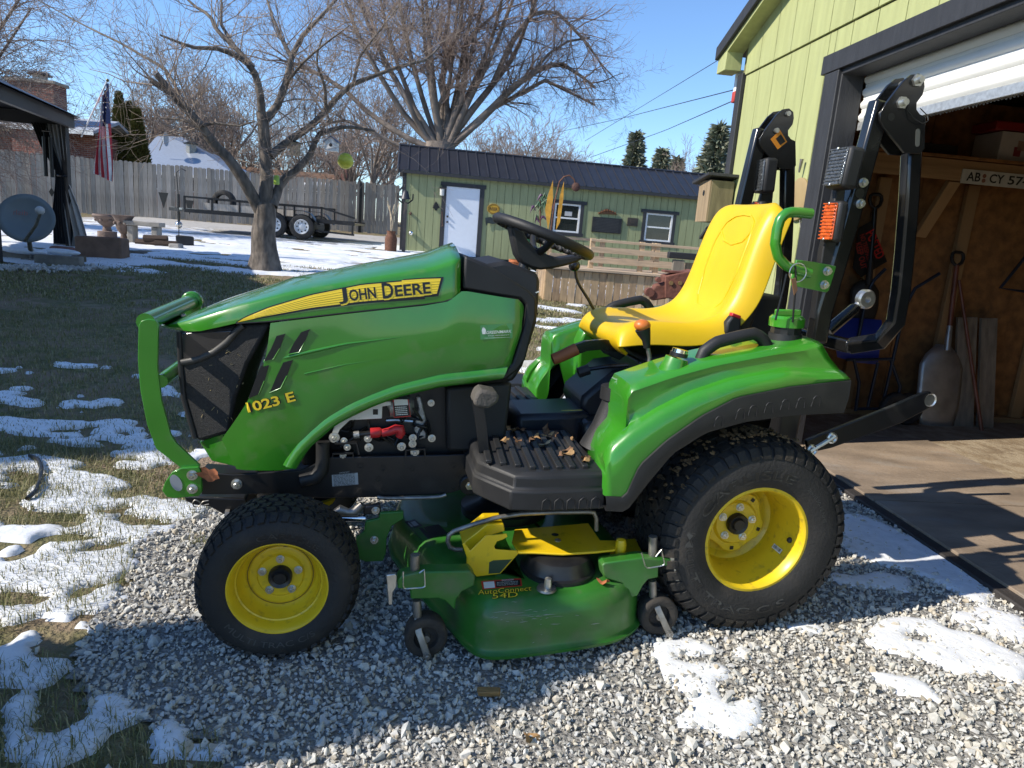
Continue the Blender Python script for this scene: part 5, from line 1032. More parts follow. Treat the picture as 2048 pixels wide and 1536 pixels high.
MB().box((XO1 + .075, -.014, 1.10), (.15, .04, 2.20)).build('door_jamb', TRIM, garage, bevel=.003)
MB().box(((XO0 + XO1) / 2 - .02, -.016, 2.253), (XO1 - XO0 + .34, .045, .10)).build('door_header', TRIM, garage, bevel=.003); MB().box(((XO0 + XO1) / 2, .05, 2.19), (XO1 - XO0, .13, .03)).build('door_header', TRIM, garage, bevel=.003)
# roll-up door: corrugated slats
rd = MB().bar((XO0 + .01, .135, 1.915), (XO1 - .01, .135, 1.915), .03, .045).build('roll_up_door', mat('galvanised_bar', (.55, .56, .55), .4, .6, var=.2, scale=50), garage, bevel=.003)
z = 1.94
for i in range(4):
    m = MB(); prof = [(.130, z), (.118, z + .012), (.116, z + .03), (.128, z + .045), (.131, z + .052), (.128, z + .060), (.131, z + .0655)]
    m.grid([[(xx, yy, zz) for xx in np.linspace(XO0 + .01, XO1 - .01, 8)] for yy, zz in prof]); m.build('door_slat', DOORW, rd, sm=50); z += .0655
m = MB()
for i in range(130):
    xx = XO0 + .02 + i * .021; m.add([(xx, .135, 1.893), (xx + .018, .135 + random.uniform(-.004, .004), 1.893), (xx + .012, .137, 1.893 - random.uniform(.006, .014)), (xx + .004, .136, 1.885)], [(0, 1, 2, 3)])
m.build('bottom_seal', mat('dusty_seal', (.16, .13, .10), .9), rd, sm=0, fix=False)
# roof
for sgn, xa, xb in ((1, -2.40, .6), (-1, .6, 3.7)):
    za, zb = rakez(xa) + .06, rakez(xb) + .06
    MB().prism([(xa, za), (xb, zb), (xb, zb + .05), (xa, za + .05)], -.14, 6.0).build('roof', mat('dark_roof_metal', (.028, .029, .033), .45, var=.15), garage, sm=0)
    MB().prism([(xa + .01, za - .045), (xb, zb - .045), (xb, zb + .045), (xa + .01, za + .045)], -.155, -.13).build('rake_board', TRIM, garage, bevel=.003)
    MB().prism([(xa + .06, za - .06), (xb, zb - .06), (xb, zb - .02), (xa + .06, za - .02)], -.128, -.001).build('soffit', LIME, garage, sm=0)
MB().box((-2.30, -.068, 2.555), (.17, .125, .13)).build('eave_return', LIME, garage, bevel=.004)
# floor slab inside and worn plywood ramp at the threshold
FLOOR = ground_mat('dusty_floor', [(.30, .23, .15), (.22, .165, .11), (.38, .31, .22)], [1, 1.5, 9], .3)
MB().box(((WL + XR) / 2, 2.85, .02), (XR - WL - .2, 5.6, .09)).build('floor', FLOOR, garage, sm=0)
PLY = mat('weathered_plywood', (.27, .205, .145), .85, var=.35, scale=2.2, stretch=(2.5, 1, 2), bump=.5, bscale=30, dirt=(.30, .27, .23), damt=.25, dscale=3)
for a, b in ((-1.0, .19), (.20, 1.39), (1.40, 2.6)): MB().box(((a + b) / 2, .58, .069), (b - a, 1.1, .014)).build('floor_sheet', PLY, garage, bevel=.003)
MB().box((.7, .02, .035), (3.6, .10, .06)).build('threshold', mat('dark_wet_timber', (.035, .03, .027), .7, var=.3, bump=.5, bscale=60), garage, bevel=.006)
# inside: sheathing on the far side wall with studs and a shelf ledger
IW = -1.72
for i in range(4): MB().box((IW - .02, .55 + i * 1.22 + .1, 1.20), (.012, 1.214, 2.28)).build('osb_sheet', OSB, garage, sm=0)
for yy in (.95, 1.62, 2.35, 3.1): MB().box((IW + .02, yy, .93), (.038, .09, 1.70)).build('stud', LUM, garage, bevel=.003)
MB().box((IW + .02, 2.2, .085), (.09, 4.2, .04)).build('sole_plate', LUMH, garage, bevel=.003)
MB().box((IW + .30, 2.1, 1.835), (.04, 3.2, .13)).build('shelf_ledger', LUMH, garage, bevel=.003); MB().box((IW + .15, 2.1, 1.915), (.36, 3.2, .02)).build('shelf', OSB, garage, sm=0)
for yy in (1.28, 2.5): MB().bar((IW + .28, yy, 1.77), (IW + .03, yy, 1.40), .04, .085, up=(0, 1, 0)).build('shelf_brace', LUM, garage, bevel=.003)
MB().box(((WL + XR) / 2, 3.0, 2.42), (XR - WL, 5.6, .02)).build('ceiling', OSB, garage, sm=0)
# things in the garage
def gth(name, label, cat): t = thing(name, label, cat, GO, math.atan2(gX.y, gX.x)); return t
t = gth('licence_plate', 'white old number plate AB CY 57 screwed to the garage shelf edge', 'number plate')
a, b = GU(1923, 366, IW + .325), GU(2048, 372, IW + .325); x_ = IW + .325; MB().box((x_, a.y + .26, 1.80), (.006, .54, .092)).build('plate', mat('old_plate', (.50, .49, .43), .6, var=.15, scale=20, dirt=(.25, .2, .14), damt=.2), t, bevel=.001)
for body, y0, wd in (('AB', .035, .10), ('CY', .20, .105), ('574', .335, .16)): lettering(body, lambda u, v, d, y0=y0: (x_ + .0036, a.y - .01 + y0 + u, 1.772 + v), DECAL_K, t, .058, wd, bold=.02)
MB().lathe([(0, 0), (0, .014)], (x_ + .0038, a.y + .150, 1.812), 14, axis=0).build('plate_seal', mat('plate_seal', (.22, .09, .06), .6), t); MB().lathe([(0, 0), (0, .014)], (x_ + .0038, a.y + .150, 1.782), 14, axis=0).build('plate_seal', mat('plate_seal', (.22, .09, .06), .6), t)
ALW = mat('worn_aluminium', (.42, .40, .37), .42, .7, var=.2, scale=10); BWOOD = mat('dark_handle_wood', (.16, .055, .03), .5, var=.3, scale=8, stretch=(6, 6, .5))
def scoop(px_top, px_neck, px_bot, u0, u1, label, blade_w, handle, bladem, nm='scoop_shovel'):
    t = gth(nm, label, 'shovel'); top, neck, bot = GU(*px_top, u0), GU(*px_neck, (u0 + u1) / 2), GU(*px_bot, u1)
    d = (neck - top).normalized(); MB().tube([top + d * .08, neck - d * .12], .017, 12).build('handle', handle, t); MB().tube([neck - d * .14, neck + d * .04], [.019, .024], 12).build('socket', bladem, t)
    side = Vector((0, 1, 0)) - d * d.y; side.normalize(); ring = [top + side * .045 * sx + d * dz for sx, dz in ((0, .09), (.8, .06), (1, .03), (.9, 0), (.5, -.012), (-.5, -.012), (-.9, 0), (-1, .03), (-.8, .06), (0, .09))]
    MB().tube(ring, .012, 8).build('grip', BLK_P, t, sm=60)
    L = (bot - neck).length; nv = d.cross(side); rows = []
    for i in range(9):
        s = i / 8; wv = blade_w / 2 * (smooth(-.15, .25, s) * (1 - .35 * smooth(.6, 1.15, s))); rows.append([neck + d * (L * s) + side * (wv * e) + nv * (-.05 * abs(e) ** 2 * (1 - s * .5)) for e in (-1, -.8, -.4, -.12, 0, .12, .4, .8, 1)])
    o = MB().grid(rows).build('blade', bladem, t, sm=60); sd = o.modifiers.new('t', 'SOLIDIFY'); sd.thickness = .004; return t
scoop((1916, 508), (1895, 690), (1835, 850), IW + .08, IW + .30, 'aluminium scoop shovel with dark D handle leaning on the garage wall', .34, BWOOD, ALW)
scoop((1752, 392), (1738, 560), (1730, 640), IW + .06, IW + .20, 'black handled spade hanging beside the posted sign in the garage', .22, DECAL_K, mat('dark_iron', (.05, .045, .04), .6, .4))
t = gth('wood_stick', 'thin reddish wooden stick leaning past the scoop shovel', 'stick'); MB().tube([GU(1918, 560, IW + .09), GU(1965, 872, IW + .36)], [.011, .013], 10).build('stick', BWOOD, t)
GREYW = mat('grey_board', (.20, .17, .13), .85, var=.3, scale=5, stretch=(6, 6, .5), bump=.3, bscale=40)
for i, (xa, xb, ya, lab) in enumerate(((1908, 1948, 634, 'grey weathered board leaning on garage wall nearer the scoop shovel'), (1955, 1988, 636, 'grey weathered board leaning on garage wall right of its twin'))):
    t = gth('leaning_board', lab, 'board'); a, b = GU(xa + 4, ya, IW + .06), GU(xb + 3, ya, IW + .06); c, d = GU(xa - 4, 862, IW + .24), GU(xb - 6, 862, IW + .24); m = MB(); off = Vector((.022, 0, 0)); m.add([a, b, d, c, a + off, b + off, d + off, c + off], [(0, 1, 2, 3), (7, 6, 5, 4), (0, 4, 5, 1), (1, 5, 6, 2), (2, 6, 7, 3), (3, 7, 4, 0)]); m.build('board', GREYW, t, sm=0)
t = gth('posted_sign', 'black sign with red POSTED lettering propped crooked in the garage', 'sign'); q = [GU(*p, IW + .10) for p in k10([(318, 205), (382, 168), (470, 385), (330, 470), (285, 420)])]; cc = sum(q, Vector()) / len(q)
m = MB(); m.add(q + [p + Vector((-.006, 0, 0)) for p in q], [(0, 1, 2, 3, 4), (9, 8, 7, 6, 5)]); m.build('board', DECAL_K, t, sm=0, fix=False)
def gtext(body, p0, p1, hpx, matl, u, par):
    A_, B_ = GU(*k10([p0])[0], u), GU(*k10([p1])[0], u); e = B_ - A_; L = e.length; e /= L; upv = Vector((1, 0, 0)).cross(e); upv = -upv if upv.z < 0 and abs(upv.z) > .3 else upv
    lettering(body, lambda s, v, d: A_ + e * s + upv * v, matl, par, hpx, L, bold=.02)
gtext('POSTED', (352, 235), (412, 378), .07, DECAL_R, IW + .104, t); gtext('NO TRESPASSING', (322, 245), (372, 420), .035, mat('dim_red_print', (.30, .03, .02), .5), IW + .104, t); gtext('KEEP OUT', (298, 290), (330, 430), .045, mat('dim_red_print', (.30, .03, .02), .5), IW + .104, t)
t = gth('hand_truck', 'dark blue steel hand truck standing against the garage wall', 'hand truck'); HT = mat('blue_black_steel', (.02, .03, .05), .45, .3)
for pts in ([(460, 425), (385, 500), (350, 620), (300, 860)], [(752, 450), (620, 530), (560, 640), (520, 830), (440, 1180)], [(290, 910), (320, 1040), (300, 1190)], [(490, 920), (540, 1060), (520, 1150)], [(420, 930), (365, 1170)]): MB().tube(lerp_poly([tuple(GU(*p, IW + .26)) for p in k10(pts)], 12), .012, 8).build('tube', HT, t, sm=60)
for pts in ([(250, 915), (510, 910)], [(300, 1180), (520, 1175)]): MB().tube([GU(*p, IW + .26) for p in k10(pts)], .011, 8).build('crossbar', HT, t)
for p in ((500, 1230), (560, 1260)): c = GU(*k10([p])[0], IW + .30); MB().lathe([(-.03, .06), (-.03, .10), (-.015, .115), (.015, .115), (.03, .10), (.03, .06)], (c.x, c.y, .18), 24, axis=0).build('wheel', RUB, t, sm=40)
t = gth('snow_shovel', 'wide blue snow shovel blade behind the tractor in the garage', 'snow shovel'); MB().grid([[GU(*p, IW + .18 + k) for p in k10(r)] for k, r in ((0, [(200, 690), (300, 690), (440, 700)]), (.05, [(180, 760), (300, 770), (440, 760)]), (.04, [(200, 900), (300, 930), (420, 940)]))]).build('blade', mat('blue_plastic', (.012, .03, .22), .4), t, sm=60); MB().tube([GU(*p, IW + .2) for p in k10([(345, 620), (310, 840)])], .012, 8).build('handle', HT, t)
t = gth('cardboard_box', 'pale printed box lying on the garage shelf above the number plate', 'box'); c = GU(2010, 322, IW + .2); MB().box((IW + .16, c.y + .12, 2.02), (.26, .50, .19)).build('carton', mat('pale_carton', (.42, .40, .36), .7, var=.15, scale=6), t, bevel=.004)
for i, (dy, cc_) in enumerate(((-.02, (.25, .03, .03)), (.06, (.08, .06, .05)), (.0, (.30, .20, .14)))): MB().box((IW + .292, c.y + .02 + dy, 1.99 + .02 * i), (.002, .05, .06)).build('printed_patch', mat('carton_print_%d' % i, cc_, .6), t, sm=0)
for dy, wd, zz, cc_, lab in ((-.62, .42, .07, (.015, .015, .017), 'flat black case lying on the garage shelf left of the carton'), (.10, .55, .06, (.22, .012, .014), 'red case on top of the carton on the garage shelf')):
    t = gth('tool_case', lab, 'case'); MB().box((IW + .16, c.y + dy, (1.96 if dy < 0 else 2.15)), (.24, wd, zz)).build('case', mat('case_%s' % lab[:4].strip(), cc_, .5), t, bevel=.008)
t = gth('steel_bracket', 'dark triangular steel bracket on the garage wall at the right edge', 'bracket'); MB().tube([GU(*p, IW + .05) for p in k10([(1215, 360), (1080, 528), (1215, 548)])], .012, 6).build('bar', HT, t, sm=30)
# hung on the outside
t = gth('round_plate', 'round tan disc hanging on the lime garage wall behind the tractor post', 'wall plate'); c = GV(1592, 398, -.03); MB().lathe([(-.03, 0), (-.03, .10), (-.022, .125), (-.012, .125), (-.012, 0)], (c.x, 0, c.z), 32).build('disc', mat('tan_enamel', (.36, .26, .12), .5), t)
MB().tube([GV(1604, 318, -.03), GV(1598, 345, -.03)], [.012, .006], 6).build('hanger', STEEL, t)
t = gth('wall_hook', 'thin wire hook hanging below the round disc on garage wall', 'hook'); MB().tube(lerp_poly([tuple(GV(*p, -.03)) for p in [(1600, 440), (1603, 480), (1607, 505), (1602, 518), (1596, 508)]], 14), .004, 6).build('wire', DECAL_K, t, sm=60)
WOODB = mat('old_birdhouse_wood', (.20, .165, .09), .85, var=.25, scale=8, stretch=(4, 4, .6), bump=.3, bscale=60)
CED_PALE = mat('pale_cedar_front', (.30, .22, .13), .8, var=.25, scale=6, stretch=(5, 5, .6))
t = gth('wooden_birdhouse', 'weathered wooden nest box fixed at the garage corner', 'birdhouse'); a = GV(1450, 405, -.05); bx0 = a.x - .07
MB().box((bx0, -.10, a.z), (.24, .17, .30)).build('box', WOODB, t, bevel=.003); MB().box((bx0 - .02, -.105, a.z + .165), (.34, .26, .022), Matrix.Rotation(rad(-8), 3, 'Y')).build('roof', TRIM, t, bevel=.003)
MB().box((bx0, -.191, a.z), (.235, .012, .30)).build('front', CED_PALE, t); MB().lathe([(-.1985, 0), (-.1985, .022)], (bx0, 0, a.z + .06), 16).build('entrance', DECAL_K, t)
t = gth('small_roof_ornament', 'small dark gabled ornament below the nest box at garage corner', 'ornament'); MB().bar((bx0 - .16, -.08, a.z - .27), (bx0 - .02, -.08, a.z - .19), .10, .02).build('roof', TRIM, t); MB().bar((bx0 - .02, -.08, a.z - .19), (bx0 + .10, -.08, a.z - .27), .10, .02).build('roof', TRIM, t)
t = gth('meter_box', 'red and white utility box on the garage side under the eave', 'utility box'); a = GV(1464, 180, -.02); MB().box((WL - .10, .02, a.z + .06), (.05, .05, .16)).build('box', WHITE, t, bevel=.006); MB().box((WL - .10, .018, a.z - .05), (.055, .055, .08)).build('box', mat('faded_red', (.45, .05, .04), .6), t, bevel=.006)

# ================================================================== SHED at the back
SO = at(800, 503, 19); SYAW = rad(9); sX, sY = Vector((math.cos(SYAW), math.sin(SYAW), 0)), Vector((-math.sin(SYAW), math.cos(SYAW), 0)); SO.z = G(SO.x, SO.y) - .02
shed = thing('long_shed', 'long olive green shed with black ribbed metal roof and white door', 'shed', SO, SYAW)
def SH(px, py, v=0):
    d = sight(px, py); o = Vector((0, 0, CAM_H)) - SO; t = (v - o.dot(sY)) / d.dot(sY); q = o + d * t; return Vector((q.dot(sX), q.dot(sY), q.z))
def sw(p): return SO + sX * p[0] + sY * p[1] + Vector((0, 0, p[2]))
OLIVE = mat('olive_siding', (.295, .32, .165), .75, var=.10, scale=3, bump=.3, bscale=30, stretch=(6, 6, .6), dirt=(.28, .30, .14), damt=.1, dscale=2)
SLEN, SEAVE, SD, SRISE = 10.6, 2.10, 2.6, .64
door_x0, door_x1 = SH(893, 372).x, SH(961, 376).x; door_t = SH(893, 372).z
w1 = [SH(1108, 404), SH(1158, 468)]; w2 = [SH(1291, 424), SH(1341, 486)]
openings = [(door_x0, door_x1, -.1, door_t), (w1[0].x, w1[1].x, w1[1].z, w1[0].z), (w2[0].x, w2[1].x, w2[1].z, w2[0].z)]
x = 0
while x < SLEN - .01:
    x1 = min(SLEN, x + .205); segs = [(x, x1, 0, SEAVE)]
    for oa, ob, oz0, oz1 in openings:
        ns = []
        for a, b, z0, z1 in segs:
            if b <= oa or a >= ob: ns.append((a, b, z0, z1)); continue
            if a < oa: ns.append((a, oa, z0, z1))
            if b > ob: ns.append((ob, b, z0, z1))
            a2, b2 = max(a, oa), min(b, ob)
            if oz0 - z0 > .03: ns.append((a2, b2, z0, oz0))
            if z1 - oz1 > .03: ns.append((a2, b2, oz1, z1))
        segs = ns
    for a, b, z0, z1 in segs:
        if b - a > .025: MB().box(((a + b) / 2, -.008, (z0 + z1) / 2), (b - a - .010, .016, z1 - z0)).build('siding_board', OLIVE, shed, sm=0)
    x = x1
m = MB()
edges = [0, door_x0 - .01, door_x1 + .01, w1[0].x, w1[1].x, w2[0].x, w2[1].x, SLEN]
for a, b, z0, z1 in ((0, door_x0, 0, SEAVE), (door_x0, door_x1, door_t, SEAVE), (door_x1, w1[0].x, 0, SEAVE), (w1[0].x, w1[1].x, 0, w1[1].z), (w1[0].x, w1[1].x, w1[0].z, SEAVE), (w1[1].x, w2[0].x, 0, SEAVE), (w2[0].x, w2[1].x, 0, w2[1].z), (w2[0].x, w2[1].x, w2[0].z, SEAVE), (w2[1].x, SLEN, 0, SEAVE)):
    m.box(((a + b) / 2, .03, (z0 + z1) / 2), (b - a, .05, z1 - z0))
m.build('wall', mat('olive_groove', (.13, .15, .07), .9), shed, sm=0)
MB().prism([(0, 0), (SD, 0), (SD, SEAVE), (SD / 2, SEAVE + SRISE), (0, SEAVE)], 0, .05, axis=0).build('wall', OLIVE, shed, sm=0); MB().prism([(0, 0), (SD, 0), (SD, SEAVE), (SD / 2, SEAVE + SRISE), (0, SEAVE)], SLEN - .05, SLEN, axis=0).build('wall', OLIVE, shed, sm=0); MB().box((SLEN / 2, SD, SEAVE / 2), (SLEN, .05, SEAVE)).build('wall', OLIVE, shed, sm=0)
MB().box((SLEN / 2, SD - .3, 1), (SLEN - .2, .02, 2)).build('wall', mat('dim_interior', (.06, .05, .04), .9), shed, sm=0)
RFM = mat('black_roof_metal', (.030, .032, .040), .34, .2, var=.12, scale=3)
sl_ = Vector((0, SD / 2 + .16, SRISE * (SD / 2 + .16) / (SD / 2))); z0 = SEAVE - SRISE * .16 / (SD / 2) + .06; x = -.14
while x < SLEN + .14:
    x1 = x + .26; m = MB(); m.add([(x + .003, -.16, z0), (x1 - .003, -.16, z0), (x1 - .003, SD / 2, z0 + sl_.z), (x + .003, SD / 2, z0 + sl_.z), (x + .003, -.16, z0 - .012), (x1 - .003, -.16, z0 - .012), (x1 - .003, SD / 2, z0 + sl_.z - .012), (x + .003, SD / 2, z0 + sl_.z - .012)], [(0, 1, 2, 3), (7, 6, 5, 4), (0, 4, 5, 1), (1, 5, 6, 2), (2, 6, 7, 3), (3, 7, 4, 0)])
    p = m.build('roof_panel', RFM, shed, sm=0); MB().prism([(x - .022, 0), (x - .010, .024), (x + .010, .024), (x + .022, 0)], 0, 1).mesh('tmp', RFM)
    r_ = MB(); r_.add([(x + dx, yy, zz + dz) for yy, zz in ((-.165, z0 + .002), (SD / 2, z0 + sl_.z + .002)) for dx, dz in ((-.024, 0), (-.010, .026), (.010, .026), (.024, 0))], [(0, 1, 5, 4), (1, 2, 6, 5), (2, 3, 7, 6), (3, 2, 1, 0)]); r_.build('roof_rib', RFM, p, sm=0); x = x1
MB().prism([(SD / 2, z0 + sl_.z), (SD + .16, z0), (SD + .16, z0 - .02), (SD / 2, z0 + sl_.z - .02)], -.14, SLEN + .14, axis=0).build('roof', RFM, shed, sm=0); MB().tube([(-.16, SD / 2, z0 + sl_.z + .012), (SLEN + .16, SD / 2, z0 + sl_.z + .012)], .035, 8).build('ridge_cap', RFM, shed)
MB().box((SLEN / 2, -.155, z0 - .05), (SLEN + .28, .025, .07)).build('fascia', TRIM, shed); MB().bar((-.13, -.16, z0 - .05), (-.13, SD / 2, z0 + sl_.z - .05), .03, .11).build('fascia', TRIM, shed)
MB().box((.03, -.022, SEAVE / 2), (.10, .028, SEAVE)).build('corner_trim', TRIM, shed)
for a, b, z0_, z1_ in ((door_x0 - .11, door_x0, 0, door_t + .10), (door_x1, door_x1 + .11, 0, door_t + .10)): MB().box(((a + b) / 2, -.026, (z0_ + z1_) / 2), (b - a, .035, z1_ - z0_)).build('door_trim', TRIM, shed)
MB().box(((door_x0 + door_x1) / 2, -.028, door_t + .05), (door_x1 - door_x0 + .30, .04, .10)).build('door_trim', TRIM, shed)
dr = MB().box(((door_x0 + door_x1) / 2, .0, door_t / 2), (door_x1 - door_x0 - .01, .04, door_t)).build('door', mat('white_door', (.70, .74, .80), .45, var=.02), shed, bevel=.006)
for z_ in (1.0, .86): MB().ball((door_x0 + .07, -.04, z_), .028, 10).build('door_knob', DECAL_K, dr)
for a, b in (w1, w2):
    cx_, cz_, ww, hh = (a.x + b.x) / 2, (a.z + b.z) / 2, b.x - a.x, a.z - b.z; wn = MB()
    for dx, dz, sx, sz in ((-ww / 2 - .02, 0, .09, hh + .16), (ww / 2 + .02, 0, .09, hh + .16)): wn.box((cx_ + dx, -.026, cz_ + dz), (sx, .035, sz))
    wn.box((cx_, -.029, cz_ + hh / 2 + .03), (ww + .26, .045, .09)); wn.box((cx_, -.029, cz_ - hh / 2 - .03), (ww + .20, .045, .09)); wo = wn.build('window', TRIM, shed, sm=0)
    fr_ = MB()
    for dx in (-1, 1): fr_.box((cx_ + dx * (ww / 2 - .05), -.012, cz_), (.05, .03, hh - .02))
    for dz in (-1, 0, 1): fr_.box((cx_, -.010, cz_ + dz * (hh / 2 - .035)), (ww - .06, .028, .05 if dz else .04))
    fr_.build('window_frame', WHITE, wo, sm=0); MB().box((cx_, .012, cz_), (ww - .08, .004, hh - .06)).build('pane', mat('dark_glass', (.02, .022, .024), .06, coat=.5), wo, sm=0)
    if a is w1[0]: MB().box((cx_ + .04, .004, cz_ + .12), (.20, .004, .12)).build('paper_in_window', mat('paper_in_window', (.42, .42, .42), .8), wo, sm=0)
def sth(name, label, cat): return thing(name, label, cat, SO, SYAW)
def sbox(t, a, b, y0, y1, nm, m_, bevel=.004): MB().box(((a.x + b.x) / 2, (y0 + y1) / 2, (a.z + b.z) / 2), (abs(b.x - a.x), abs(y1 - y0), abs(a.z - b.z))).build(nm, m_, t, bevel=bevel)
t = sth('iron_plaque', 'rectangular black cast plaque with rows of lettering on shed wall', 'plaque'); a, b = SH(1185, 433), SH(1240, 468); sbox(t, a, b, -.06, -.018, 'plate', BLK_P); m = MB()
for i in range(9): zz = a.z - .05 - i * (a.z - b.z - .09) / 8; m.box(((a.x + b.x) / 2, -.062, zz), ((b.x - a.x) * .8, .006, .016))
m.build('raised_lines', mat('plaque_line', (.05, .05, .05), .5), t, sm=0)
t = sth('square_plaque', 'small square dark relief plaque right of the big plaque', 'plaque'); a, b = SH(1255, 435), SH(1274, 453); sbox(t, a, b, -.05, -.018, 'plate', mat('bronze_dark', (.06, .05, .04), .5, .4)); a, b = SH(1260, 440), SH(1269, 448); sbox(t, a, b, -.062, -.05, 'relief', mat('bronze_dark', (.06, .05, .04), .5, .4))
t = sth('carved_ornament', 'small carved copper crest above the black plaque', 'ornament'); q = [SH(*p, -.03) for p in [(1196, 428), (1203, 422), (1209, 419), (1214, 417), (1220, 420), (1227, 423), (1234, 430), (1215, 428)]]; MB().prism([(p.x, p.z) for p in q], -.05, -.018).build('crest', mat('copper_dark', (.15, .07, .035), .5, .5, var=.4, scale=30), t, bevel=.004)
for i in range(7): p = SH(1199 + i * 5.3, 426 - 5 * math.sin(i / 6 * PI), -.05); MB().ball(p, .03, 8).build('scroll', mat('copper_dark', (.15, .07, .035), .5, .5), t)
t = sth('oval_sign', 'yellow oval sign reading BEER on the shed wall', 'sign'); c = SH(987, 418, -.02); MB().prism([(c.x + .165 * math.cos(a), c.z + .135 * math.sin(a)) for a in [2 * PI * i / 28 for i in range(28)]], -.045, -.018).build('board', mat('mustard', (.45, .26, .02), .5), t); lettering('BEER', lambda u, v, d: (c.x - .11 + u, -.047, c.z - .04 + v), mat('sign_brown', (.10, .05, .01), .5), t, .08, .22, bold=.02)
MB().tube([(c.x + .145 * math.cos(a), -.046, c.z + .115 * math.sin(a)) for a in [2 * PI * i / 28 for i in range(29)]], .007, 5, caps=False).build('border', mat('sign_brown', (.10, .05, .01), .5), t)
t = sth('metal_fish', 'dark metal fish cut-out under the oval sign', 'ornament'); q = [SH(*p) for p in [(970, 436), (980, 434), (990, 437), (996, 441), (1003, 437), (1006, 442), (1003, 450), (996, 446), (985, 448), (975, 446), (972, 452)]]; MB().prism([(p.x, p.z) for p in q], -.06, -.045).build('fish', mat('fish_iron', (.05, .06, .06), .4, .5, var=.4), t, sm=0)
t = sth('wall_lantern', 'black glass lantern lamp beside the white shed door', 'lantern'); c = SH(884, 380); MB().box((c.x, -.04, c.z), (.05, .06, .12)).build('bracket', DECAL_K, t); MB().box((c.x, -.12, c.z + .05), (.13, .13, .03)).build('hood', DECAL_K, t); MB().lathe([(c.z - .15, .03), (c.z - .14, .055), (c.z + .02, .06), (c.z + .03, .03)], (c.x, -.12, 0), 12, axis=2).build('glass', mat('lantern_glass', (.62, .62, .58), .2), t, sm=40)
t = sth('spade_ornament', 'black spade-shaped ornament left of the shed door', 'ornament'); q = [SH(*p) for p in [(872, 403), (877, 410), (879, 416), (875, 417), (874, 421), (870, 421), (869, 417), (865, 416), (867, 410)]]; MB().prism([(p.x, p.z) for p in q], -.04, -.018).build('spade', DECAL_K, t, sm=0)
t = sth('wire_hoop', 'dark wire hook hanging left of the shed door', 'hook'); MB().tube(lerp_poly([tuple(SH(*p, -.04)) for p in [(884, 423), (885, 440), (884, 446), (887, 452), (882, 452)]], 10), .012, 6).build('wire', mat('rusty_iron', (.10, .055, .035), .7), t, sm=60)
t = sth('silver_ball', 'silver ball hanging on a string near the shed corner', 'ornament'); c = SH(822, 466, -.08); MB().ball(c, .065, 16).build('ball', CHROME, t, sm=60); MB().tube([c + Vector((0, 0, .06)), SH(822, 428, -.05)], .004, 4).build('string', DECAL_K, t); MB().ball(SH(821, 427, -.04), .04, 8).build('hook_knob', mat('rusty_iron', (.10, .055, .035), .7), t)
t = sth('dinner_bell', 'dark iron dinner bell on a wooden post at the shed corner', 'bell'); c = SH(811, 390, -.45); bp = SH(803, 500, -.45)
MB().lathe([(c.z - .10, .13), (c.z - .07, .115), (c.z + .02, .085), (c.z + .09, .06), (c.z + .12, .02)], (c.x, c.y, 0), 18, axis=2).build('bell', mat('bell_iron', (.06, .06, .065), .45, .5), t, sm=50); MB().tube(lerp_poly([(c.x - .19, c.y, c.z + .04), (c.x - .19, c.y, c.z - .10), (c.x - .08, c.y, c.z - .2), (c.x + .08, c.y, c.z - .2), (c.x + .19, c.y, c.z - .10), (c.x + .19, c.y, c.z + .04)], 16), .018, 8).build('yoke', DECAL_K, t, sm=60)
MB().box((bp.x + .05, bp.y, (c.z - .2 + .05) / 2), (.09, .09, c.z - .2)).build('post', mat('grey_post', (.10, .085, .075), .85), t)
t = sth('milk_can', 'rusty milk can holding pale sticks beside the shed', 'milk can'); c = SH(781, 503, -.55); MB().lathe([(0, .0), (0, .15), (.30, .155), (.38, .13), (.43, .10), (.50, .12), (.50, .10)], (c.x, c.y, .02), 22, axis=2).build('can', mat('rust', (.13, .055, .03), .85, var=.35, scale=20), t, sm=50)
rr = random.Random(3)
for i in range(6): MB().tube(lerp_poly([(c.x, c.y, .4), (c.x + rr.uniform(-.06, .06), c.y, .8), (c.x + rr.uniform(-.15, .22), c.y + rr.uniform(-.1, .1), rr.uniform(1.0, 1.3))], 6), .014, 6).build('stick', mat('peeled_stick', (.45, .36, .24), .7), t)
t = thing('metal_flowers', 'tall garden sculpture of rusty metal flowers and yellow leaves', 'garden sculpture', at(1100, 560, 16.5)); base = t.location.copy()
def fl(px, py): return at(px, py, 16.5) - base
MB().tube(lerp_poly([fl(1098, 560), fl(1100, 470), fl(1110, 400), fl(1120, 360), fl(1135, 348), fl(1148, 358), fl(1152, 372)], 20), .018, 6).build('stem', mat('rust', (.13, .055, .03)), t, sm=60); MB().ball(fl(1152, 374), .10, 10, (1, .5, 1)).build('flower_head', mat('rust_dark', (.08, .035, .025), .8, bump=1, bscale=40), t)
YLF = mat('yellow_metal_leaf', (.55, .28, .03), .5, var=.3, scale=8)
for pts in ([(1096, 460), (1090, 420), (1096, 390), (1106, 360), (1106, 400), (1100, 440)], [(1112, 460), (1116, 420), (1120, 390), (1128, 362), (1127, 395), (1120, 445)]):
    q = [fl(*p) for p in pts]; m = MB(); m.add(q + [p + Vector((0, .02, 0)) for p in q], [tuple(range(6)), tuple(reversed(range(6, 12)))] + [(i, i + 6, (i + 1) % 6 + 6, (i + 1) % 6) for i in range(6)]); m.build('leaf', YLF, t, sm=0)
t = thing('metal_palm', 'purple and green painted metal palm sculpture left of the yellow leaves', 'garden sculpture', at(1082, 560, 16.9)); base2 = t.location.copy(); rr = random.Random(6)
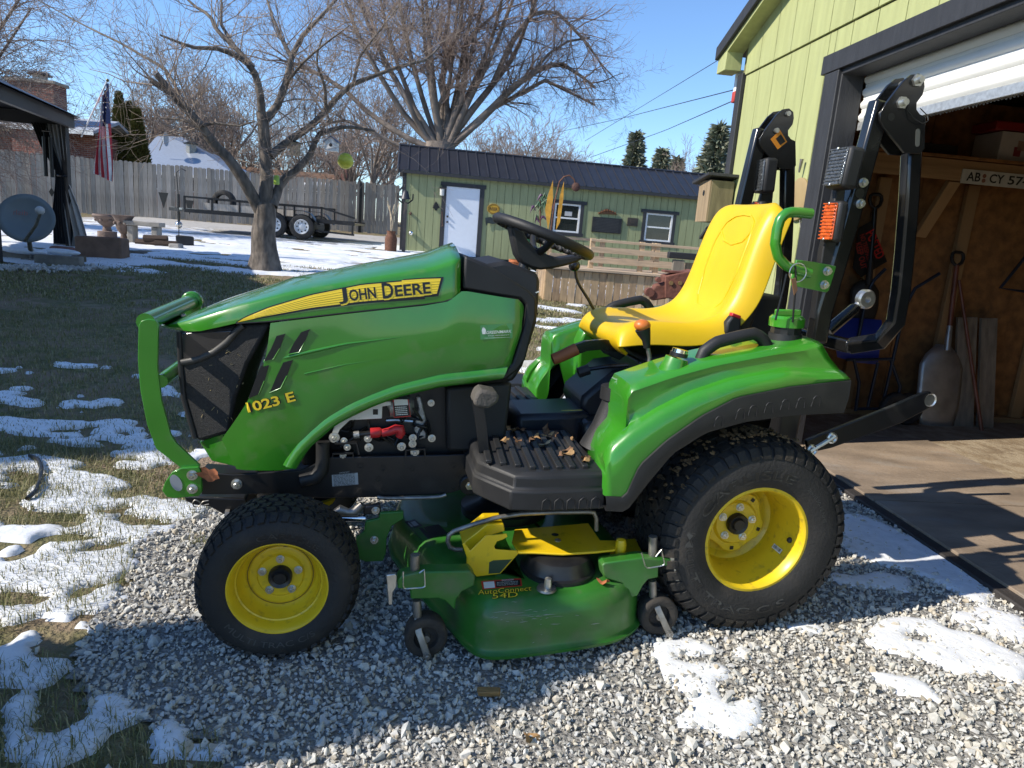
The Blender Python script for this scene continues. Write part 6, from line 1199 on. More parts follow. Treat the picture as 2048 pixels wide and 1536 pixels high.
for i in range(16):
    a0_ = (1080 + rr.uniform(-12, 14), 452 - rr.uniform(0, 60)); sd_ = rr.choice((-1, 1)); q = [at(a0_[0], a0_[1], 16.9), at(a0_[0] + sd_ * rr.uniform(4, 9), a0_[1] - rr.uniform(4, 16), 16.9), at(a0_[0] + sd_ * rr.uniform(8, 17), a0_[1] + rr.uniform(0, 22), 16.9)]
    MB().tube(lerp_poly([p - base2 for p in q], 7), [.004, .02, .028, .028, .02, .01, .002], 4).build('frond', mat('palm_%d' % (i % 3), ((.05, .12, .06), (.09, .035, .09), (.10, .14, .07))[i % 3], .5), t)
MB().tube([at(1082, 560, 16.9) - base2, at(1080, 400, 16.9) - base2], .018, 6).build('stem', mat('rust', (.13, .055, .03)), t)
t = thing('hanging_lantern', 'blue and green glass garden lantern seen through the steering wheel', 'lantern', at(1060, 475, 15.2)); MB().lathe([(-.12, .02), (-.10, .12), (0, .16), (.09, .12), (.11, .03)], n=16, axis=2).build('globe', mat('green_glass', (.02, .10, .04), .15), t, sm=50); MB().ball((-.09, .05, .12), .10, 10).build('globe', mat('blue_glass', (.08, .22, .45), .15), t); MB().tube([(0, 0, -.12), (.02, 0, -.9)], .02, 6).build('stake', DECAL_K, t)
t = thing('flower_pot', 'small orange clay pot seen left of the steering column', 'pot', at(1032, 532, 15.0)); MB().lathe([(-.14, .0), (-.14, .10), (.08, .14), (.08, .16), (.13, .16), (.13, .14)], n=20, axis=2).build('pot', mat('terracotta', (.50, .15, .05), .7), t, sm=40); MB().cyl((0, 0, -.14), (0, 0, -.5), .03).build('stand', DECAL_K, t)

# ================================================================== WOODEN DECK with railing
DKO = atg(1088, 600); DKY = rad(5); dX, dY = Vector((math.cos(DKY), math.sin(DKY), 0)), Vector((-math.sin(DKY), math.cos(DKY), 0))
dk = thing('timber_deck', 'raised cedar deck with open railing in front of the shed', 'deck', DKO, DKY)
CED = [mat('cedar_%d' % i, c, .75, var=.2, scale=5, stretch=(6, 6, .6), bump=.25, bscale=40) for i, c in enumerate(((.46, .32, .18), (.40, .27, .155), (.52, .37, .22)))]
CEDL = mat('cedar_rail', (.50, .375, .25), .75, var=.2, scale=5, stretch=(.6, 6, 6), bump=.2, bscale=40); DH = .56; rr = random.Random(4)
for i in range(26): MB().box((.06 + i * .131, rr.uniform(-.004, .004), DH / 2 - .03), (.123, .02, DH)).build('skirt_board', rr.choice(CED), dk, bevel=.003)
for i in range(11): MB().box((0 - rr.uniform(0, .004), .10 + i * .131, DH / 2 - .03), (.02, .123, DH)).build('skirt_board', rr.choice(CED), dk, bevel=.003)
for i in range(11): MB().box((1.9, .0 + i * .142, DH - .0), (3.9, .136, .035)).build('floor_board', CEDL, dk, bevel=.003)
def rail(y0, xs, x0, x1):
    for x in xs: MB().box((x, y0, DH + .26), (.085, .085, .55)).build('rail_post', CED[2], dk, bevel=.003)
    for z_, h in ((.50, .045), (.34, .09), (.16, .09)): MB().box(((x0 + x1) / 2, y0 - (.06 if h > .05 else 0), DH + z_), (x1 - x0, .03 if h > .05 else .13, h)).build('rail', CEDL, dk, bevel=.003)
rail(.45, [.82, 1.70, 1.98, 2.9], .78, 3.6); rail(1.5, [.2, 1.2, 2.2, 3.2], .2, 3.6)
t = thing('engine_block', 'rusty old engine block standing before the deck railing', 'engine', at(1345, 600, 9.5)); RU = mat('rusty_cast_iron', (.16, .06, .04), .8, var=.3, scale=14, bump=.5, bscale=30); bE = t.location
def eb(px, py, Y=9.5): return at(px, py, Y) - bE
q = [eb(*p) for p in [(1330, 552), (1390, 540), (1392, 600), (1372, 602), (1330, 596)]]; MB().prism([(p.x, p.z) for p in q], 0, .35).build('block', RU, t, bevel=.015); q = [eb(*p) for p in [(1300, 590), (1312, 570), (1332, 565), (1335, 598), (1305, 602)]]; MB().prism([(p.x, p.z) for p in q], .02, .22).build('bell_housing', RU, t, bevel=.02)
for i in range(3): c = eb(1342 + i * 18, 566); MB().cyl((c.x, -.02, c.z), (c.x, .02, c.z), .028, 12).build('core_plug', mat('brass_dull', (.35, .22, .10), .5, .6), t)
MB().box(eb(1356, 545) + Vector((0, .15, 0)), (.34, .25, .03)).build('head', RU, t, bevel=.006)
for p, r in (((1300, 585), .06), ((1285, 600), .04), ((1318, 560), .035)): MB().tube([eb(*p) + Vector((0, 0, 0)), eb(*p) + Vector((0, .12, 0))], r, 12).build('manifold', RU, t)
t = thing('beam_stand', 'rough wooden stand carrying a black beam behind the tractor seat', 'stand', atg(1370, 605)); bS = t.location; MB().box(at(1368, 512, 10.4) - bS, (.46, .14, .09)).build('beam', mat('tarred_beam', (.02, .02, .022), .6, bump=.4, bscale=40), t, bevel=.01)
a = at(1360, 520, 10.4) - bS; MB().box((a.x - .02, a.y, a.z / 2), (.16, .10, max(.2, a.z))).build('upright', GREYW, t, bevel=.006); MB().box((a.x + .16, a.y + .05, a.z * .9), (.12, .08, .12)).build('block', CED[1], t)
t = thing('rock', 'small pale limestone rock in the snow behind the tractor', 'rock', atg(1066, 736)); m = MB(); v, f = SHAPES[3]; m.add([tuple(p * .14) for p in v], [tuple(int(i) for i in q) for q in f]); m.build('stone', mat('pale_rock', (.42, .42, .40), .9, bump=.5), t, sm=0)
t = thing('plastic_crate', 'black plastic tub standing on the grass behind the tractor pedestal', 'tub', TM @ Vector((.72, -.78, 0))); MB().prism([(-.30, .0), (.22, .0), (.30, .50), (.24, .55), (-.24, .55), (-.30, .50)], -.14, .14).build('tub', BLK_P, t, bevel=.02); MB().bar((.05, -.16, .02), (.12, -.16, .5), .03, .02).build('strut', STEEL, t); t.rotation_euler = (0, 0, TYAW)
# ================================================================== BACK OF THE YARD
pad = sheet('concrete_pad', np.arange(-16, -2.6, .25), np.arange(17.5, 26, .25), .02, ground_mat('concrete', [(.42, .40, .36), (.34, .32, .29), (.46, .44, .41)], [1, 1.2, 8], .15), keep=lambda c: (c[:, 1] > 19.0 + .10 * (c[:, 0] + 4) + .35 * np.sin(c[:, 0])) & (c[:, 1] < 25.5) & (c[:, 0] > -13.5 + .0 * c[:, 1]) & ((c[:, 0] < -3.6) | (c[:, 1] < 18.8)))
# fence: one object per board
F0, F1 = at(328, 452, 25.6), at(800, 490, 28.3); fd = (F1 - F0); fd.z = 0; fl_ = fd.length; fd.normalize(); FS = F0 - fd * 7.2; flen = fl_ + 7.2
fence = thing('board_fence', 'long grey weathered dog-eared board fence behind the trailer', 'fence', (FS.x, FS.y, 0), math.atan2(fd.y, fd.x)); FW = [mat('fence_grey_%d' % i, c, .85, var=.25, scale=4, stretch=(7, 7, .6), bump=.3, bscale=40) for i, c in enumerate(((.38, .34, .29), (.31, .28, .24), (.45, .405, .35), (.35, .305, .25)))]
rr = random.Random(31); bmesh_v = []
for k in range(6):
    w_ = .138; h_ = 1.86; bmesh_v.append(MB().prism([(0, 0), (w_, 0), (w_, h_ - .035), (w_ - .03, h_), (.03, h_), (0, h_ - .035)], -.009, .009).mesh('fence_board', FW[k % 4], 0))
nb = int(flen / .146)
for i in range(nb):
    x = i * .146; p = FS + fd * x; o = bpy.data.objects.new('fence_board', bmesh_v[rr.randrange(6)]); COL.objects.link(o); o.parent = fence; o.location = (x, rr.uniform(-.006, .006), G(p.x, p.y) + rr.uniform(-.02, .03)); o.rotation_euler = (0, rr.uniform(-.008, .008), rr.uniform(-.03, .03))
for zz in (.35, 1.45): MB().bar((0, .04, G(*FS.to_2d()) + zz), (flen, .04, G(*F1.to_2d()) + zz), .04, .09).build('fence_rail', FW[1], fence, sm=0)
fx_ = at(720, 470, 27.5); MB().box(((fx_ - FS).dot(fd), -.06, G(fx_.x, fx_.y) + .95), (.10, .10, 1.9)).build('fence_post', DECAL_K, fence)
# returning wing of the fence with a gate at the far left
W0 = FS + fd * .3; wd_ = Vector((-.55, -.83, 0)).normalized(); wing = thing('fence_wing', 'shorter fence wing with diagonal gate brace at the far left', 'fence', (W0.x, W0.y, 0), math.atan2(wd_.y, wd_.x))
for i in range(22):
    p = W0 + wd_ * (i * .146); o = bpy.data.objects.new('fence_board', bmesh_v[rr.randrange(6)]); COL.objects.link(o); o.parent = wing; o.location = (i * .146, 0, G(p.x, p.y) - .12)
MB().bar((.2, .05, .7), (1.5, .05, 2.0), .04, .10).build('gate_brace', LUM, wing); MB().bar((.1, .05, 2.0), (3.1, .05, 2.0), .04, .09).build('fence_rail', FW[0], wing)
for px, py, s, lab in ((327, 400, 1, 'black triangular pennant on the fence left of its neighbour'), (379, 414, .9, 'black triangular pennant on the fence above the trailer tongue')):
    p = at(px, py, 25.2); t = thing('pennant', lab, 'pennant', p); MB().prism([(-.17 * s, .25 * s), (.17 * s, .25 * s), (.0, -.28 * s)], -.01, .01).build('cloth', DECAL_K, t, sm=0)
# ------------------------------------------------------------------ utility trailer
TY = 20.6; tro = at(560, 480, TY); tr = thing('utility_trailer', 'black tandem axle utility trailer with mesh sides parked by the fence', 'trailer', (tro.x, tro.y, G(tro.x, tro.y) + .02), rad(3)); bT = tr.location; TM2 = tr.matrix_basis.to_3x3().inverted()
def tp(px, py, dy=0):
    q = TM2 @ (at(px, py, TY) - bT); return Vector((q.x, dy, q.z))
bed0, bed1 = tp(398, 440).x, tp(718, 470).x; zb = tp(450, 440).z; zb = .52
for dy in (-.85, .85): MB().box(((bed0 + bed1) / 2, dy, zb), (bed1 - bed0, .06, .10)).build('bed_rail', BLK, tr)
MB().box(((bed0 + bed1) / 2, 0, zb - .02), (bed1 - bed0, 1.7, .05)).build('bed_floor', GREYW, tr)
for dy in (-.85, .85):
    MB().bar((bed0, dy, zb + .36), (bed1 - .9, dy, zb + .36), .04, .05).build('top_rail', BLK, tr)
    for i in range(6): MB().box((bed0 + i * (bed1 - bed0 - .9) / 5, dy, zb + .2), (.05, .04, .36)).build('stake', BLK, tr)
    MB().box(((bed0 + bed1) / 2 - .8, dy, zb + .15), (bed1 - bed0 - 2.6, .02, .18)).build('side_board', FW[0], tr)
MB().bar((bed1 - .9, -.85, zb + .36), (bed1, -.85, zb + .15), .04, .05).build('top_rail', BLK, tr); MB().bar((bed1 - .05, -.85, zb), (bed1 - .05, -.85, zb - .30), .05, .05).build('tail_leg', BLK, tr); MB().bar((bed1 - 1.2, -.86, zb - .26), (bed1, -.86, zb - .30), .04, .05).build('tail_bar', BLK, tr)
for px in (569, 621):
    c = tp(px, 464); 
    for dy in (-.98, .98):
        wh_ = MB().lathe([(-.09, .19), (-.10, .26), (-.08, .32), (-.04, .335), (.04, .335), (.08, .32), (.10, .26), (.09, .19)], (c.x, dy, .335), 28).build('wheel', RUB, tr, sm=50)
        MB().lathe([(-.09, .20), (-.095, .185), (-.05, .17), (-.04, .10), (-.07, .06), (-.07, 0)] if dy < 0 else [(.09, .20), (.05, .17), (.07, 0)], (c.x, dy, .335), 24).build('rim', mat('silver_rim', (.62, .63, .64), .4, .3, var=.1), wh_, sm=40)
        if dy < 0:
            for k in range(8): a = 2 * PI * k / 8; MB().lathe([(-.047, 0), (-.047, .022)], (c.x + .13 * math.cos(a), dy, .335 + .13 * math.sin(a)), 10).build('rim_hole', DECAL_K, wh_)
c = (tp(569, 464).x + tp(621, 464).x) / 2
for dy in (-.98, .98): MB().rtube([(c - .82, dy, .42), (c - .60, dy, .70), (c - .4, dy, .76), (c + .4, dy, .76), (c + .60, dy, .70), (c + .82, dy, .42)], .26, .012).build('mudguard', BLK, tr, sm=0)
sp_ = tp(455, 412); MB().lathe([(-.09, .20), (-.10, .28), (-.06, .33), (.06, .33), (.10, .28), (.09, .20)], (sp_.x, -.2, zb + .30), 24).build('spare_wheel', RUB, tr, sm=50)
for dy in (-.5, .5): MB().bar((bed0, dy, zb), (tp(345, 430).x, 0, zb), .07, .09).build('tongue', BLK, tr)
j = tp(352, 430).x; MB().box((j + .0, 0, zb + .02), (.12, .07, .10)).build('coupler', STEEL, tr); MB().cyl((j + .14, 0, .08), (j + .14, 0, zb + .42), .035).build('jack', BLK, tr); MB().ball((j + .14, 0, .10), .10, 12).build('jack_wheel', CHROME, tr); MB().box((bed0 - .12, -.3, zb + .03), (.5, .12, .05)).build('tongue_plate', ZINC, tr)
# ------------------------------------------------------------------ bare trees
def tube_soup(lines, name, matl, parent, nmin=3):
    V, F = [], []; o = 0
    for pts, r0, r1 in lines:
        n_ = 7 if r0 > .06 else (5 if r0 > .02 else nmin); m_ = len(pts); t = (pts[1] - pts[0]).normalized(); ref = Vector((0, 0, 1)) if abs(t.z) < .9 else Vector((1, 0, 0)); a = t.cross(ref).normalized()
        for i, p in enumerate(pts):
            t = (pts[min(i + 1, m_ - 1)] - pts[max(i - 1, 0)]).normalized(); a = (a - t * a.dot(t)).normalized(); b = t.cross(a); r = r0 + (r1 - r0) * i / (m_ - 1)
            for k in range(n_): an = 2 * PI * k / n_; q = p + a * (r * math.cos(an)) + b * (r * math.sin(an)); V.append((q.x, q.y, q.z))
        for i in range(m_ - 1):
            for k in range(n_): F.append((o + i * n_ + k, o + i * n_ + (k + 1) % n_, o + (i + 1) * n_ + (k + 1) % n_, o + (i + 1) * n_ + k))
        o += m_ * n_
    return np_obj(name, V, F, matl, parent, smoothit=True)
def branch(p, d, L, r, lvl, out, rnd, up=.15, spread=.75, kids=6, bend=.25, tipr=.0018, lvl0=3):
    n_ = 4 if lvl > 0 else 3; pts = [p.copy()]; d = d.normalized(); q = p.copy()
    for i in range(n_):
        d = (d + Vector((rnd.gauss(0, bend), rnd.gauss(0, bend), rnd.gauss(0, bend) + up)) * .5).normalized(); q = q + d * (L / n_); pts.append(q.copy())
    r1 = max(tipr, r * .35); out.append((pts, r, r1))
    if lvl <= 0: return
    for k in range(kids):
        s = rnd.uniform(.18, 1.0); i = min(n_ - 1, int(s * n_)); b = pts[i].lerp(pts[i + 1], s * n_ - i); t = (pts[i + 1] - pts[i]).normalized()
        ax = Vector((rnd.gauss(0, 1), rnd.gauss(0, 1), rnd.gauss(0, 1))); ax = (ax - t * ax.dot(t)).normalized(); nd = (t * rnd.uniform(.4, 1) + ax * spread * rnd.uniform(.6, 1.3)).normalized()
        branch(b, nd, L * rnd.uniform(.38, .68), max(tipr, (r + (r1 - r) * s) * rnd.uniform(.4, .6)), lvl - 1, out, rnd, up, spread, kids, bend, tipr)
BARK = mat('grey_bark', (.135, .112, .092), .9, var=.5, scale=14, bump=1.0, bscale=16, stretch=(1, 1, .4), dirt=(.30, .27, .22), damt=.15, dscale=4); TWIG = mat('twig_brown', (.30, .235, .185), .8, var=.3, scale=3); TWIG2 = mat('twig_reddish', (.27, .20, .165), .8, var=.3, scale=1.5); BARK2 = mat('maple_bark', (.19, .155, .13), .9, var=.3, scale=3, bump=.6, bscale=10, stretch=(1, 1, .3)); TWIG3 = mat('far_twigs', (.25, .19, .155), .85, var=.2, scale=.8)
rnd = random.Random(77); NY = 11.4
nb_ = atg(530, 541); t1 = thing('bare_fruit_tree', 'bare spreading tree with thick leaning limbs in the middle of the yard', 'tree', nb_); NY = nb_.y
def np_(px, py, dy=0): return at(px, py, NY + dy) - nb_
limbs = [([(531, 545, 0), (529, 500, 0), (527, 465, 0), (531, 435, 0), (531, 405, 0)], .235, .16), ([(531, 410, 0), (534, 360, 0), (531, 310, 0), (527, 250, 0), (523, 225, 0)], .115, .085),
    ([(524, 232, 0), (520, 180, -.1), (506, 135, -.2), (475, 112, -.3), (438, 97, -.4), (385, 95, -.6), (320, 70, -.8)], .068, .014), ([(506, 135, -.2), (470, 95, -.2), (432, 60, -.1), (420, 30, 0), (385, 10, .1), (350, -30, .2)], .048, .012), ([(472, 98, -.2), (440, 45, .2), (445, 10, .4), (430, -40, .6)], .035, .012),
    ([(526, 245, 0), (553, 215, .2), (571, 170, .3), (583, 115, .4), (602, 75, .5), (640, 35, .6), (690, -20, .7)], .070, .018), ([(583, 115, .4), (560, 70, .7), (540, 20, 1.0), (525, -40, 1.2)], .04, .012), ([(571, 170, .3), (600, 130, -.2), (640, 95, -.5), (700, 50, -.8)], .03, .008),
    ([(522, 425, 0), (488, 362, -.2), (458, 318, -.3), (428, 290, -.4), (402, 252, -.5), (372, 218, -.6), (345, 188, -.7), (312, 148, -.8)], .105, .045), ([(372, 218, -.6), (345, 160, -.4), (328, 135, -.3), (299, 120, -.2), (237, 84, 0), (182, 58, .2), (128, 29, .4), (60, -10, .6)], .030, .006), ([(402, 252, -.5), (430, 246, -.7), (480, 252, -1.0), (510, 242, -1.2)], .028, .008), ([(412, 262, -.45), (370, 240, -.5), (322, 236, -.5)], .03, .012),
    ([(545, 412, 0), (562, 362, .2), (595, 338, .3), (620, 312, .4), (634, 270, .5), (690, 252, .6), (750, 262, .8)], .085, .018), ([(541, 312, 0), (583, 278, .3), (620, 255, .4), (652, 222, .5), (676, 192, .6), (706, 168, .7), (764, 146, .8), (804, 131, .9), (855, 120, 1.0), (880, 92, 1.1)], .070, .016), ([(652, 222, .5), (650, 170, .3), (630, 120, .1), (650, 60, 0)], .035, .009), ([(706, 168, .7), (720, 110, .6), (760, 60, .5), (800, 10, .4)], .03, .008), ([(634, 270, .5), (660, 240, .2), (640, 200, 0)], .02, .006), ([(345, 188, -.7), (318, 172, -.75), (302, 160, -.8)], .05, .04)]
tr_l, cr_l = [], []
for pts, r0, r1 in limbs:
    q = [np_(*p) for p in pts]; q = lerp_poly([tuple(p) for p in q], max(5, len(q) * 2)); tr_l.append((q, r0, r1))
    if r0 > .2: tr_l.append(([Vector((0, 0, -.1)), Vector((0, 0, .08)), Vector((0, 0, .35))], .34, .20)); continue
    nk = int(3 + 10 * sum((b - a).length for a, b in zip(q, q[1:])) / 2.6)
    for k in range(nk):
        s = rnd.uniform(.12 if r0 < .09 else .30, 1); i = min(len(q) - 2, int(s * (len(q) - 1))); b = q[i].lerp(q[i + 1], s * (len(q) - 1) - i); t = (q[i + 1] - q[i]).normalized(); ax = Vector((rnd.gauss(0, 1), rnd.gauss(0, 1), rnd.gauss(.35, 1))); ax = (ax - t * ax.dot(t)).normalized()
        branch(b, t * rnd.uniform(.3, 1) + ax * .9, rnd.uniform(.5, 1.35), min(.014, max(.005, (r0 + (r1 - r0) * s) * .35)), 2, cr_l, rnd, .18, .8, 5, .35, .0022)
tube_soup(tr_l, 'trunk', BARK, t1); tube_soup(cr_l, 'crown', TWIG, t1)
# big maple behind the shed
MY = 25.0; mb = at(880, 300, MY); mb.z = G(mb.x, MY); t2 = thing('big_maple', 'huge bare maple with many fanned stems rising behind the shed', 'tree', mb); rnd = random.Random(5); tr_l, cr_l = [], []
def mp(px, py, dy=0): return at(px, py, MY + dy) - mb
tr_l.append(([Vector((0, 0, -.2)), mp(880, 330), mp(882, 285)], .62, .5))
stems = [[(870, 300), (800, 270), (730, 220), (680, 170), (600, 130), (560, 120)], [(872, 295), (815, 240), (765, 160), (720, 80), (690, 0), (670, -60)], [(875, 290), (830, 220), (795, 130), (770, 40), (750, -50)], [(876, 290), (845, 200), (820, 110), (800, 20), (790, -60)], [(880, 285), (862, 190), (850, 90), (845, 0), (830, -80)], [(882, 285), (885, 200), (890, 110), (900, 10), (905, -80)],
    [(884, 288), (910, 200), (925, 110), (945, 20), (960, -60)], [(886, 290), (925, 215), (960, 140), (990, 60), (1010, -30)], [(888, 295), (940, 225), (985, 170), (1030, 110), (1060, 30), (1090, -40)], [(890, 300), (955, 250), (1010, 195), (1060, 150), (1100, 105), (1140, 80), (1180, 75)], [(890, 302), (960, 240), (1030, 170), (1075, 140), (1120, 125), (1160, 150), (1190, 175)], [(985, 170), (1020, 90), (1060, 30), (1110, 20), (1160, 70), (1190, 110)],
    [(868, 302), (790, 290), (740, 260), (690, 240), (640, 250)], [(884, 290), (870, 230), (905, 150), (880, 60)], [(880, 290), (900, 240), (880, 160), (920, 60), (930, -50)], [(880, 300), (840, 260), (810, 190), (760, 110), (740, 30)], [(885, 295), (930, 180), (930, 80), (1000, 20)], [(890, 300), (980, 220), (1090, 160), (1150, 190), (1190, 210)]]
stems += [[(880 + rnd.uniform(-12, 12), 310), (880 + (a_ - 880) * .3, 220), (880 + (a_ - 880) * .65, 110), (a_, -40)] for a_ in (700, 790, 850, 920, 975, 1040)]
for si, st_ in enumerate(stems):
    q = lerp_poly([tuple(mp(px, py, rnd.uniform(-.6, .6) * i * .6)) for i, (px, py) in enumerate(st_)], 10); r0 = rnd.uniform(.07, .15) if si not in (11, 15) else .10; tr_l.append((q, r0, .035))
    for k in range(21 if si < 18 else 11):
        s = rnd.uniform(.35, 1); i = min(8, int(s * 9)); b = q[i].lerp(q[i + 1], s * 9 - i); t = (q[i + 1] - q[i]).normalized(); ax = Vector((rnd.gauss(0, 1), rnd.gauss(0, 1), rnd.gauss(0, 1))); ax = (ax - t * ax.dot(t)).normalized()
        branch(b, t * rnd.uniform(.4, 1) + ax * .7, rnd.uniform(.9, 2.1), rnd.uniform(.016, .032), 2 if k % 6 else 3, cr_l, rnd, -.02, .7, 5, .3, .0032)
tube_soup(tr_l, 'trunk', BARK2, t2); tube_soup(cr_l, 'crown', TWIG2, t2)
# overhanging tree at the upper left, its trunk outside the frame
lb_ = at(-260, 470, 17); lb_.z = G(lb_.x, 17); t3 = thing('overhanging_tree', 'bare tree reaching in with fine branches at the upper left corner', 'tree', lb_); rnd = random.Random(15); tr_l, cr_l = [], []
tr_l.append(([Vector((0, 0, -.2)), Vector((.05, 0, 2)), Vector((.0, 0, 4))], .30, .22))
for k in range(9):
    q = lerp_poly([(0, 0, rnd.uniform(2.8, 4))] + [tuple(at(-260 + f * rnd.uniform(200, 330), 470 - f * rnd.uniform(240, 560), 17 + rnd.uniform(-1, 1) * f) - lb_) for f in (.5, 1)], 8); tr_l.append((q, .09, .02))
    for j in range(20): s = rnd.uniform(.3, 1); i = min(6, int(s * 7)); branch(q[i], (q[i + 1] - q[i]).normalized() + Vector((rnd.gauss(.2, .6), rnd.gauss(0, .6), rnd.gauss(-.25, .5))), rnd.uniform(.9, 2.0), .015, 2, cr_l, rnd, -.12, .7, 5, .3, .004)
tube_soup(tr_l, 'trunk', BARK, t3); tube_soup(cr_l, 'crown', TWIG3, t3)
# far bare trees
rnd = random.Random(40); protos = []
for v in range(3):
    r_ = thing('far_bare_tree', 'bare grey-brown tree on the skyline behind the yards', 'tree', (0, 0, 0), 0, 'far bare trees along the skyline'); tl_, cl_ = [], []; tl_.append(([Vector((0, 0, -.3)), Vector((.1, 0, 2)), Vector((0, .1, 4))], .30, .20))
    for k in range(11):
        a = rnd.uniform(0, 2 * PI); d = Vector((math.cos(a), math.sin(a), rnd.uniform(.9, 2.2))); p0 = Vector((0, 0, rnd.uniform(1.5, 4))); o_ = []; branch(p0, d, rnd.uniform(3.2, 5.0), .10, 3, o_, rnd, .18, .65, 5, .25, .013); tl_.append(o_[0]); cl_ += o_[1:]
    tube_soup(tl_, 'trunk', BARK2, r_); tube_soup(cl_, 'crown', TWIG3, r_); protos.append(r_)
spots = [(300, 52, 1.0), (360, 56, 1.15), (415, 46, .9), (465, 55, 1.1), (620, 60, .85), (180, 75, .8), (140, 80, .8), (700, 50, .95), (745, 44, .8), (1010, 58, 1.0), (1055, 66, 1.0), (1100, 70, 1.0), (1150, 75, .95), (1200, 72, .8), (560, 70, .9), (500, 64, .8), (1030, 52, .85), (1080, 80, 1.1), (1125, 60, .8), (1175, 58, .7), (1240, 80, .9), (1300, 78, .85), (330, 70, 1.1), (440, 72, 1.1), (780, 60, 1.0), (650, 75, 1.1), (230, 66, .9), (960, 62, 1.0)]
for i, (px, Y, s) in enumerate(spots):
    o = protos[i] if i < 3 else clone(protos[i % 3]); q = at(px, 420, Y); o.location = (q.x, Y, G(q.x, Y) - .2); o.scale = (s, s, s * rnd.uniform(.9, 1.1)); o.rotation_euler = (0, 0, rnd.uniform(0, 6))
for i, (px, Y, s, lab) in enumerate(((1345, 40, .62, 'slim bare sapling right of the spruces above the shed roof'), (1395, 44, .75, 'taller bare tree beside the garage corner'))):
    o = clone(protos[i]); q = at(px, 420, Y); o.location = (q.x, Y, G(q.x, Y)); o.scale = (s * .6, s * .6, s); o['label'] = lab; del o['group']
# evergreens
def evergreen(name, label, loc, H, R, matl, n_, rnd, form='cone', group=None, leafl=.10, parent_kids=True):
    t = thing(name, label, 'tree' if H > 2 else 'shrub', loc, 0, group); MB().tube([(0, 0, -.1), (0, 0, H * .85)], [max(.03, R * .12), .01], 8).build('trunk', BARK2, t)
    rg = np.random.default_rng(rnd); z = rg.uniform(0.02, 1, n_) ** (1.1 if form == 'spruce' else 1.15)
    prof = np.minimum(1, (1 - z) * 7) ** .5 if form == 'clipped' else 1.25 * (1 - z) ** 1.15 * (.75 + .25 * np.abs(np.sin(z * 26))) if form == 'spruce' else np.minimum(1, (1 - z) * 2.2) ** .55 * (.65 + .35 * np.sin(np.clip(z * 3.2 + .35, 0, PI)))
    a = rg.uniform(0, 2 * PI, n_); lump = .82 + .36 * fbm(np.cos(a) * 2 + z * 9, np.sin(a) * 2 + z * 5, rnd); rr_ = R * prof * lump * np.sqrt(rg.uniform(.35, 1, n_)); c = np.stack([rr_ * np.cos(a), rr_ * np.sin(a), z * H], 1)
    out = np.stack([np.cos(a), np.sin(a), np.full(n_, .9 if form != 'spruce' else -.1)], 1) + rg.normal(0, .45, (n_, 3)); out /= np.linalg.norm(out, axis=1)[:, None]; sd = np.cross(out, rg.normal(size=(n_, 3))); sd /= np.linalg.norm(sd, axis=1)[:, None]
    l = leafl * rg.uniform(.6, 1.4, n_)[:, None]; V = np.stack([c - sd * l * .28, c + sd * l * .28, c + out * l], 1).reshape(-1, 3); np_obj('crown', V, np.arange(3 * n_).reshape(-1, 3), matl, t); return t
ARB = island_mat('arborvitae', [(.07, .075, .018), (.12, .115, .028), (.16, .13, .04), (.085, .092, .022)], .75, 0, 3); SPR = island_mat('spruce', [(.12, .155, .11), (.19, .22, .155), (.25, .245, .175), (.16, .185, .135)], .75, 0, 3)
for px, pt, pb, Y, R, lab in ((243, 200, 345, 31, .62, 'tallest of three clipped arborvitae beside the flag'), (262, 219, 345, 31.3, .48, 'middle and narrowest of three arborvitae behind the fence'), (277, 230, 345, 31, .60, 'rightmost and shortest of three arborvitae behind the fence')):
    a, b = at(px, pt, Y), at(px, pb, Y); g_ = G(b.x, Y); evergreen('arborvitae', lab, (b.x, Y, g_), (a.z - g_) * 1.06, R * .72, ARB, 14000, px, 'col', leafl=.13)
for px, pt, Y, R, lab in ((1274, 268, 48, 1.9, 'tallest blue-green spruce above the shed roof'), (1325, 300, 46, 1.6, 'lower spruce right of the tallest one'), (1355, 318, 50, 1.5, 'small spruce tip at the shed roof end'), (1440, 255, 36, 2.2, 'dense evergreen partly hidden by the garage corner'), (200, 360, 60, 2.0, 'distant evergreen behind the brick house')):
    a = at(px, pt, Y); g_ = G(a.x, Y); evergreen('spruce', lab, (a.x, Y, g_), a.z - g_, R, SPR, 4600, px, 'spruce', leafl=.46)
# ------------------------------------------------------------------ houses beyond the fence
BR = bpy.data.materials.new('red_brick'); BR.use_nodes = True; n_ = BR.node_tree; bt = n_.nodes.new('ShaderNodeTexBrick'); tcn = n_.nodes.new('ShaderNodeTexCoord'); mpn = n_.nodes.new('ShaderNodeMapping'); mpn.inputs['Rotation'].default_value = (rad(90), 0, 0); n_.links.new(tcn.outputs['Object'], mpn.inputs[0]); n_.links.new(mpn.outputs[0], bt.inputs[0])
bt.inputs['Color1'].default_value = (.26, .085, .055, 1); bt.inputs['Color2'].default_value = (.15, .05, .035, 1); bt.inputs['Mortar'].default_value = (.26, .22, .19, 1); bt.inputs['Scale'].default_value = 1; bt.inputs['Brick Width'].default_value = .215; bt.inputs['Row Height'].default_value = .075; bt.inputs['Mortar Size'].default_value = .008; n_.links.new(bt.outputs[0], n_.nodes['Principled BSDF'].inputs[0]); n_.nodes['Principled BSDF'].inputs['Roughness'].default_value = .9
bY = 28.5; bo_ = at(75, 345, bY); bh = thing('brick_house', 'red brick house with broad chimney at the far left', 'house', (bo_.x, bY, G(bo_.x, bY)), rad(4)); bb = Vector(bh.location)
def bp_(px, py, dy=0): return at(px, py, bY + dy) - bb
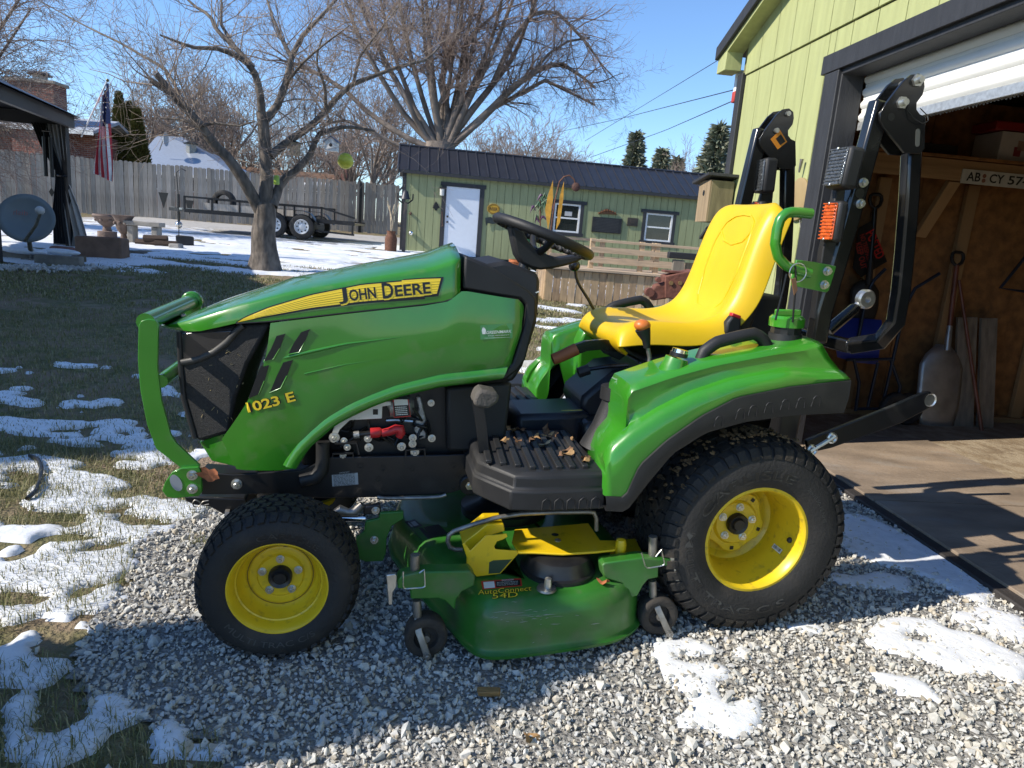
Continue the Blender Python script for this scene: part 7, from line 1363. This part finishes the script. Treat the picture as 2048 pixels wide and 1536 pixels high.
x0, x1 = bp_(-200, 300).x, bp_(182, 300).x; ze = bp_(190, 268).z; MB().box(((x0 + x1) / 2, 1.2, ze / 2), (x1 - x0, 2, ze)).build('wall', BR, bh, sm=0)
c0, c1 = bp_(28, 300, -.4).x, bp_(112, 300, -.4).x; cz = bp_(70, 165, -.4).z; ch = MB().box(((c0 + c1) / 2, -.05, cz / 2), (c1 - c0, .9, cz)).build('chimney', BR, bh, sm=0); MB().box(((c0 + c1) / 2, -.05, cz + .05), (c1 - c0 + .16, 1.06, .12)).build('chimney_cap', mat('cap_concrete', (.30, .27, .23), .9), ch, bevel=.02)
MB().box(((c0 + c1) / 2 + .1, -.05, cz + .22), (.36, .36, .20)).build('flue', STEEL, ch); MB().lathe([(cz + .32, .45), (cz + .42, .32), (cz + .46, 0)], ((c0 + c1) / 2 + .1, -.05, 0), 8, axis=2).build('flue_cap', DECAL_K, ch, sm=0)
zr_ = bp_(160, 245).z; RW_ = mat('pale_shingle', (.33, .36, .42), .8, var=.15, scale=6); MB().prism([(-.6, ze - .02), (1.3, ze + .55), (3, ze - .02), (3, ze + .10), (1.3, ze + .67), (-.6, ze + .10)], x0 - .3, x1 + .4, axis=0).build('roof', RW_, bh, sm=0); MB().box(((x0 + x1) / 2, -.62, ze + .0), (x1 - x0 + .7, .03, .18)).build('fascia', WHITE, bh)
sd_ = [bp_(-2, 236), bp_(26, 262)]; MB().box(((sd_[0].x + sd_[1].x) / 2 - 1, .18, (sd_[0].z + sd_[1].z) / 2), (abs(sd_[1].x - sd_[0].x) + 2, .03, abs(sd_[0].z - sd_[1].z))).build('siding_panel', WHITE, bh, sm=0)
# flag
gc = atg(156, 494); fY = gc.y - .12; fb_ = at(160, 268, fY); flg = thing('flag', 'flag with red and white stripes hanging limp from a slanted pole', 'flag', fb_); ftop = at(214, 163, fY) - fb_; MB().tube([Vector((-.03, .08, -.04)), ftop], .013, 8).build('pole', WHITE, flg); MB().ball(ftop + Vector((.01, 0, .02)), .028, 10).build('finial', mat('dull_gold', (.20, .16, .08), .4, .6), flg)
FR, FB, FWH = mat('flag_red', (.50, .03, .045), .7), mat('flag_blue', (.035, .045, .13), .7), mat('flag_white', (.74, .72, .70), .7); m = MB(); NU, NV = 39, 30; fbot = at(210, 362, fY) - fb_; fl_l = at(190, 345, fY) - fb_; rows = []
for j in range(NV + 1):
    v = j / NV; row = []
    lft = (at(203, 195, fY) - fb_).lerp(at(189, 346, fY) - fb_, v) if True else 0; rgt = (at(217, 166, fY) - fb_).lerp(at(222, 364, fY) - fb_, v)
    for i in range(NU + 1):
        u = i / NU; q = lft.lerp(rgt, u); row.append((q.x + .025 * math.sin(v * 5 + u * 4) * v, q.y + .05 * math.sin(u * 19 + v * 2.5), q.z - (.12 * math.sin(u * PI) * (1 - v)) * .3))
    rows.append(row)
for j in range(NV):
    for i in range(NU):
        m.mi = 1 if (i >= NU - 21 and j < NV * .40) else (0 if (i // 3) % 2 == 0 else 2); o = len(m.v); m.v += [rows[j][i], rows[j][i + 1], rows[j + 1][i + 1], rows[j + 1][i]]; m.f.append((o, o + 1, o + 2, o + 3)); m.fm.append(m.mi)
me = m.mesh('cloth', [FR, FB, FWH], 0); fixnormals(me); me.shade_smooth(); oo = bpy.data.objects.new('cloth', me); COL.objects.link(oo); oo.parent = flg
for k in range(14):
    i, j = NU - 19 + (k % 4) * 5 + (k // 4) % 2 * 2, 1 + (k // 4) * 3
    if i < NU: q = Vector(rows[j][i]); MB().box(q + Vector((0, -.008, 0)), (.016, .006, .018)).build('star', FWH, flg, sm=0)
# pale roofed house and brown roofed houses
def far_house(px0, px1, py_e, py_r, Y, name, label, roofm, wallm, rx0=None, rx1=None, depth=5):
    a, b = at(px0, py_e, Y), at(px1, py_e, Y); zg = G(a.x, Y); t = thing(name, label, 'house', ((a.x + b.x) / 2, Y, zg), rad(5)); w_ = abs(b.x - a.x); ze = a.z - zg + (b.z - a.z) * .5; zr = at((px0 + px1) / 2, py_r, Y + depth / 2).z - zg
    MB().box((0, depth / 2, ze / 2), (w_, depth, ze)).build('wall', wallm, t, sm=0)
    r0, r1 = (rx0 if rx0 is not None else -w_ / 2 - .3), (rx1 if rx1 is not None else w_ / 2 + .3); m = MB(); m.add([(-w_ / 2 - .4, -.5, ze), (w_ / 2 + .4, -.5, ze), (w_ / 2 + .4, depth + .5, ze), (-w_ / 2 - .4, depth + .5, ze), (r0, depth / 2, zr), (r1, depth / 2, zr)], [(0, 1, 5, 4), (1, 2, 5), (2, 3, 4, 5), (3, 0, 4), (3, 2, 1, 0)]); m.build('roof', roofm, t, sm=0); MB().box((0, -.5, ze - .06), (w_ + .8, .04, .16)).build('fascia', WHITE, t)
    for k in range(4): wo = MB().box((-w_ / 2 + (k + .6) * w_ / 4.3, -.02, ze - .55), (.9, .05, .7)).build('window', WHITE, t); MB().box((-w_ / 2 + (k + .6) * w_ / 4.3, -.05, ze - .55), (.78, .02, .58)).build('pane', mat('dark_glass', (.02, .022, .024)), wo)
    return t
MR = mat('pale_metal_roof', (.36, .40, .46), .35, .3, var=.08); BRN = mat('brown_shingle', (.15, .085, .05), .9, var=.2, scale=6)
hA = far_house(285, 470, 350, 276, 40, 'pale_roof_house', 'low house with pale bluish sloping metal roof behind the fence', MR, BR, rx0=-3.0, rx1=-1.6, depth=7)
hB = far_house(455, 560, 372, 335, 58, 'brown_roof_house', 'distant house with brown roof left of the tree trunk', BRN, WHITE); hC = far_house(575, 680, 380, 345, 52, 'brown_roof_house', 'distant brown roofed house with chimney right of the tree trunk', BRN, BR)
c = at(672, 360, 52) - Vector(hC.location); MB().box((c.x, 2.0, c.z - .6), (.9, .8, 3.2)).build('chimney', BR, hC)
c = at(373, 285, 41) - Vector(hA.location); MB().tube([(c.x, 2, c.z - .9), (c.x, 2, c.z)], .28, 10).build('vent_pipe', STEEL, hA); MB().lathe([(c.z, .40), (c.z + .06, .40), (c.z + .16, .1)], (c.x, 2, 0), 10, axis=2).build('vent_cap', DECAL_K, hA)
c = at(320, 276, 40) - Vector(hA.location); MB().lathe([(0, 0), (.04, .2), (.14, .38)], (c.x, .6, c.z), 16, axis=0).build('roof_dish', mat('dish_grey', (.40, .41, .42), .5), hA, sm=60); MB().tube([(c.x, .6, c.z), (c.x - .3, .8, c.z - .6)], .03, 6).build('dish_mast', STEEL, hA)
for px, py, w_, Y in ((440, 338, 2.2, 44), (640, 372, 2.6, 50)): t = thing('roof_snow', 'patch of snow left on the far roof %s of the near tree' % ('left' if px < 500 else 'right'), 'snow', at(px, py, Y)); MB().ball((0, 0, 0), .5, 16, (w_, 1.2, .55)).build('snow_patch', SNOW, t, sm=60)
# ------------------------------------------------------------------ gazebo with curtain at the left
gc = atg(156, 494); gc_ = at(157, 240, gc.y); gz = gc_.z - gc.z; zE = gc_.z; gl = atz(0, 172, zE); e1 = (gl - gc_); e1.z = 0; e1.normalize(); e2 = Vector((-e1.y, e1.x, 0)); e2 = e2 if e2.x < 0 else -e2
gzb = thing('gazebo', 'dark metal roofed gazebo with a tied grey curtain at the left edge', 'gazebo', gc); GR = mat('gazebo_brown_black', (.022, .022, .024), .5, var=.15); gS = 3.6
def gp(a, b, z): q = e1 * a + e2 * b; return Vector((q.x, q.y, z))
for a, b in ((0.1, .1), (gS - .1, .1), (.1, gS - .1), (gS - .1, gS - .1)): MB().bar(gp(a, b, -.05), gp(a, b, gz), .10, .10).build('post', GR, gzb)
for p, q in (((0, 0), (gS, 0)), ((0, 0), (0, gS)), ((gS, 0), (gS, gS)), ((0, gS), (gS, gS))): MB().bar(gp(*p, gz - .05), gp(*q, gz - .05), .08, .20).build('beam', GR, gzb)
o_ = .12; apex = gp(gS / 2, gS / 2, gz + .85); rv = [gp(-o_, -o_, gz + .05), gp(gS + o_, -o_, gz + .05), gp(gS + o_, gS + o_, gz + .05), gp(-o_, gS + o_, gz + .05), apex]; MB().add(rv + [p - Vector((0, 0, .03)) for p in rv], [(0, 1, 4), (1, 2, 4), (2, 3, 4), (3, 0, 4), (6, 5, 9), (7, 6, 9), (8, 7, 9), (5, 8, 9)]).build('roof', mat('gazebo_roof', (.03, .033, .042), .4, .2), gzb, sm=0, fix=False)
CUR = mat('grey_curtain', (.36, .34, .315), .9, var=.12, scale=5); CURD = mat('black_mesh_curtain', (.015, .015, .017), .9)
def curtain(a, b, sx, matl, zt_, widths, off, nm):
    rows = []
    for z_, w_, cx_ in widths: rows.append([gp(a, b, 0) + Vector((cx_ + w_ * (u - .5), off + .05 * math.sin(u * 34 + z_) * min(1, w_ * 3), z_)) for u in np.linspace(0, 1, 46)])
    MB().grid(rows).build(nm, matl, gzb, sm=70, fix=False)
curtain(0, 0, 1, CUR, gz, [(gz - .12, .40, -.22), (gz - .5, .34, -.18), (gz - .85, .20, -.12), (gz - .98, .14, -.12), (gz - 1.1, .20, -.12), (gz - 1.5, .45, -.1), (.25, .60, -.06), (.02, .64, -.04)], -.14, 'curtain'); curtain(0, 0, 1, CURD, gz, [(gz - .12, .26, -.46), (gz - .5, .22, -.34), (gz - .9, .12, -.16), (gz - 1.1, .14, -.16), (gz - 1.6, .22, -.2), (.05, .28, -.18)], -.20, 'netting')
q = gp(0, 0, gz - .98) + Vector((-.12, -.14, 0)); MB().tube([q + Vector((.085 * math.cos(a), .085 * math.sin(a), 0)) for a in [2 * PI * i / 16 for i in range(17)]], .02, 6).build('tie_back', DECAL_K, gzb)
wcp = at(93, 262, gc.y - .3); t = thing('wind_chime', 'black wind chime with two long tubes under the gazebo beam', 'wind chime', wcp); MB().tube([(0, 0, .12), (0, 0, .0)], .006, 5).build('cord', DECAL_K, t); MB().tube([(-.08, 0, 0), (.08, 0, 0)], .012, 6).build('bar', DECAL_K, t)
for dx, z0_, z1_ in ((-.05, -.10, -.76), (.06, -.10, -.77)): MB().cyl((dx, 0, z0_), (dx, 0, z1_), .032).build('tube', DECAL_K, t); MB().tube([(dx, 0, z0_), (dx, 0, 0)], .005, 4).build('cord', DECAL_K, t)
MB().tube([(.03, 0, -.77), (.03, 0, -.98)], .004, 4).build('cord', DECAL_K, t); MB().prism([(.03, -.95), (.075, -1.02), (.03, -1.10), (-.015, -1.02)], -.006, .006).build('sail', DECAL_K, t, sm=0)
# satellite dish
dY_ = 8.6; dc = at(52, 436, dY_); dg = atg(62, 522); t = thing('satellite_dish', 'grey satellite dish on a bent mast at the left edge', 'satellite dish', dg); c = dc - dg; nd = Vector((.25, -.95, .18)).normalized(); r_u = nd.cross(Vector((0, 0, 1))).normalized(); u_u = r_u.cross(nd); m = MB(); vs = [c - nd * .06]
for k in range(1, 6): vs += [c - nd * (.06 * (1 - (k / 5) ** 2)) + r_u * (.31 * k / 5 * math.cos(a)) + u_u * (.285 * k / 5 * math.sin(a)) for a in [2 * PI * i / 36 for i in range(36)]]
m.add(vs, [(0, 1 + i, 1 + (i + 1) % 36) for i in range(36)] + [(1 + (k - 1) * 36 + i, 1 + (k - 1) * 36 + (i + 1) % 36, 1 + k * 36 + (i + 1) % 36, 1 + k * 36 + i) for k in range(1, 5) for i in range(36)])
ds = m.build('reflector', mat('dish_paint', (.145, .17, .185), .45, var=.1, scale=3, dirt=(.20, .20, .19), damt=.1), t, sm=70); sm2 = ds.modifiers.new('t', 'SOLIDIFY'); sm2.thickness = .008
lettering('dish', lambda u, v, d: c + nd * .004 + r_u * (-.02 + u) + u_u * (.03 + v), mat('faded_logo', (.30, .12, .11), .6), t, .06, .15)
MB().tube(lerp_poly([tuple(c - nd * .08 - u_u * .20), tuple(c - nd * .12 - u_u * .30 + Vector((0, 0, -.05))), (.0, .03, .16), (0, 0, -.05)], 10), .026, 10).build('mast', STEEL, t, sm=60); MB().tube([c - u_u * .27 + nd * .02, c - u_u * .12 - r_u * .22 + nd * .32, c - r_u * .30 + nd * .42 + u_u * .02], .018, 8).build('feed_arm', STEEL, t); MB().ball(c - r_u * .30 + nd * .44 + u_u * .03, .05, 10).build('feed_horn', mat('feed_grey', (.40, .40, .40), .5), t); MB().box((0, 0, .02), (.18, .18, .03)).build('foot', STEEL, t)
# stones, urns and bench around the gazebo
def stone_thing(name, label, px, py, size, col, matn, cat='stone', bev=.02, rz=0, Y=None, seed=1):
    p = atg(px, py) if Y is None else at(px, py, Y); t = thing(name, label, cat, p, rz); m = MB().box((0, 0, size[2] / 2 - .02), size); r_ = random.Random(seed); m.v = [(x * r_.uniform(.93, 1.05), y * r_.uniform(.93, 1.05), z * r_.uniform(.92, 1.05)) for x, y, z in m.v]; m.build('block', mat(matn, col, .9, var=.25, scale=6, bump=.8, bscale=20), t, bevel=bev); return t
stone_thing('sandstone_block', 'large rough brown sandstone block beside the gazebo', 205, 516, (.70, .40, .36), (.17, .10, .065), 'brown_sandstone', bev=.03, rz=.15)
stone_thing('garden_timber', 'grey landscape timber with snow in front of the gazebo', 118, 530, (.62, .16, .16), (.22, .20, .17), 'grey_timber', 'timber', .012, .12); stone_thing('garden_timber', 'shorter grey timber at the left picture edge', 18, 517, (.9, .16, .15), (.22, .20, .17), 'grey_timber', 'timber', .012, .1); stone_thing('timber_end', 'small brown timber stub at the end of the snowy timber', 158, 527, (.14, .16, .14), (.11, .08, .05), 'brown_timber', 'timber', .01)
for px, py, s, lab in ((118, 509, (.30, .12, .05), 'cushion of snow lying on the garden timber'), (45, 507, (.34, .14, .05), 'cushion of snow left of the satellite dish mast')): p = atg(px, py + 14); t = thing('snow_cushion', lab, 'snow', p + Vector((0, .05, .14))); MB().ball((0, 0, 0), 1, 16, s).build('snow_cap', SNOW, t, sm=60)
bn = atg(290, 487); t = thing('stone_bench', 'pale stone garden bench near the fence end of the trailer', 'bench', bn, .1); BS = mat('bench_stone', (.30, .28, .25), .9, var=.2, scale=8, bump=.5); MB().box((0, 0, .40), (.72, .32, .09)).build('seat', BS, t, bevel=.012); MB().box((-.24, 0, .17), (.12, .26, .36)).build('leg', BS, t, bevel=.012); MB().box((.24, 0, .17), (.12, .26, .36)).build('leg', BS, t, bevel=.012)
UR = mat('urn_stone', (.17, .125, .105), .9, var=.25, scale=10, bump=.6, bscale=30)
for px, py, s, lab in ((215, 462, 1, 'broad stone urn on a plinth behind the sandstone block'), (248, 470, .95, 'tall narrow stone urn beside the bench')):
    p = atg(px, py + 14); t = thing('garden_urn', lab, 'urn', p); pr_ = [(.0, .20), (.14, .20), (.15, .10), (.24, .08), (.30, .16), (.40, .24), (.46, .30), (.50, .28), (.46, .22)] if s == 1 else [(0, .12), (.06, .12), (.08, .07), (.16, .06), (.26, .14), (.42, .16), (.50, .20), (.54, .24), (.50, .15)]; MB().lathe([(z, r * .95) for z, r in pr_], n=20, axis=2).build('bowl', UR, t, sm=40)
    for k in range(8): a = 2 * PI * k / 8; MB().ball((.21 * math.cos(a) * (1 if s == 1 else .75), .21 * math.sin(a) * (1 if s == 1 else .75), .38), .04, 8).build('flute', UR, t)
stone_thing('charcoal_rock', 'dark angular rock on the snow right of the bench', 370, 492, (.34, .25, .24), (.035, .035, .038), 'dark_rock', 'rock', .03, .5, seed=5); stone_thing('flat_rock', 'flat brown rock right of the sandstone block', 272, 508, (.34, .2, .08), (.13, .11, .09), 'flat_rock', 'rock', .03, .1, seed=4); stone_thing('red_rock', 'reddish rock between the gazebo curtain and dish', 125, 505, (.36, .2, .12), (.20, .10, .08), 'red_rock', 'rock', .04, seed=6); stone_thing('grey_rock', 'grey rock right of the split logs', 352, 497, (.24, .2, .12), (.26, .25, .24), 'grey_rock', 'rock', .03, seed=7)
for i, (dx, dz, ln, lab) in enumerate(((0, 0, .55, 'lowest dark split log beside the stone bench'), (.12, .09, .45, 'upper dark split log beside the stone bench'), (.32, .0, .4, 'right dark split log beside the stone bench'))): p = atg(300, 492) + Vector((dx, 0, dz + .06)); t = thing('split_log', lab, 'log', p, .15 * i); MB().tube([(-ln / 2, 0, 0), (ln / 2, 0, .02)], [.07, .06], 7).build('log', mat('dark_log', (.06, .04, .03), .9, bump=.6), t, sm=0)
rng = np.random.default_rng(3); nn = 420; px = rng.uniform(0, 1, nn); P0, P1 = atg(-40, 536), atg(190, 540); base = np.array([P0 + (P1 - P0) * float(s) for s in px]) + np.stack([rng.normal(0, .05, nn), rng.normal(0, .16, nn), 0 * px], 1); base[:, 2] = Gv(base[:, 0], base[:, 1]) + .015; V, F = scatter_stones(base, rng.uniform(.02, .055, nn), rng); tag(np_obj('border_stones', V, F, island_mat('pale_pebbles', [(.40, .38, .35), (.52, .50, .47), (.33, .31, .28)])), 'strip of pale stones edging the lawn by the gazebo', 'stones', kind='stuff')
hk = atg(362, 492); t = thing('shepherds_hook', 'thin black shepherd hook standing before the fence', 'garden hook', hk); q = [at(358, 480, hk.y), at(357, 400, hk.y), at(353, 345, hk.y), at(362, 336, hk.y), at(372, 342, hk.y)]; MB().tube(lerp_poly([Vector((0, 0, 0))] + [p - hk for p in q], 22), .009, 6).build('rod', DECAL_K, t, sm=60)
# hung in the tree
b = at(664, 291, NY + .4); t = thing('white_birdhouse', 'small white birdhouse with blue roof hanging in the tree', 'birdhouse', b); MB().box((0, 0, -.02), (.19, .16, .14)).build('box', WHITE, t); MB().prism([(-.095, .05), (.095, .05), (0, .125)], -.08, .08).build('gable', WHITE, t); MB().bar((-.12, 0, .045), (0, 0, .135), .20, .014).build('roof', mat('slate_blue', (.10, .15, .24), .5), t); MB().bar((.12, 0, .045), (0, 0, .135), .20, .014).build('roof', mat('slate_blue', (.10, .15, .24), .5), t); MB().lathe([(-.082, 0), (-.082, .028)], (0, 0, 0), 14).build('entrance', DECAL_K, t); MB().tube([(0, 0, .12), (0, .02, .5)], .003, 4).build('wire', DECAL_K, t)
b = at(691, 322, NY + .5); t = thing('paper_lantern', 'yellow-green ball lantern hanging in the tree', 'lantern', b); MB().ball((0, 0, 0), .130, 24).build('globe', mat('lime_globe', (.50, .52, .05), .4, var=.15, scale=12), t, sm=60); MB().tube([(0, 0, .12), (-.05, 0, .55)], .003, 4).build('wire', DECAL_K, t)
for k in range(5): MB().tube([(.131 * math.cos(a) * math.cos(.5 * (k - 2)), .131 * math.sin(a) * math.cos(.5 * (k - 2)), .131 * math.sin(.5 * (k - 2))) for a in [2 * PI * i / 24 for i in range(25)]], .003, 4, caps=False).build('rib', mat('lime_globe', (.50, .52, .05)), t)
b = at(553, 360, NY - .3); t = thing('green_jar', 'small lime green jar tied to the tree fork', 'jar', b); MB().lathe([(-.07, 0), (-.07, .045), (.05, .045), (.07, .03), (.07, 0)], n=14, axis=2).build('jar', mat('lime_glass', (.30, .42, .04), .3), t, sm=40)
b = at(590, 293, NY + .3); t = thing('pale_birdhouse', 'pale wooden birdhouse behind the right tree limb', 'birdhouse', b); MB().box((0, 0, -.04), (.14, .14, .20)).build('box', mat('peeled_stick', (.45, .36, .24)), t); MB().box((0, 0, .08), (.20, .20, .02), Matrix.Rotation(.3, 3, 'Y')).build('roof', DECAL_K, t)
# overhead wires
for pts, Y0, Y1, lab in (([(1080, 272), (1250, 232), (1475, 178)], 70, 9, 'upper overhead wire sloping to the garage'), ([(1180, 315), (1330, 258), (1470, 200)], 60, 9, 'lower overhead wire sloping to the garage'), ([(1170, 282), (1300, 200), (1450, 112)], 70, 12, 'thin overhead wire rising to the garage eave')):
    n_ = len(pts); q = [at(p[0], p[1] + (3 if 0 < i < n_ - 1 else 0), Y0 + (Y1 - Y0) * i / (n_ - 1)) for i, p in enumerate(pts)]; t = thing('overhead_wire', lab, 'wire', q[0]); MB().tube(lerp_poly([p - q[0] for p in q], 12), [.022 - .0155 * i / 11 for i in range(12)], 5).build('cable', DECAL_K, t)
hz_ = atg(85, 945); t = thing('garden_hose', 'piece of dark hose lying in the snow at the left', 'hose', hz_); MB().tube(lerp_poly([(p - hz_) + Vector((0, 0, .018)) for p in (atg(*q) for q in [(55, 1005), (72, 990), (82, 965), (83, 940), (76, 925), (60, 918)])], 16), .010, 8).build('hose', DECAL_K, t, sm=60)
# ================================================================== left of the frame: house inferred from the lawn's shade, added shade-casting evergreen
hs = thing('neighbour_house', 'cream sided two storey house left of the yard, outside the picture', 'house', (-5.9, 3.4, 0), math.atan2(5.4, -4.0)); HL = 6.65
CRM = mat('cream_siding', (.55, .52, .44), .7, var=.06)
MB().box((HL / 2, 3.0, 2.2), (HL, 6.0, 4.7)).build('wall', CRM, hs, sm=0); MB().prism([(-.3, 4.5), (6.3, 4.5), (3.0, 5.9)], -.3, HL + .3, axis=0).build('roof', BRN, hs, sm=0)
for k in range(3): wo = MB().box((1.1 + k * 2.2, -.02, 1.6), (.95, .05, 1.2)).build('window', WHITE, hs); MB().box((1.1 + k * 2.2, -.05, 1.6), (.82, .02, 1.06)).build('pane', mat('dark_glass', (.02, .022, .024)), wo)
SHX, SHY = -2.08, 1.19
evergreen('added_shade_evergreen', 'added evergreen outside the picture, standing in for an unseen shade caster', (SHX, SHY, G(SHX, SHY)), 1.95, .30, ARB, 14000, 3, 'clipped', leafl=.09)  # added only to shade the gravel and lower tractor; true shade caster unknown
